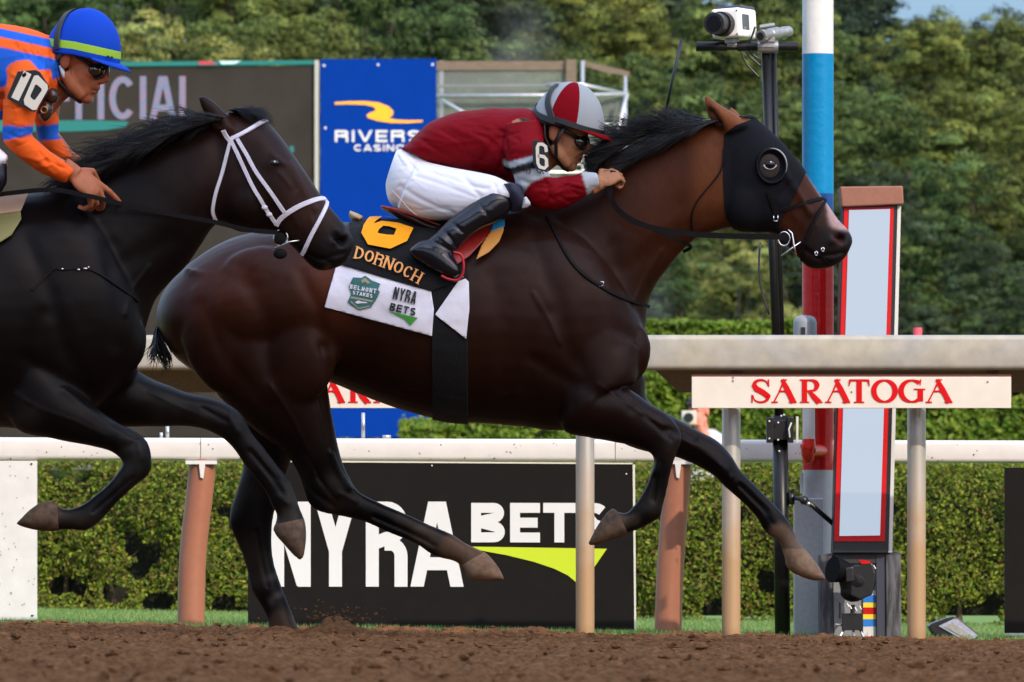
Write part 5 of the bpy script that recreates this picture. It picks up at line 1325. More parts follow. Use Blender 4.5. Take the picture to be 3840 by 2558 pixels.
c1, n1 = dr6.hit(2250, 1072, Y6, False, .010); mb = MB(); mb.tube([c1 + Vector((-.008, 0, -.008)), c1 + Vector((.007, 0, -.004)), c1 + Vector((.008, 0, .008)), c1 + Vector((-.004, 0, .010))], .0025, 6); mb.build("buckle", m_chrome, h6, smooth=True)

# ================================================= following horse
Y10 = 28.6
h10 = thing("horse", "dark racehorse behind the leader, wearing a white bridle, rump outside the left border", "horse", "racing horses")
mb = MB()
mb.pairs(Y10, [((-1150, 1000), (-1140, 1200), .1), ((-1060, 900), (-1010, 1400), .25), ((-850, 820), (-780, 1420), .3), ((-600, 800), (-550, 1490), .3), ((-350, 800), (-350, 1560), .31), ((-150, 780), (-150, 1600), .305), ((30, 740), (0, 1602), .285), ((150, 715), (130, 1612), .265),
               ((260, 705), (260, 1590), .25), ((350, 745), (370, 1530), .23), ((430, 850), (450, 1470), .2), ((500, 1000), (505, 1410), .15), ((535, 1150), (522, 1330), .09)], 60, 40)
mb.pairs(Y10, [((80, 740), (500, 1330), .18), ((180, 705), (540, 1250), .155), ((290, 665), (582, 1130), .135), ((390, 620), (642, 1055), .12), ((490, 575), (702, 998), .11), ((590, 535), (752, 920), .103), ((690, 500), (800, 848), .097), ((770, 465), (850, 820), .09), ((850, 435), (875, 800), .078)], 50, 32, ex=2.15)
mb.pairs(Y10, [((820, 425), (800, 780), .07), ((880, 420), (838, 830), .09), ((940, 432), (885, 866), .102), ((1000, 458), (945, 872), .108), ((1062, 525), (1000, 870), .104), ((1114, 597), (1050, 888), .09), ((1155, 658), (1092, 922), .076), ((1197, 722), (1130, 960), .064), ((1242, 780), (1165, 998), .057),
               ((1288, 835), (1205, 1016), .056), ((1316, 880), (1260, 1006), .052), ((1327, 905), (1295, 985), .04), ((1328, 925), (1312, 960), .025)], 46, 28, ex=2.3)
mb.pairs(Y10, [((200, 1150), (0, 1400), .11, -.11), ((290, 1440), (50, 1600), .105, -.13), ((357, 1522), (195, 1646), .085, -.13), ((434, 1579), (325, 1672), .066, -.12), ((500, 1612), (408, 1691), .055, -.12), ((549, 1648), (452, 1722), .05, -.12), ((568, 1712), (458, 1742), .048, -.12), ((560, 1778), (440, 1770), .045, -.12),
               ((510, 1820), (408, 1808), .037, -.12), ((459, 1866), (355, 1856), .032, -.12), ((410, 1917), (318, 1886), .032, -.12), ((365, 1962), (290, 1900), .036, -.12), ((320, 1990), (262, 1908), .037, -.12), ((270, 1987), (232, 1905), .034, -.12), ((215, 1989), (205, 1886), .042, -.12), ((158, 1988), (163, 1880), .05, -.12), ((108, 1978), (116, 1908), .05, -.12), ((68, 1966), (78, 1946), .035, -.12)], 66, 28)
mb.pairs(Y10, [((430, 1300), (280, 1560), .11, .10), ((541, 1405), (430, 1600), .09, .11), ((640, 1448), (580, 1600), .07, .11), ((714, 1476), (690, 1598), .06, .11), ((780, 1488), (765, 1610), .055, .11), ((850, 1512), (810, 1630), .052, .11), ((908, 1555), (850, 1657), .05, .11), ((942, 1620), (885, 1697), .043, .11), ((985, 1673), (925, 1754), .035, .11),
               ((1040, 1743), (963, 1806), .032, .11), ((1087, 1803), (997, 1851), .034, .11), ((1112, 1870), (1018, 1896), .038, .11), ((1126, 1910), (1038, 1932), .034, .11), ((1142, 1950), (1028, 1985), .043, .11), ((1146, 2005), (1036, 2008), .052, .11), ((1140, 2062), (1085, 2062), .046, .11), ((1130, 2090), (1112, 2092), .03, .11)], 60, 28)
for dy, du, dv in [(-.12, 0, 0), (.12, 260, 60)]:
    mb.pairs(Y10, [((-1050 + du * .3, 1000), (-620 + du * .3, 1150), .14, dy), ((-1080 + du * .6, 1350), (-700 + du * .6, 1450), .12, dy), ((-1060 + du, 1600), (-860 + du, 1650), .075, dy), ((-1120 + du, 1780), (-970 + du, 1800), .055, dy), ((-1180 + du, 1900), (-1060 + du, 1930), .045, dy), ((-1230 + du, 2030), (-1140 + du, 2060), .034, dy), ((-1290 + du, 2160), (-1190 + du, 2190), .037, dy), ((-1350 + du, 2230), (-1250 + du, 2260), .04, dy), ((-1420 + du, 2290), (-1280 + du, 2330), .05, dy)], 40, 24)
ear(mb, Y10, [((824, 515), (896, 482), .036, -.055), ((794, 480), (862, 448), .034, -.065), ((770, 437), (832, 408), .028, -.075), ((752, 396), (800, 380), .021, -.08), ((742, 362), (762, 358), .011, -.082)])
ear(mb, Y10, [((870, 450), (930, 432), .024, .055), ((880, 415), (915, 405), .02, .06), ((905, 395), (912, 392), .006, .065)])
for (u, v, ru, rv, ry, dy, ang) in [(470, 1290, 80, 120, .045, -.08, 10), (440, 1250, 80, 150, .08, 0, 0)]:
    mb.pell(u, v, Y10 + dy, ru, rv, ry, ang)
mb.pell(935, 745, Y10 - .05, 85, 105, .058, 10); mb.pell(935, 745, Y10 + .05, 85, 105, .058, 10)
body10 = organic("body", mb, m_coat, .0075, 12, h10)
sculpt(body10, [([(100, 900), (190, 1100), (240, 1300), (310, 1420)], 34.5, -0.0072), ([(410, 930), (450, 1120), (440, 1290)], 36.8, -0.0084), ([(100, 1350), (230, 1430), (350, 1480)], 29.9, -0.0084), ([(160, 1180), (110, 1300), (70, 1450)], 34.5, -0.006), ([(640, 900), (520, 960), (420, 1010)], 39.1, -0.0048),
                ([(820, 560), (800, 700), (770, 800)], 29.9, -0.0072), ([(240, 1460), (340, 1540), (450, 1610)], 14, .006), ([(1085, 620), (1130, 700), (1180, 780)], 14, .006), ([(1010, 780), (1080, 840), (1130, 890)], 25.3, -0.0048), ([(1255, 905), (1290, 880)], 14, .010), ([(1200, 975), (1250, 960), (1290, 950)], 8, -.006),
                ([(1150, 950), (1190, 970), (1240, 985)], 7, -.006), ([(1020, 612)], 27.6, 0.006), ([(1020, 580), (1060, 615)], 9, .006), ([(400, 1700), (520, 1660)], 16, -.005), ([(930, 1690), (1040, 1800)], 8, -.004), ([(880, 560), (900, 640)], 23, -0.0036)], Y10)
sculpt(body10, [([(1262, 890), (1282, 906)], 14, -.030), ([(800, 450), (822, 470)], 8, -.008)], Y10)
relief(body10, 301, .006)
sculpt(body10, [([(60, 1480), (160, 1540), (280, 1580), (400, 1640)], 5, .003), ([(560, 1470), (680, 1530), (820, 1590)], 5, .003), ([(1110, 720), (1090, 790), (1120, 850)], 5, .003), ([(1150, 760), (1165, 820), (1190, 870)], 4, .003), ([(1090, 700), (1050, 650)], 6, .003), ([(560, 1000), (500, 1080), (470, 1180)], 8, .004), ([(900, 1580), (990, 1700), (1070, 1800)], 5, .003), ([(500, 1790), (420, 1860), (350, 1920)], 6, -.007), ([(940, 1690), (1010, 1780), (1060, 1850)], 6, -.007), ([(420, 1590), (510, 1640)], 8, -.006), ([(520, 1660), (530, 1720)], 10, .005), ([(860, 1560), (890, 1620)], 10, .005), ([(760, 1530), (850, 1580)], 7, -.006), ([(1040, 1860), (1080, 1890)], 7, .004)], Y10)
def coat10(o):
    co = getco(o.data); u, v = proj(co)
    n1 = fbm(co[:, 0] * 2 + co[:, 1], co[:, 2] * 2, 1.6, 55, 3) - .5; n2 = fbm(co[:, 0], co[:, 2] + co[:, 1], 9, 65, 3) - .5
    c = np.tile(np.array([.0044, .0028, .0024]), (len(co), 1))
    c = mixc(c, (.045, .019, .013), smoothstep(1000, 1130, u) * smoothstep(980, 760, v) * smoothstep(1300, 1180, u) * .8)
    c = mixc(c, (.055, .022, .013), np.exp(-((u - 880) / 90) ** 2 - ((v - 480) / 60) ** 2) * .7)
    c = mixc(c, (.028, .012, .009), smoothstep(500, 900, u) * smoothstep(950, 600, v) * .7)
    c = mixc(c, (.0045, .004, .004), smoothstep(1450, 1700, v) * .9)
    c = mixc(c, (.010, .008, .008), smoothstep(1180, 1260, u) * smoothstep(800, 900, v))
    for (pts, wd, f, col) in [([(180, 1930), (90, 1960)], 60, 1, (.085, .046, .024)), ([(150, 1920), (110, 1945)], 30, .7, (.17, .09, .042)), ([(1060, 1990), (1130, 2080)], 50, .75, (.055, .04, .028)), ([(1046, 1985), (1075, 2000)], 26, .9, (.17, .095, .045)), ([(300, 1950), (215, 1935)], 40, .6, (.030, .021, .015)), ([(1080, 1930), (1090, 1960)], 44, .6, (.035, .026, .019)), ([(1090, 1820), (1110, 1880)], 30, .4, (.03, .024, .019))]:
        c = mixc(c, col, smoothstep(wd, wd * .5, segdist(u, v, pts)) * f)
    c = mixc(c, (.16, .10, .07), smoothstep(7, 3, segdist(u, v, [(1222, 1012), (1230, 1000)])) * .8)
    c = mixc(c, (.004, .003, .003), smoothstep(15, 8, segdist(u, v, [(1256, 886), (1290, 908)])) * .9)
    c = mixc(c, (.004, .003, .003), smoothstep(20, 12, segdist(u, v, [(1020, 608), (1038, 615)])) * .6)
    c *= (1 + n1 * .5 + n2 * .3)[:, None]
    legs = smoothstep(1450, 1600, v)
    c = mixc(c, (.040, .032, .026), np.clip(n2 * 3 - .1, 0, 1) * legs * .5)
    setcol(o, c)
coat10(body10)
hoof(h10, Y10, -.12, [((222, 1990), (216, 1888), .042), ((196, 1992), (190, 1880), .050), ((150, 1990), (152, 1886), .055), ((108, 1982), (112, 1912), .052), ((76, 1972), (82, 1942), .036), ((63, 1964), (68, 1956), .016)], m_hoofd)
hoof(h10, Y10, .11, [((1140, 1944), (1030, 1968), .042), ((1146, 1972), (1026, 1990), .050), ((1148, 2012), (1046, 2016), .055), ((1144, 2056), (1082, 2060), .050), ((1138, 2086), (1112, 2090), .034), ((1128, 2098), (1120, 2098), .014)], m_hoofd)
dr10 = Drape(body10)
hair_locks("mane", [(835, 455, 150, 178), (740, 478, 200, 180), (640, 515, 250, 182), (540, 555, 250, 184), (450, 598, 220, 188), (360, 640, 180, 192), (280, 675, 130, 198)], h10, 1100, 51, 1, .16, .14, Y10 - .02)
hair_locks("mane", [(850, 440, 170, 172), (740, 475, 220, 182), (620, 520, 220, 190), (520, 565, 200, 196), (400, 625, 180, 200)], h10, 800, 52, 1, .2, .10, Y10 - .08, curl=.15)
hair_locks("mane", [(780, 455, 110, 158), (700, 475, 150, 150), (600, 515, 150, 155)], h10, 50, 53, 1, .3, .3, Y10 - .02, curl=.6, rad=.0015)
hair_locks("forelock", [(850, 412, 130, 2), (880, 410, 130, -4), (910, 415, 110, -14)], h10, 260, 54, 1, .22, .10, Y10 - .01)
hair_locks("tail", [(-1150, 1000, 600, 195), (-1160, 1040, 600, 200), (-1160, 1080, 560, 205)], h10, 270, 55, 1, .2, .12, Y10, rad=.003)
# white bridle
for nm, pts, wd in [("browband", [(868, 522), (905, 505), (945, 484), (975, 464), (1000, 455)], 17), ("headpiece", [(838, 488), (850, 512), (870, 535)], 18), ("throat_latch", [(866, 528), (858, 560), (838, 640), (812, 712), (799, 770), (797, 800), (810, 830)], 14),
                    ("cheek_strap", [(868, 530), (905, 605), (950, 705), (975, 745), (1000, 790), (1036, 838)], 15), ("cheek_strap", [(890, 522), (925, 580), (960, 645), (1010, 715), (1066, 795)], 15),
                    ("noseband", [(1036, 843), (1050, 820), (1075, 800), (1122, 772), (1180, 750), (1228, 742)], 19), ("chin_strap", [(1232, 752), (1205, 810), (1176, 864), (1155, 910), (1136, 952)], 16)]:
    strap(dr10, nm, pts, wd, Y10, m_bridlew, h10, off=.005, thick=.004)
for u, v in [(990, 775), (1008, 802)]:
    mb = MB(); c1, n1 = dr10.hit(u, v, Y10, False, .009); mb.ell(c1, (.010, .005, .008)); mb.build("buckle", m_bridlew, h10, smooth=True)
c1, n1 = dr10.hit(1060, 880, Y10, False, .014); mb = MB()
q = [c1 + Vector((M(26, Y10) * math.cos(a), -.002, M(30, Y10) * math.sin(a))) for a in [2 * math.pi * k / 20 for k in range(21)]]
mb.tube(q, .003, 8, cap=False); mb.tube([c1 + Vector((M(-20, Y10), -.004, M(-40, Y10))), c1 + Vector((M(30, Y10), -.005, M(-16, Y10))), c1 + Vector((M(70, Y10), -.005, M(-10, Y10)))], .003, 8); mb.build("bit", m_chrome, h10, smooth=True)
mb = MB(); mb.ell(c1 + Vector((-.004, -.001, -.004)), (M(24, Y10), .008, M(26, Y10))); mb.ell(c1 + Vector((M(-2, Y10), 0, M(-60, Y10))), (M(26, Y10), .010, M(20, Y10))); mb.build("bit_guard", m_leather, h10, smooth=True)
mb = MB(); c1, n1 = dr10.hit(1028, 612, Y10, False, .0); mb.ell(c1 + Vector((0, .006, 0)), (M(20, Y10), .012, M(15, Y10))); mb.build("eye", m_eye, h10, smooth=True); mb = MB(); mb.ell(c1 + Vector((M(2, Y10), -.0055, M(5, Y10))), (M(3.5, Y10), .003, M(3.5, Y10))); mb.build("eye_glint", bpy.data.materials["glint"], h10, smooth=True)
rein([(-40, 735, 28.33), (60, 722, 28.33), (200, 712, 28.32), (330, 735, 28.36), (480, 770, 28.42), (650, 805, 28.46), (800, 832, 28.46), (930, 862, 28.45), (1040, 872, 28.46)], 17, Y10, m_leather, h10)
strap(dr10, "breast_strap", [(120, 1090), (200, 1010), (232, 1012), (330, 1008), (420, 1060), (520, 1130)], 10, Y10, m_leather, h10, off=.003)
mb = MB()
for u, v, w_ in [(233, 1011, 5), (293, 1013, 7), (318, 1009, 9), (330, 1004, 4)]:
    c1, n1 = dr10.hit(u, v, Y10, False, .007); mb.ell(c1, (M(w_, Y10), .003, M(4, Y10)), nu=10, nv=6)
mb.build("buckle", m_chrome, h10, smooth=True)
# ------------------------------------------------------------------ saddlery of the leading horse
m_blackcloth = mat("black_cloth", (0.010, 0.010, 0.010), rough=0.85, spec=.15, sheen=.1, bump=.2, bscale=90)
m_towel = mat("white_towel", (0.80, 0.78, 0.82), rough=0.8, spec=.1, bump=.35, bscale=18, noise=.04, nscale=9)
m_orangecl = mat("orange_cloth", (0.95, 0.36, 0.012), rough=0.7, spec=.1)
m_goldth = mat("gold_thread", (0.80, 0.33, 0.075), rough=0.6)
m_redl = mat("red_leather", (0.30, 0.015, 0.012), rough=0.4, noise=.2, nscale=20)
sc6 = thing("saddle_cloth", "black saddle cloth with big orange number and a white sponsor band on the leading horse", "saddle cloth")
sc6.location = P(1500, 850, Y6)
def put(o, par):
    o.parent = par; o.matrix_parent_inverse = Matrix.Translation(-Vector(par.location)); return o
def ripple(o, amp, sc, seed):
    co = getco(o.data); no = getno(o.data); u, v = proj(co)
    n = fbm(u / 100, v / 100, sc, seed, 3) - .5
    setco(o.data, co + no * (n * amp)[:, None]); return o
put(ripple(shell(body6, [(1335, 770), (1720, 780), (1758, 1040), (1615, 1092), (1273, 991)], .013, "cloth", m_blackcloth), .008, .9, 3), sc6)
put(ripple(shell(body6, [(1279, 985), (1615, 1082), (1627, 1159), (1620, 1261), (1217, 1152), (1258, 1006)], .0085, "sponsor_band", m_towel, near_only=True, ymid=Y6), .012, 1.1, 4), sc6)
put(ripple(shell(body6, [(1733, 1034), (1758, 1057), (1760, 1160), (1748, 1271), (1631, 1180)], .012, "sponsor_band", m_towel, near_only=True, ymid=Y6), .006, 1.0, 5), sc6)
put(shell(body6, [(1618, 1080), (1753, 1040), (1756, 1610), (1622, 1610)], .006, "girth", m_blackcloth), sc6)
bpy.context.view_layer.update()
class Flat:
    """lettering lies on this smooth sheet just outside the cloth"""
    def __call__(self, u, v, off):
        p, n = self.d.hit(u, v, Y6, False, 0); q = p + (n * .6 + Vector((0, -.4, 0))) * (off - .0115) ; return q
flat6 = Flat(); flat6.d = Drape(*[o for o in sc6.children if o.name.startswith(("cloth", "sponsor_band"))])
def poly_on(mb, poly, off, cell=8):
    """fills a picture outline with small faces lying on the flank"""
    us = [p[0] for p in poly]; vs = [p[1] for p in poly]
    bm = bmesh.new(); vv = [bm.verts.new((u, v, 0)) for u, v in poly]; bm.faces.new(vv)
    bmesh.ops.triangulate(bm, faces=bm.faces[:])
    for a in np.arange(min(us) + cell, max(us), cell): bmesh.ops.bisect_plane(bm, geom=bm.verts[:] + bm.edges[:] + bm.faces[:], plane_co=(a, 0, 0), plane_no=(1, 0, 0))
    for a in np.arange(min(vs) + cell, max(vs), cell): bmesh.ops.bisect_plane(bm, geom=bm.verts[:] + bm.edges[:] + bm.faces[:], plane_co=(0, a, 0), plane_no=(0, 1, 0))
    bm.verts.index_update()
    mb.add([flat6(x.co.x, x.co.y, off) for x in bm.verts], [tuple(x.index for x in f.verts) for f in bm.faces]); bm.free()
c5 = lambda L: [(1100 + x / 1.96, 700 + y / 1.96) for x, y in L]
mb = MB()
out8 = c5([(499, 352), (548, 300), (650, 266), (770, 280), (884, 316), (836, 412), (712, 467), (548, 437)]); in8 = c5([(620, 352), (632, 326), (662, 302), (705, 306), (758, 322), (738, 368), (690, 366), (640, 358)])
for i in range(8):
    j = (i + 1) % 8; poly_on(mb, [out8[i], out8[j], in8[j], in8[i]], .024)
poly_on(mb, c5([(499, 352), (520, 290), (598, 184), (668, 182), (742, 212), (716, 240), (656, 232), (606, 268), (556, 330)]), .0245)
put(mb.build("cloth_number", m_orangecl), sc6)
def rot_place(u0, v0, h, deg, off, bend=0.0):
    def f(x, y, d):
        a = math.radians(deg + bend * x); b = math.radians(deg + bend * x / 2)
        u = u0 + h * (x * math.cos(b) + y * math.sin(a)); v = v0 + h * (x * math.sin(b) - y * math.cos(a))
        return flat6(u, v, off + d)
    return f
mb = MB(); emit_letters(mb, "DORNOCH", rot_place(1327, 972, 44, 14, .021, 2.6), t=.17, widths=[.72, .74, .70, .76, .74, .7, .74], gap=.13, sub=3, serif=.16, thin=.08, depth=.001)
put(mb.build("cloth_lettering", m_goldth), sc6)
m_ink = mat("black_ink", (.01, .01, .01), rough=.7)
mb = MB(); emit_letters(mb, "NYRA", rot_place(1471, 1121, 46, 13, .016), t=.13, widths=.40, gap=.10, sub=3, depth=.001); emit_letters(mb, "BETS", rot_place(1460, 1163, 28, 13, .016), t=.2, widths=.72, gap=.2, sub=3, depth=.001)
put(mb.build("band_lettering", m_ink), sc6)
mb = MB(); poly_on(mb, c5([(700, 915), (915, 965), (860, 1020), (820, 975), (760, 945)]), .016); put(mb.build("green_wedge", mat("green_print", (.05, .30, .03))), sc6)
m_teald = mat("emblem_teal", (.03, .15, .13), rough=.6); m_tan = mat("emblem_tan", (.35, .30, .18), rough=.6)
mb = MB(); poly_on(mb, c5([(440, 668), (500, 672), (530, 655), (575, 690), (640, 715), (622, 760), (637, 775), (605, 840), (570, 888), (485, 907), (430, 875), (398, 850), (425, 790), (408, 735), (450, 712)]), .0150); put(mb.build("emblem", m_teald), sc6)
mb = MB()
poly_on(mb, c5([(500, 690), (528, 672), (570, 712), (545, 716), (528, 700), (505, 712)]), .0165); poly_on(mb, c5([(425, 808), (590, 838), (580, 850), (420, 822)]), .0165); poly_on(mb, c5([(420, 850), (428, 842), (480, 890), (560, 876), (562, 884), (484, 902)]), .0165)
put(mb.build("emblem_band", m_tan), sc6)
mb = MB(); emit_letters(mb, "BELMONT", rot_place(1311, 1083, 17, 11, .0165), t=.22, widths=.66, gap=.22, sub=2, depth=.001); emit_letters(mb, "STAKES", rot_place(1322, 1104, 14, 11, .0165), t=.22, widths=.72, gap=.22, sub=2, depth=.001)
poly_on(mb, c5([(455, 850), (480, 838), (500, 846), (540, 850), (545, 858), (500, 858), (470, 862)]), .0170)
put(mb.build("emblem_lettering", mat("pale_print", (.7, .74, .74))), sc6)

sd6 = thing("saddle", "small dark racing saddle with red flap and orange pad under the rider in maroon", "saddle"); sd6.location = P(1600, 850, Y6)
mb = MB()
mb.pairs(Y6, [((1427, 771), (1432, 784), .05), ((1480, 782), (1470, 806), .12), ((1560, 806), (1530, 842), .15), ((1640, 836), (1600, 880), .15), ((1760, 840), (1760, 900), .12), ((1850, 800), (1860, 860), .08), ((1880, 790), (1890, 830), .04)], 30, 24)
put(mb.build("saddle_tree", mat("saddle_dark", (.03, .010, .010), rough=.4, noise=.2), smooth=True), sd6)
put(shell(body6, [(1842, 800), (1862, 850), (1760, 960), (1700, 1000), (1672, 985), (1700, 900), (1780, 810)], .030, "flap", m_redl, near_only=True, ymid=Y6), sd6)
put(shell(body6, [(1886, 838), (1889, 862), (1872, 905), (1834, 945), (1786, 972), (1806, 920), (1836, 872)], .036, "pad", mat("orange_pad", (.62, .27, .045), rough=.6), near_only=True, ymid=Y6), sd6)
put(shell(body6, [(1852, 826), (1893, 822), (1893, 850), (1868, 858), (1838, 870)], .037, "pad_edge", mat("blue_pad", (.02, .25, .5), rough=.6), near_only=True, ymid=Y6), sd6)
mb = MB(); mb.pairs(Y6, [((1314, 790), (1308, 812), .06), ((1340, 800), (1322, 830), .09), ((1362, 812), (1345, 838), .09)], 12, 16); put(mb.build("foam_end", mat("foam", (.50, .34, .17), rough=.8), smooth=True), sd6)
mb = MB(); q = catmull([(1432, 775), (1500, 790), (1580, 818), (1650, 846)], 14); mb.tube([P(u, v, Y6 - .15) for u, v in q], M(5, Y6), 8); put(mb.build("piping", m_redl, smooth=True), sd6)

# ------------------------------------------------------------------ people
SKIN = (.30, .135, .08)
m_skin = mat("skin", SKIN, rough=.5, spec=.2, attr="Col", noise=.08, nscale=60)
def head_prims(mb, T, hair=False):
    """T maps head space (x forward, z up, metres) to the scene"""
    def e(c, r, rot=None):
        tmp = MB(); tmp.ell(c, r, rot); mb.add([T @ Vector(p) for p in tmp.v], tmp.f)
    def tb(pts, rad, flat=1.0):
        tmp = MB(); tmp.tube(pts, rad, 12, flat=flat); mb.add([T @ Vector(p) for p in tmp.v], tmp.f)
    e((-.008, 0, .035), (.097, .075, .088)); e((.03, 0, -.025), (.062, .060, .085)); e((.045, 0, -.07), (.042, .045, .045)); e((.066, 0, -.098), (.022, .024, .02))
    tb([(-.015, 0, -.06), (-.045, 0, -.11), (-.075, 0, -.17)], [.055, .052, .058])
    for s in (-1, 1):
        tb([(-.005, .058 * s, -.045), (.03, .050 * s, -.078), (.06, .026 * s, -.098)], [.02, .02, .017])
        e((.066, .034 * s, -.022), (.024, .022, .018)); e((.076, .032 * s, .012), (.013, .018, .012))
        e((.085, .013 * s, -.036), (.013, .010, .009))
        tmp = MB(); tmp.ell((-.012, .076 * s, -.005), (.019, .008, .032), Matrix.Rotation(math.radians(-14), 3, 'Y')); mb.add([T @ Vector(p) for p in tmp.v], tmp.f)
    tb([(.082, 0, .022), (.093, 0, .0), (.107, 0, -.022), (.110, 0, -.034)], [.009, .010, .0115, .012]); e((.094, 0, -.037), (.016, .016, .009))
    e((.078, 0, .032), (.016, .048, .011)); e((.086, 0, -.060), (.013, .022, .0075)); e((.083, 0, -.074), (.013, .020, .0075)); e((.072, 0, -.05), (.022, .036, .03))
def hand_prims(mb, W, d, back, size=1.0, curl=(60, 60, 60, 60), thumb=45, side=1, spread=3):
    """wrist W, direction d, back of the hand faces back"""
    d = Vector(d).normalized(); back = Vector(back); back = (back - d * back.dot(d)).normalized(); s = d.cross(back).normalized() * side
    tmp = MB(); R = Matrix((d, s, back)).transposed()
    mb.ell(W + d * .045 * size, (.052 * size, .041 * size, .015 * size), R); mb.ell(W + d * .066 * size, (.024 * size, .040 * size, .014 * size), R)
    mb.tube([W - d * .04, W + d * .015], [.026 * size, .027 * size], 14, flat=.8)
    for k in range(4):
        o = (-1.5 + k) * .0195 * size; L = [.041, .046, .043, .034][k] * size
        p = W + d * (.082 - .004 * abs(k - 1.2)) * size + s * o; ang = 0; pts = [p - d * .02]; rad = [.0098 * size]
        dirv = d
        for j, f in enumerate((.35, .4, .25)):
            ang += math.radians(curl[k]) * (1.0 if j else .8)
            dirv = d * math.cos(ang) - back * math.sin(ang) + s * math.sin(math.radians(spread * (k - 1.5)))
            p2 = p + dirv * L * (1.0, .75, .62)[j]; pts += [p, p2] if j == 0 else [p2]; rad += [.0095 * size, .009 * size] if j == 0 else [(.0083, .0074)[j - 1] * size]
            p = p2
        mb.tube(pts, rad, 10)
    t0 = W + d * .025 * size - s * .030 * size; t1 = t0 + (d * .6 - s * .75 - back * .2).normalized() * .035 * size
    t2 = t1 + (d * math.cos(math.radians(thumb)) * .9 - s * .1 - back * math.sin(math.radians(thumb))).normalized() * .032 * size; t3 = t2 + (d * .8 - back * .4 + s * .1).normalized() * .024 * size
    mb.tube([W + d * .015 * size - s * .012 * size, t0, t1, t2, t3], [.014 * size, .013 * size, .0115 * size, .010 * size, .0075 * size], 10)
def head_T(u, v, Y, pitch, yaw, scale=1.0, roll=0):
    return Matrix.Translation(P(u, v, Y)) @ Matrix.Rotation(math.radians(yaw), 4, 'Z') @ Matrix.Rotation(math.radians(pitch), 4, 'Y') @ Matrix.Rotation(math.radians(roll), 4, 'X') @ Matrix.Scale(scale, 4)
def paint_skin(o, T, base=SKIN, hair=(.012, .008, .006), hairy=True):
    co = getco(o.data); Ti = np.array(T.inverted()); L = co @ Ti[:3, :3].T + Ti[:3, 3]
    c = np.tile(np.array(base), (len(co), 1)); near = np.linalg.norm(L, axis=1) < .2
    red = np.exp(-(np.linalg.norm((L - np.array([.105, 0, -.03])) / np.array([.02, .03, .02]), axis=1)) ** 2) + np.exp(-(np.linalg.norm((L - np.array([.085, 0, -.068])) / np.array([.012, .022, .010]), axis=1)) ** 2) + .7 * np.exp(-(np.linalg.norm((np.abs(L) - np.array([.012, .08, .005])) / np.array([.02, .02, .03]), axis=1)) ** 2)
    c = mixc(c, (base[0] * 1.1, base[1] * .62, base[2] * .62), np.clip(red, 0, 1) * .7 * near)
    c = mixc(c, (base[0] * .25, base[1] * .15, base[2] * .12), np.exp(-((L[:, 2] + .067) / .0022) ** 2) * (L[:, 0] > .08) * (np.abs(L[:, 1]) < .022) * near)
    if hairy:
        hm = near & ((L[:, 0] < -.012) & (L[:, 2] > -.055) | (L[:, 2] > .045)) & ~((np.abs(L[:, 1]) > .067) & (np.abs(L[:, 0] + .012) < .022) & (np.abs(L[:, 2]) < .036))
        hm |= near & (np.abs(L[:, 2] - .033) < .005) & (L[:, 0] > .07) & (np.abs(L[:, 1]) > .012)
        c = mixc(c, hair, hm.astype(float) * .95)
    n = fbm(co[:, 0] * 3, co[:, 2] * 3 + co[:, 1], 20, 3, 2) - .5
    setcol(o, c * (1 + .25 * n)[:, None])
def helmet(par, T, c, r, zc, colfn, mats, rim_m, peak_m):
    """shell over the skull, a peak, seams"""
    nu, nv = 96, 40; vs, fs, mi = [], [], []
    for j in range(nv + 1):
        th = math.pi / 2 * (1 - j / nv)
        for i in range(nu):
            ph = 2 * math.pi * i / nu
            z = math.sin(th); rr = math.cos(th)
            p = Vector((c[0] + r[0] * rr * math.cos(ph), c[1] + r[1] * rr * math.sin(ph), zc + (c[2] + r[2] - zc) * z)); p.z += (-.012 * (1 - z) * (math.cos(ph) < 0) * -math.cos(ph))
            vs.append(T @ p)
    for j in range(nv):
        for i in range(nu):
            k = (i + 1) % nu; fs.append((j * nu + i, j * nu + k, (j + 1) * nu + k, (j + 1) * nu + i))
            mi.append(colfn(-math.degrees(math.atan2(math.sin(2 * math.pi * (i + .5) / nu), math.cos(2 * math.pi * (i + .5) / nu))), j / nv))
    mb = MB(); mb.v = vs; mb.f = fs; mb.mi = mi
    o = mb.build("helmet", mats, par, smooth=True); s = o.modifiers.new("thick", 'SOLIDIFY'); s.thickness = .006; s.offset = -1
    def on(az, z, off=.003):
        a = math.radians(-az); t = min(1, max(0, (z - zc) / (c[2] + r[2] - zc))); rr = math.sqrt(max(0, 1 - t * t))
        return T @ Vector((c[0] + (r[0] * rr + off * rr) * math.cos(a), c[1] + (r[1] * rr + off * rr) * math.sin(a), z + off * t - .012 * (1 - t) * max(0, -math.cos(a))))
    mb = MB(); A, B, C_ = [], [], []
    for k in range(25):
        a = -62 + 124 * k / 24; ext = .040 * math.cos(math.radians(a * 1.35)) if abs(a) < 66 else 0
        p0 = on(a, zc + .006, .001); q = T.inverted() @ p0; d = Vector((math.cos(math.radians(-a)), math.sin(math.radians(-a)), 0))
        p1 = T @ (q + d * ext * .5 + Vector((0, 0, -.002 - ext * .12))); p2 = T @ (q + d * ext + Vector((0, 0, -.004 - ext * .35)))
        A.append(p0); B.append(p1); C_.append(p2)
    n = len(A); mb.add(A + B + C_, [(i, i + 1, n + i + 1, n + i) for i in range(n - 1)] + [(n + i, n + i + 1, 2 * n + i + 1, 2 * n + i) for i in range(n - 1)])
    pk = mb.build("peak", peak_m, o, smooth=True); s = pk.modifiers.new("thick", 'SOLIDIFY'); s.thickness = .004
    return o, on
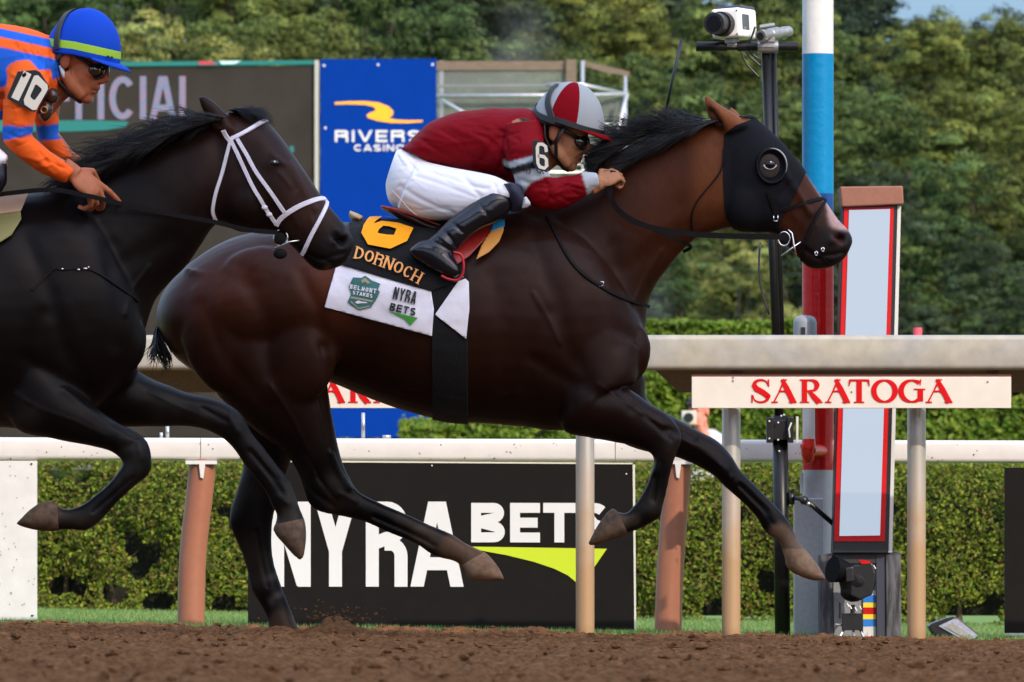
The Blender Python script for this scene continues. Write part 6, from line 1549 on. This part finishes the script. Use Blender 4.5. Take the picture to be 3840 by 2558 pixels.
def band(on, pts, w, m, name, par, off=.004):
    mb = MB(); q = catmull(pts, 30); pos = [on(a, z, off) for a, z in q]; rings = []
    ctr = sum(pos, Vector()) / len(pos)
    for i, p in enumerate(pos):
        d = (pos[min(i + 1, 29)] - pos[max(i - 1, 0)]).normalized(); nn = (p - ctr).normalized(); a, z = q[i]
        nn = (on(a, z, .05) - on(a, z, 0)).normalized(); s = d.cross(nn).normalized()
        rings.append([p - s * w / 2, p - s * w * .4 + nn * .003, p + s * w * .4 + nn * .003, p + s * w / 2, p - nn * .004])
    mb.rings(rings); return mb.build(name, m, par, smooth=False)
def goggles(par, T, sc=1.0):
    mg = mat("goggle_lens", (.012, .008, .006), rough=.06, spec=.8, coat=1); mf = mat("goggle_frame", (.01, .01, .01), rough=.4)
    mb = MB()
    for s in (-1, 1):
        tmp = MB(); tmp.ell((.081, .033 * s, -.010), (.021, .032, .024), Matrix.Rotation(math.radians(24 * s), 3, 'Z')); mb.add([T @ Vector(p) for p in tmp.v], tmp.f)
    g = mb.build("goggles", mg, par, smooth=True); mb = MB()
    for s in (-1, 1):
        tmp = MB(); R = Matrix.Rotation(math.radians(24 * s), 3, 'Z'); c = Vector((.089, .033 * s, -.010))
        tmp.tube([c + R @ Vector((0, .029 * math.cos(a), .022 * math.sin(a))) for a in [2 * math.pi * k / 24 for k in range(25)]], .0035, 8, cap=False); mb.add([T @ Vector(p) for p in tmp.v], tmp.f)
    tmp = MB(); tmp.tube([(.098, -.01, .004), (.100, 0, .006), (.098, .01, .004)], .004, 8); mb.add([T @ Vector(p) for p in tmp.v], tmp.f)
    for s in (-1, 1):
        tmp = MB(); tmp.tube([(.070, .060 * s, .002), (.03, .077 * s, .012), (-.02, .082 * s, .028), (-.05, .075 * s, .045)], .0065, 8, flat=.35); mb.add([T @ Vector(p) for p in tmp.v], tmp.f)
    mb.build("goggle_frame", mf, g, smooth=True)
    return g
def folds(o, seed, n, L, wd, push, ang, region, Yc):
    """thin pulled creases in the cloth"""
    r = np.random.default_rng(seed); st = []
    for i in range(n):
        u0, v0 = r.uniform(region[0], region[2]), r.uniform(region[1], region[3]); a = math.radians(ang + r.normal(0, 16)); l = L * r.uniform(.5, 1.2); b = r.normal(0, .12)
        st.append(([(u0 + l * t * math.cos(a), v0 + l * t * math.sin(a) + b * l * math.sin(3 * t)) for t in (-.5, -.2, .15, .5)], wd * r.uniform(.7, 1.3), push * r.choice([-1, 1], p=[.6, .4]) * r.uniform(.5, 1)))
    sculpt(o, st, Yc, both=False)
def wrinkle(o, seed, amp, sc, stretch=(1, 1)):
    co = getco(o.data); no = getno(o.data); u, v = proj(co)
    n = np.abs(fbm(u / 100 * stretch[0] + v / 170, v / 100 * stretch[1] + co[:, 1] * 3, sc, seed, 3) - .5)
    setco(o.data, co + no * ((.12 - n) * amp)[:, None])

m_silk = mat("racing_silk", (.15, .005, .01), rough=.6, spec=.06, attr="Col", bump=.08, bscale=60)
m_breech = mat("white_breeches", (.86, .84, .87), rough=.65, spec=.2, bump=.05, bscale=50)
m_boot = mat("black_boot", (.006, .006, .010), rough=.2, spec=.5, bump=.1, bscale=40)

# ================================================= rider in maroon
j6 = thing("person", "rider in maroon silks and white breeches crouching on the leading horse", "person", "riders"); j6.location = P(1700, 820, Y6)
T6 = head_T(2104, 500, Y6 - .03, 17, -10, .98)
mb = MB(); head_prims(mb, T6)
mb.tube([T6 @ Vector((-.03, 0, -.10)), P(2030, 500, Y6), P(1920, 535, Y6), P(1750, 560, Y6), P(1620, 640, Y6), P(1590, 690, Y6)], [.05, .06, .085, .085, .07, .07], 16)
for s in (-1, 1):
    mb.tube([P(1950, 480, Y6 + .12 * s), P(1975, 560, Y6 + .19 * s), P(2005, 715, Y6 + .2 * s), P(2130, 712, Y6 + .19 * s), P(2250, 682, Y6 + .19 * s)], [.05, .045, .036, .034, .026], 12)
    mb.tube([P(1590, 700, Y6 + .09 * s), P(1720, 730, Y6 + .17 * s), P(1850, 730, Y6 + .23 * s), P(1730, 840, Y6 + .265 * s), P(1650, 915, Y6 + .29 * s), P(1670, 980, Y6 + .297 * s)], [.06, .05, .035, .028, .022, .02], 12)
mb.tube([P(1940, 500, Y6 - .14), P(1930, 520, Y6), P(1940, 500, Y6 + .14)], [.045, .055, .045], 14)
hand_prims(mb, P(2250, 688, Y6 - .185), (.80, .30, .50), (-.3, -.85, .5), .84, (62, 66, 70, 72), 40, 1)
hand_prims(mb, P(2262, 672, Y6 + .19), (.85, -.2, .45), (-.3, .8, .55), .95, (62, 66, 70, 72), 40, -1)
b6 = organic("body", mb, m_skin, .0042, 3); put(b6, j6); paint_skin(b6, T6, (.40, .175, .085))
mb = MB()
mb.pairs(Y6, [((1500, 560), (1590, 598), .10), ((1527, 541), (1612, 622), .135), ((1598, 469), (1700, 642), .155), ((1690, 428), (1785, 655), .165), ((1790, 410), (1880, 675), .175), ((1880, 405), (1960, 690), .18), ((1960, 406), (2020, 650), .165), ((2012, 420), (2050, 590), .115), ((2046, 445), (2062, 555), .065)], 40, 32, ex=2.2)
for s in (-1, 1):
    mb.pairs(Y6, [((1885, 470), (2020, 450), .07, .12 * s), ((1882, 540), (2035, 520), .066, .17 * s), ((1898, 590), (2046, 570), .064, .19 * s), ((1918, 645), (2056, 640), .062, .205 * s), ((1942, 705), (2064, 662), .058, .21 * s), ((1985, 765), (2078, 668), .052, .205 * s), ((2037, 785), (2100, 664), .05, .195 * s), ((2090, 786), (2125, 660), .048, .185 * s), ((2144, 768), (2158, 655), .043, .19 * s), ((2195, 737), (2186, 646), .037, .19 * s), ((2236, 712), (2218, 646), .033, .19 * s), ((2252, 700), (2238, 650), .03, .19 * s)], 50, 24)
je6 = organic("jersey", mb, m_silk, .0045, 4); put(je6, j6)
wrinkle(je6, 21, .012, 1.3, (.6, 1.6))
folds(je6, 1, 24, 130, 7, .003, 25, (1560, 440, 1900, 660), Y6); folds(je6, 2, 10, 70, 5, .004, -35, (1900, 500, 2040, 640), Y6); folds(je6, 3, 12, 80, 5, .004, 10, (2000, 680, 2190, 770), Y6)
sculpt(je6, [([(1560, 560), (1640, 600), (1700, 640)], 10, -.006), ([(1590, 530), (1680, 590), (1760, 640)], 9, -.005), ([(1780, 640), (1840, 560), (1880, 500)], 16, -.008), ([(1850, 670), (1900, 590), (1890, 520)], 12, -.010), ([(1700, 480), (1800, 520), (1870, 600)], 14, .005), ([(1950, 680), (2000, 690), (2060, 690)], 10, -.005), ([(2050, 680), (2060, 740), (2040, 780)], 8, -.005), ([(1930, 640), (1960, 700)], 9, .005)], Y6)
co = getco(je6.data); u, v = proj(co); c = np.tile(np.array([.20, .0035, .008]), (len(co), 1))
arm = np.abs(co[:, 1] - Y6) > .125
grey = (.42, .45, .46)
def seg_band(a, b, c_, d_): return inpoly(u, v, [a, b, c_, d_]) & arm
c = mixc(c, grey, (inpoly(u, v, [(1885, 592), (1908, 608), (1995, 585), (2070, 580), (2080, 600), (2000, 628), (1915, 640), (1890, 620)]) & arm).astype(float))
c = mixc(c, (.012, .012, .013), (inpoly(u, v, [(1890, 622), (1912, 630), (1990, 607), (2075, 590), (2080, 628), (1995, 634), (1920, 655), (1895, 650)]) & arm).astype(float))
c = mixc(c, grey, (inpoly(u, v, [(1900, 652), (1925, 656), (2000, 634), (2075, 628), (2070, 662), (2045, 662), (1985, 690), (1955, 740), (1930, 720)]) & arm).astype(float))
c = mixc(c, grey, (inpoly(u, v, [(2178, 640), (2250, 630), (2275, 720), (2205, 745), (2196, 700)]) & (np.abs(co[:, 1] - Y6) > .06)).astype(float))
setcol(je6, c, soft=1)
mb = MB()
for pts in [[(1972, 632), (1982, 632), (1990, 638), (1988, 648), (1976, 650), (1974, 634)], [(2012, 636), (2020, 648), (2034, 640)], [(2025, 652), (2030, 640), (2040, 652)]]:
    mb.tube([P(a, b, Y6 - .272) for a, b in pts], M(1.8, Y6), 6)
put(mb.build("sleeve_letter", m_ink), j6)
# breeches
mb = MB()
mb.pairs(Y6, [((1446, 690), (1488, 562), .10), ((1449, 725), (1545, 562), .14), ((1462, 760), (1600, 585), .165), ((1495, 790), (1660, 615), .165), ((1570, 815), (1730, 634), .15), ((1640, 822), (1790, 645), .12)], 30, 32, ex=2.2)
for s in (-1, 1):
    mb.pairs(Y6, [((1490, 785), (1570, 600), .10, .09 * s), ((1590, 822), (1680, 625), .095, .14 * s), ((1695, 824), (1790, 645), .082, .19 * s), ((1790, 800), (1855, 660), .07, .22 * s), ((1860, 775), (1900, 682), .058, .235 * s), ((1905, 758), (1925, 706), .05, .24 * s)], 40, 24)
br6 = organic("breeches", mb, m_breech, .0045, 4); put(br6, j6)
sculpt(br6, [([(1500, 700), (1600, 760), (1700, 800)], 9, -.004), ([(1560, 660), (1680, 700), (1780, 740)], 8, -.003), ([(1600, 640), (1720, 680), (1830, 710)], 7, -.003), ([(1520, 590), (1560, 640)], 8, -.005), ([(1540, 575), (1590, 630)], 6, -.005), ([(1560, 570), (1620, 615)], 6, -.004), ([(1500, 580), (1530, 620)], 6, .004), ([(1740, 660), (1800, 740)], 10, -.004), ([(1470, 740), (1560, 800)], 6, -.004), ([(1850, 680), (1880, 760)], 6, -.004)], Y6)
folds(br6, 7, 20, 130, 5, .0014, 18, (1480, 600, 1850, 800), Y6); folds(br6, 8, 12, 40, 4, .003, 50, (1490, 565, 1600, 620), Y6)
mb = MB(); mb.tube([P(a, b, Y6 - .205) for a, b in catmull([(1468, 712), (1500, 745), (1535, 785), (1562, 808)], 12)], M(1.6, Y6), 6); put(mb.build("breeches_seam", m_letter), j6)
for s in (-1, 1):
    mb = MB(); 
    mb.pairs(Y6, [((1812, 716), (1932, 745), .056, .24 * s), ((1799, 734), (1926, 768), .060, .245 * s), ((1778, 752), (1898, 808), .056, .255 * s), ((1735, 786), (1850, 838), .052, .265 * s), ((1687, 822), (1800, 862), .046, .275 * s), ((1642, 866), (1742, 906), .040, .285 * s), ((1610, 893), (1708, 948), .04, .29 * s), ((1596, 905), (1690, 985), .04, .295 * s), ((1600, 930), (1660, 1000), .036, .295 * s)], 40, 24)
    mb.pairs(Y6, [((1538, 934), (1536, 950), .026, .295 * s), ((1556, 918), (1548, 966), .034, .295 * s), ((1592, 898), (1578, 988), .037, .295 * s), ((1650, 915), (1622, 1016), .038, .30 * s), ((1695, 958), (1668, 1040), .039, .30 * s), ((1720, 990), (1702, 1048), .036, .30 * s), ((1729, 1012), (1722, 1036), .022, .30 * s)], 30, 22)
    bo = organic("boot", mb, m_boot, .0045, 4); put(bo, j6)
    sculpt(bo, [([(1690, 830), (1735, 870)], 7, -.005), ([(1660, 860), (1700, 905), (1715, 930)], 6, -.006), ([(1640, 880), (1690, 920)], 5, .004), ([(1625, 905), (1690, 940)], 5, -.004), ([(1800, 770), (1850, 830)], 7, -.003)], Y6)
mb = MB(); q = catmull([(1700, 945), (1728, 955), (1738, 985), (1736, 1025), (1716, 1050), (1680, 1046), (1655, 1034)], 24)
mb.tube([P(a, b, Y6 - .325) for a, b in q], M(5, Y6), 8); put(mb.build("stirrup", mat("stirrup_red", (.5, .015, .02), rough=.3), smooth=True), sd6)
mb = MB(); mb.pairs(Y6, [((1885, 690), (1945, 690), .05, -.25), ((1895, 720), (1965, 730), .055, -.25), ((1905, 765), (1975, 770), .045, -.24), ((1915, 795), (1955, 790), .03, -.23)], 16, 18); put(mb.build("knee_cloth", mat("navy_cloth", (.02, .022, .05), rough=.7), smooth=True), j6)
mb = MB(); mb.pairs(Y6, [((1962, 742), (1975, 738), .02, -.27), ((1958, 762), (1990, 764), .022, -.27), ((1956, 782), (1978, 778), .014, -.27)], 10, 12); put(mb.build("cloth_tip", m_letter, smooth=True), j6)
# helmet: eight gores
m_hg = mat("helmet_grey", (.36, .38, .38), rough=.6, spec=.1, bump=.05, bscale=200); m_hm = mat("helmet_maroon", (.21, .003, .008), rough=.7, spec=.04, bump=.05, bscale=200); m_hb = mat("helmet_black", (.012, .011, .011), rough=.5)
def gore(az, t):
    az = az % 360
    for s in (22.5, 67.5, 112.5, 157.5, 247.5, 292.5, 337.5):
        if abs(az - s) < (1.6 + .0): return 2
    if t > .93: return 2
    return 1 if (67.5 < az < 112.5 or 247.5 < az < 292.5 or az > 337.5 or az < 22.5) and not (az > 337.5 or az < 22.5) else 0
TH6 = T6 @ Matrix.Translation((-.004, 0, .010)) @ Matrix.Rotation(math.radians(-5), 4, 'Y')
hl6, on6 = helmet(j6, TH6, (.018, 0, .05), (.128, .106, .122), .012, gore, [m_hg, m_hm, m_hb], m_hb, m_hm)
put(hl6, j6)
band(on6, [(150, .15), (138, .12), (126, .085), (112, .05), (104, .02)], .024, m_hb, "helmet_strap", hl6); band(on6, [(190, .075), (165, .06), (140, .042), (115, .03), (100, .024)], .022, m_hb, "helmet_strap", hl6)
band(on6, [(110, .034), (85, .026), (60, .020), (35, .018), (0, .018), (-35, .018), (-80, .02)], .020, m_hb, "helmet_rim", hl6)
mb = MB(); mb.tube([T6 @ Vector(p) for p in [(.02, -.094, .02), (.005, -.082, -.03), (.02, -.066, -.085), (.05, -.03, -.115), (.06, 0, -.118)]], .008, 8, flat=.5)
mb.tube([T6 @ Vector(p) for p in [(-.05, -.085, .02), (-.035, -.085, -.03), (.005, -.074, -.075), (.02, -.066, -.085)]], .009, 8, flat=.5); mb.build("chin_strap", m_hb, hl6, smooth=True)
put(goggles(j6, T6), j6)
# arm plate with the number
mb = MB(); Yp = Y6 - .285
mb.prism([(1996, 530), (2006, 524), (2040, 534), (2054, 556), (2056, 640), (2050, 646), (2012, 634), (1999, 612)], Yp, .006); ap = put(mb.build("arm_plate", m_black, bevel=.001), j6)
def six_strokes(mb, pts_outer, Yq, wpx, d=.003):
    L, R = stroke_poly(pts_outer, wpx); mb.rings([[P(*L[j], Yq - d), P(*R[j], Yq - d), P(*R[j], Yq), P(*L[j], Yq)] for j in range(len(L))])
mb = MB(); six_strokes(mb, [(2049, 570), (2046, 549), (2034, 541), (2020, 541), (2015, 552), (2017, 612), (2024, 626), (2042, 631), (2050, 622), (2049, 598), (2040, 588), (2018, 584)], Yp, 12)
o = mb.build("plate_number", mat("cream_print", (.85, .78, .62), rough=.6)); put(o, j6)
wh = thing("riding_whip", "thin black riding whip standing up behind the leading horse's mane", "whip"); wh.location = P(2497, 430, Y6 + .12)
mb = MB(); mb.tube([P(2490, 450, Y6 + .12), P(2520, 305, Y6 + .12), P(2556, 150, Y6 + .12)], [M(5, Y6), M(6, Y6), M(7, Y6)], 10); put(mb.build("shaft", m_black, smooth=True), wh)
mb = MB(); mb.tube([P(2480, 490, Y6 + .12), P(2492, 442, Y6 + .12)], M(8, Y6), 10); put(mb.build("grip", m_brleather, smooth=True), wh)

# ================================================= rider in blue and orange
YJ = 28.55
j10 = thing("person", "rider in blue and orange silks with a blue helmet on the dark horse", "person", "riders"); j10.location = P(-200, 800, YJ)
T10 = head_T(287, 224, YJ - .04, 19, -14, 1.06)
mb = MB(); head_prims(mb, T10)
mb.tube([T10 @ Vector((-.03, 0, -.10)), P(200, 270, YJ), P(90, 275, YJ), P(-150, 300, YJ), P(-300, 430, YJ), P(-330, 480, YJ)], [.05, .055, .085, .085, .07, .07], 16)
for s, du, dv in ((-1, 0, 0), (1, 95, -20)):
    mb.tube([P(110 + du * .4, 250 + dv, YJ + .12 * s), P(85 + du, 380 + dv, YJ + .19 * s), P(80 + du * 1.0, 520 + dv, YJ + .2 * s), P(165 + du * .8, 600 + dv * .5, YJ + .17 * s), P(268 + du * .4, 650 + dv, YJ + .10 * s)], [.05, .045, .036, .034, .026], 12)
    mb.tube([P(-330, 480, YJ + .09 * s), P(-180, 555, YJ + .17 * s), P(-40, 600, YJ + .23 * s), P(-150, 770, YJ + .27 * s), P(-245, 890, YJ + .29 * s), P(-220, 950, YJ + .297 * s)], [.06, .05, .035, .028, .022, .02], 12)
mb.tube([P(110, 260, YJ - .14), P(90, 275, YJ), P(140, 250, YJ + .14)], [.045, .055, .045], 14)
hand_prims(mb, P(272, 648, YJ - .16), (.78, .15, -.60), (.45, -.75, .50), 1.12, (10, 38, 52, 58), 35, 1, 5)
hand_prims(mb, P(300, 625, YJ + .07), (.8, -.1, -.55), (.4, .6, .6), 1.0, (50, 55, 60, 60), 35, -1, 3)
b10 = organic("body", mb, m_skin, .0042, 3); put(b10, j10); paint_skin(b10, T10, (.40, .135, .062))
mb = MB()
mb.pairs(YJ, [((-470, 330), (-330, 520), .12), ((-400, 230), (-250, 510), .15), ((-250, 150), (-130, 480), .17), ((-100, 105), (-10, 450), .18), ((0, 90), (90, 440), .185), ((100, 106), (170, 410), .18), ((170, 128), (215, 370), .15), ((215, 150), (240, 330), .10), ((235, 190), (245, 300), .06)], 40, 32, ex=2.2)
def arm10(s, pts): mb.pairs(YJ, pts, 50, 24)
arm10(-1, [((30, 240), (150, 215), .075, -.12), ((22, 290), (178, 262), .07, -.17), ((14, 350), (182, 330), .066, -.20), ((10, 410), (140, 415), .062, -.21), ((10, 470), (126, 470), .058, -.21), ((12, 530), (123, 512), .055, -.21), ((50, 574), (140, 528), .05, -.205), ((100, 612), (172, 558), .047, -.20), ((153, 648), (222, 594), .044, -.19), ((205, 672), (255, 616), .04, -.18), ((246, 688), (282, 634), .036, -.165)])
arm10(1, [((110, 230), (200, 230), .07, .12), ((118, 330), (225, 320), .066, .17), ((124, 400), (222, 400), .062, .2), ((128, 455), (220, 455), .058, .2), ((140, 505), (220, 500), .055, .2), ((155, 545), (238, 530), .05, .18), ((190, 580), (270, 570), .047, .16), ((240, 625), (300, 600), .04, .12), ((270, 650), (312, 622), .036, .09)])
je10 = organic("jersey", mb, m_silk, .0045, 4); put(je10, j10)
wrinkle(je10, 31, .012, 1.3, (.8, 1.2))
folds(je10, 4, 20, 90, 6, .005, 75, (60, 110, 230, 300), YJ); folds(je10, 5, 12, 70, 5, .004, 10, (15, 300, 130, 530), YJ); folds(je10, 6, 10, 70, 5, .004, 40, (60, 560, 250, 660), YJ)
sculpt(je10, [([(140, 150), (160, 200), (150, 260)], 8, -.006), ([(190, 170), (195, 230)], 7, -.005), ([(170, 140), (220, 210), (215, 290)], 9, -.006), ([(120, 190), (130, 250)], 7, -.005), ([(20, 500), (80, 520), (125, 505)], 9, -.005), ([(40, 560), (90, 540), (130, 520)], 7, -.004), ([(60, 580), (140, 600), (200, 650)], 9, .004), ([(30, 330), (60, 420)], 9, .004), ([(150, 570), (180, 610)], 6, -.004)], YJ)
co = getco(je10.data); u, v = proj(co); c = np.tile(np.array([.018, .125, .60]), (len(co), 1)); orange = (.95, .135, .018); blue = (.02, .13, .58)
vb = 88 + np.clip(u + 0, -600, 230) * .22      # back line
arm = (co[:, 1] < YJ - .10) & inpoly(u, v, [(26, 252), (60, 228), (110, 224), (146, 262), (190, 262), (205, 330), (150, 420), (300, 640), (240, 720), (0, 600), (-20, 400), (0, 330), (26, 320)])
far = (co[:, 1] > YJ + .05) & (v > 300)
c = mixc(c, orange, ((v > vb - 6) & (v < vb + 18)).astype(float)); c = mixc(c, orange, ((v > vb + 50) & (v < vb + 88)).astype(float))
c = mixc(c, orange, (inpoly(u, v, [(150, 320), (225, 290), (260, 330), (240, 420), (150, 440)]) & ~arm).astype(float))
c = mixc(c, orange, (arm | far).astype(float))
c = mixc(c, blue, ((arm | far) & inpoly(u, v, [(0, 472), (128, 474), (240, 462), (240, 520), (150, 530), (124, 504), (14, 528), (0, 528)])).astype(float))
c = mixc(c, (.10, .012, .01), (inpoly(u, v, [(-40, 335), (20, 345), (22, 375), (-40, 365)])).astype(float) * .7)
setcol(je10, c, soft=1)
mb = MB()
mb.pairs(YJ, [((-480, 420), (-380, 330), .11), ((-470, 520), (-300, 400), .16), ((-400, 590), (-200, 470), .16), ((-300, 640), (-120, 500), .13)], 24, 28)
for s in (-1, 1): mb.pairs(YJ, [((-420, 560), (-280, 420), .10, .09 * s), ((-280, 640), (-170, 480), .09, .15 * s), ((-150, 670), (-70, 520), .075, .2 * s), ((-40, 655), (-10, 550), .06, .23 * s), ((18, 618), (30, 585), .045, .235 * s)], 36, 24)
put(organic("breeches", mb, m_breech, .0045, 4), j10)
for s in (-1, 1):
    mb = MB(); mb.pairs(YJ, [((-90, 640), (30, 612), .058, .24 * s), ((-110, 690), (20, 700), .056, .25 * s), ((-190, 780), (-70, 800), .048, .27 * s), ((-260, 860), (-170, 900), .04, .285 * s), ((-290, 900), (-210, 950), .04, .29 * s)], 30, 22)
    mb.pairs(YJ, [((-345, 905), (-350, 925), .03, .295 * s), ((-290, 890), (-300, 955), .037, .295 * s), ((-220, 930), (-250, 1000), .039, .3 * s), ((-165, 985), (-180, 1015), .03, .3 * s)], 20, 20)
    put(organic("boot", mb, m_boot, .0045, 3), j10)
m_hblue = mat("helmet_blue", (.008, .065, .50), rough=.65, spec=.08, bump=.04, bscale=200); m_lime = mat("lime_band", (.34, .60, .02), rough=.5)
TH10 = T10 @ Matrix.Translation((-.004, 0, .010)) @ Matrix.Rotation(math.radians(-6), 4, 'Y')
hl10, on10 = helmet(j10, TH10, (.018, 0, .043), (.118, .102, .108), .002, lambda az, t: 1 if .80 < t < .915 else 0, [m_hblue, m_lime], m_hblue, m_hblue); put(hl10, j10)
band(on10, [(178, .135), (150, .115), (136, .09), (126, .055), (116, .012)], .026, m_hb, "helmet_strap", hl10)
mb = MB()
for p, q_ in [((38, .020), (34, .020)), ((30, .020), (27, .020))]: mb.tube([on10(p[0], p[1], .006), on10(q_[0], q_[1], .006)], .003, 6)
mb.build("band_mark", m_hb, hl10)
mb = MB(); mb.tube([T10 @ Vector(p) for p in [(-.02, -.09, .02), (-.045, -.078, -.03), (-.02, -.07, -.075), (.03, -.05, -.105), (.055, 0, -.118)]], .010, 8, flat=.5); mb.build("chin_strap", m_hb, hl10, smooth=True)
put(goggles(j10, T10), j10)
mb = MB(); lo = MB()
for s in (-1,): lo.tube([(.094 + .002, .034 * s + .027 * math.cos(a) * .5 - .006, -.004 + .010 * math.sin(a)) for a in [2 * math.pi * k / 20 for k in range(21)]], .0022, 6, cap=False)
mb.add([T10 @ Vector(p) for p in lo.v], lo.f); put(mb.build("goggle_ring", mat("gold", (.5, .36, .12), rough=.25, metal=.8), smooth=True), j10)
# dark scarf and collar
mb = MB(); mb.tube([P(222, 200, YJ - .06), P(232, 250, YJ - .075), P(245, 300, YJ - .07), P(255, 330, YJ - .03)], [.02, .03, .03, .02], 12, flat=.6); put(mb.build("scarf", m_hb, smooth=True), j10)
mb = MB(); mb.tube([P(226, 246, YJ - .105), P(238, 280, YJ - .108), P(254, 312, YJ - .10)], [.006, .008, .005], 8); put(mb.build("collar_edge", m_letter, smooth=True), j10)
mb = MB(); mb.pell(172, 415, YJ - .12, 26, 40, .03, 10); mb.pell(196, 360, YJ - .12, 26, 30, .03, 10); put(mb.build("spare_goggles", mat("goggle_brown", (.05, .03, .02), rough=.2, spec=.6), smooth=True), j10)
mb = MB(); mb.tube([P(165 + 12 * math.cos(a), 412 + 12 * math.sin(a), YJ - .15) for a in [2 * math.pi * k / 20 for k in range(21)]], M(3, YJ), 6, cap=False); put(mb.build("goggle_ring", mat("brass", (.55, .38, .14), rough=.3, metal=.8), smooth=True), j10)
# arm plate
Yp = YJ - .285
mb = MB(); mb.prism([(66, 268), (134, 262), (150, 270), (184, 322), (182, 345), (132, 420), (118, 418), (26, 370), (28, 358)], Yp, .007); put(mb.build("arm_plate", m_black, bevel=.002), j10)
mb = MB(); six_strokes(mb, [(104, 272), (56, 372)], Yp, 31)
mb.prism([(80, 282), (96, 270), (100, 282), (88, 292)], Yp - .003, .003)
zo = [(128, 284), (142, 282), (178, 318), (180, 334), (136, 412), (122, 413), (92, 392), (89, 374)]; zi = [(132, 318), (138, 317), (156, 333), (156, 340), (132, 374), (126, 375), (115, 365), (114, 358)]
for k in range(8):
    q = (k + 1) % 8; mb.prism([zo[k], zo[q], zi[q], zi[k]], Yp - .003, .0029)
put(mb.build("plate_number", bpy.data.materials["cream_print"]), j10)
sd10 = thing("saddle", "pale peach and olive saddle pad edge showing at the left border on the dark horse", "saddle"); sd10.location = P(-100, 800, Y10)
o = shell(body10, [(-300, 735), (105, 726), (78, 790), (-20, 805), (-300, 830)], .022, "pad", mat("peach_pad", (.55, .38, .25), rough=.7)); put(o, sd10)
o = shell(body10, [(-200, 800), (76, 788), (80, 820), (44, 880), (0, 908), (-200, 930)], .018, "flap", mat("olive_flap", (.28, .27, .10), rough=.7), near_only=True, ymid=Y10); put(o, sd10)

# ------------------------------------------------------------------ photographer beyond the rail
YH = 70
ph = thing("person", "sunburnt man in grey shirt holding a camera to his face beyond the white rail", "person"); ph.location = P(2640, 2260, YH)
Th = Matrix.Translation(P(2620, 1545, YH)) @ Matrix.Rotation(math.radians(-118), 4, 'Z')
mb = MB(); head_prims(mb, Th)
zs = lambda v: v
mb.tube([P(2640, 1620, YH + .04), P(2640, 1700, YH + .05), P(2640, 1850, YH + .05), P(2640, 1930, YH + .05)], [.09, .16, .15, .15], 16, flat=1.2)
for s in (-1, 1):
    mb.tube([P(2640 + 85 * s, 1640, YH + .03), P(2640 + 110 * s, 1740, YH - .05), P(2620 + 60 * s, 1690, YH - .22), P(2600 + 22 * s, 1600, YH - .22)], [.055, .05, .042, .03], 12)
    mb.tube([P(2640 + 40 * s, 1930, YH + .05), P(2640 + 44 * s, 2100, YH + .03), P(2640 + 44 * s, 2240, YH + .05), P(2640 + 44 * s, 2245, YH - .12)], [.09, .06, .045, .04], 12)
    hand_prims(mb, P(2604 + 24 * s, 1598, YH - .23), (-.3 * s, 0, .9), (0, -1, 0.1), .95, (50, 55, 60, 60), 40, s)
pb = organic("body", mb, m_skin, .006, 3); put(pb, ph); paint_skin(pb, Th, (.55, .20, .14), hair=(.25, .2, .17))
mb = MB(); mb.tube([P(2640, 1612, YH + .04), P(2640, 1640, YH + .05), P(2640, 1700, YH + .05), P(2640, 1850, YH + .05), P(2640, 1950, YH + .05)], [.07, .15, .18, .17, .17], 18, flat=1.25)
for s in (-1, 1): mb.tube([P(2640 + 80 * s, 1640, YH + .03), P(2640 + 112 * s, 1735, YH - .05), P(2630 + 75 * s, 1712, YH - .14)], [.075, .068, .062], 14)
sh = organic("shirt", mb, mat("grey_shirt", (.42, .42, .44), rough=.8), .008, 3); put(sh, ph)
mb = MB()
for s in (-1, 1): mb.tube([P(2640 + 36 * s, 1930, YH + .05), P(2640 + 44 * s, 2100, YH + .03), P(2640 + 44 * s, 2225, YH + .05)], [.105, .08, .07], 14)
put(mb.build("trousers", mat("trousers", (.06, .06, .07), rough=.8), smooth=True), ph)
mb = MB(); tmp = MB(); tmp.ell((0, 0, .075), (.105, .085, .06)); tmp.ell((.09, 0, .062), (.06, .07, .012)); mb.add([Th @ Vector(p) for p in tmp.v], tmp.f); put(mb.build("cap", mat("dark_cap", (.03, .02, .02), rough=.8), smooth=True), ph)
pc = thing("hand_camera", "small pale camera held up by the man in the grey shirt", "camera"); pc.location = P(2580, 1570, YH - .25)
mb = MB(); mb.pbox(2556, 2612, 1540, 1592, YH - .27, .05); put(mb.build("camera_body", mat("camera_pale", (.5, .48, .44), rough=.4), bevel=.005), pc)
mb = MB(); mb.cyl(P(2582, 1566, YH - .275), P(2582, 1566, YH - .33), M(18, YH), 20); put(smooth_angle(mb.build("lens_barrel", m_black)), pc)
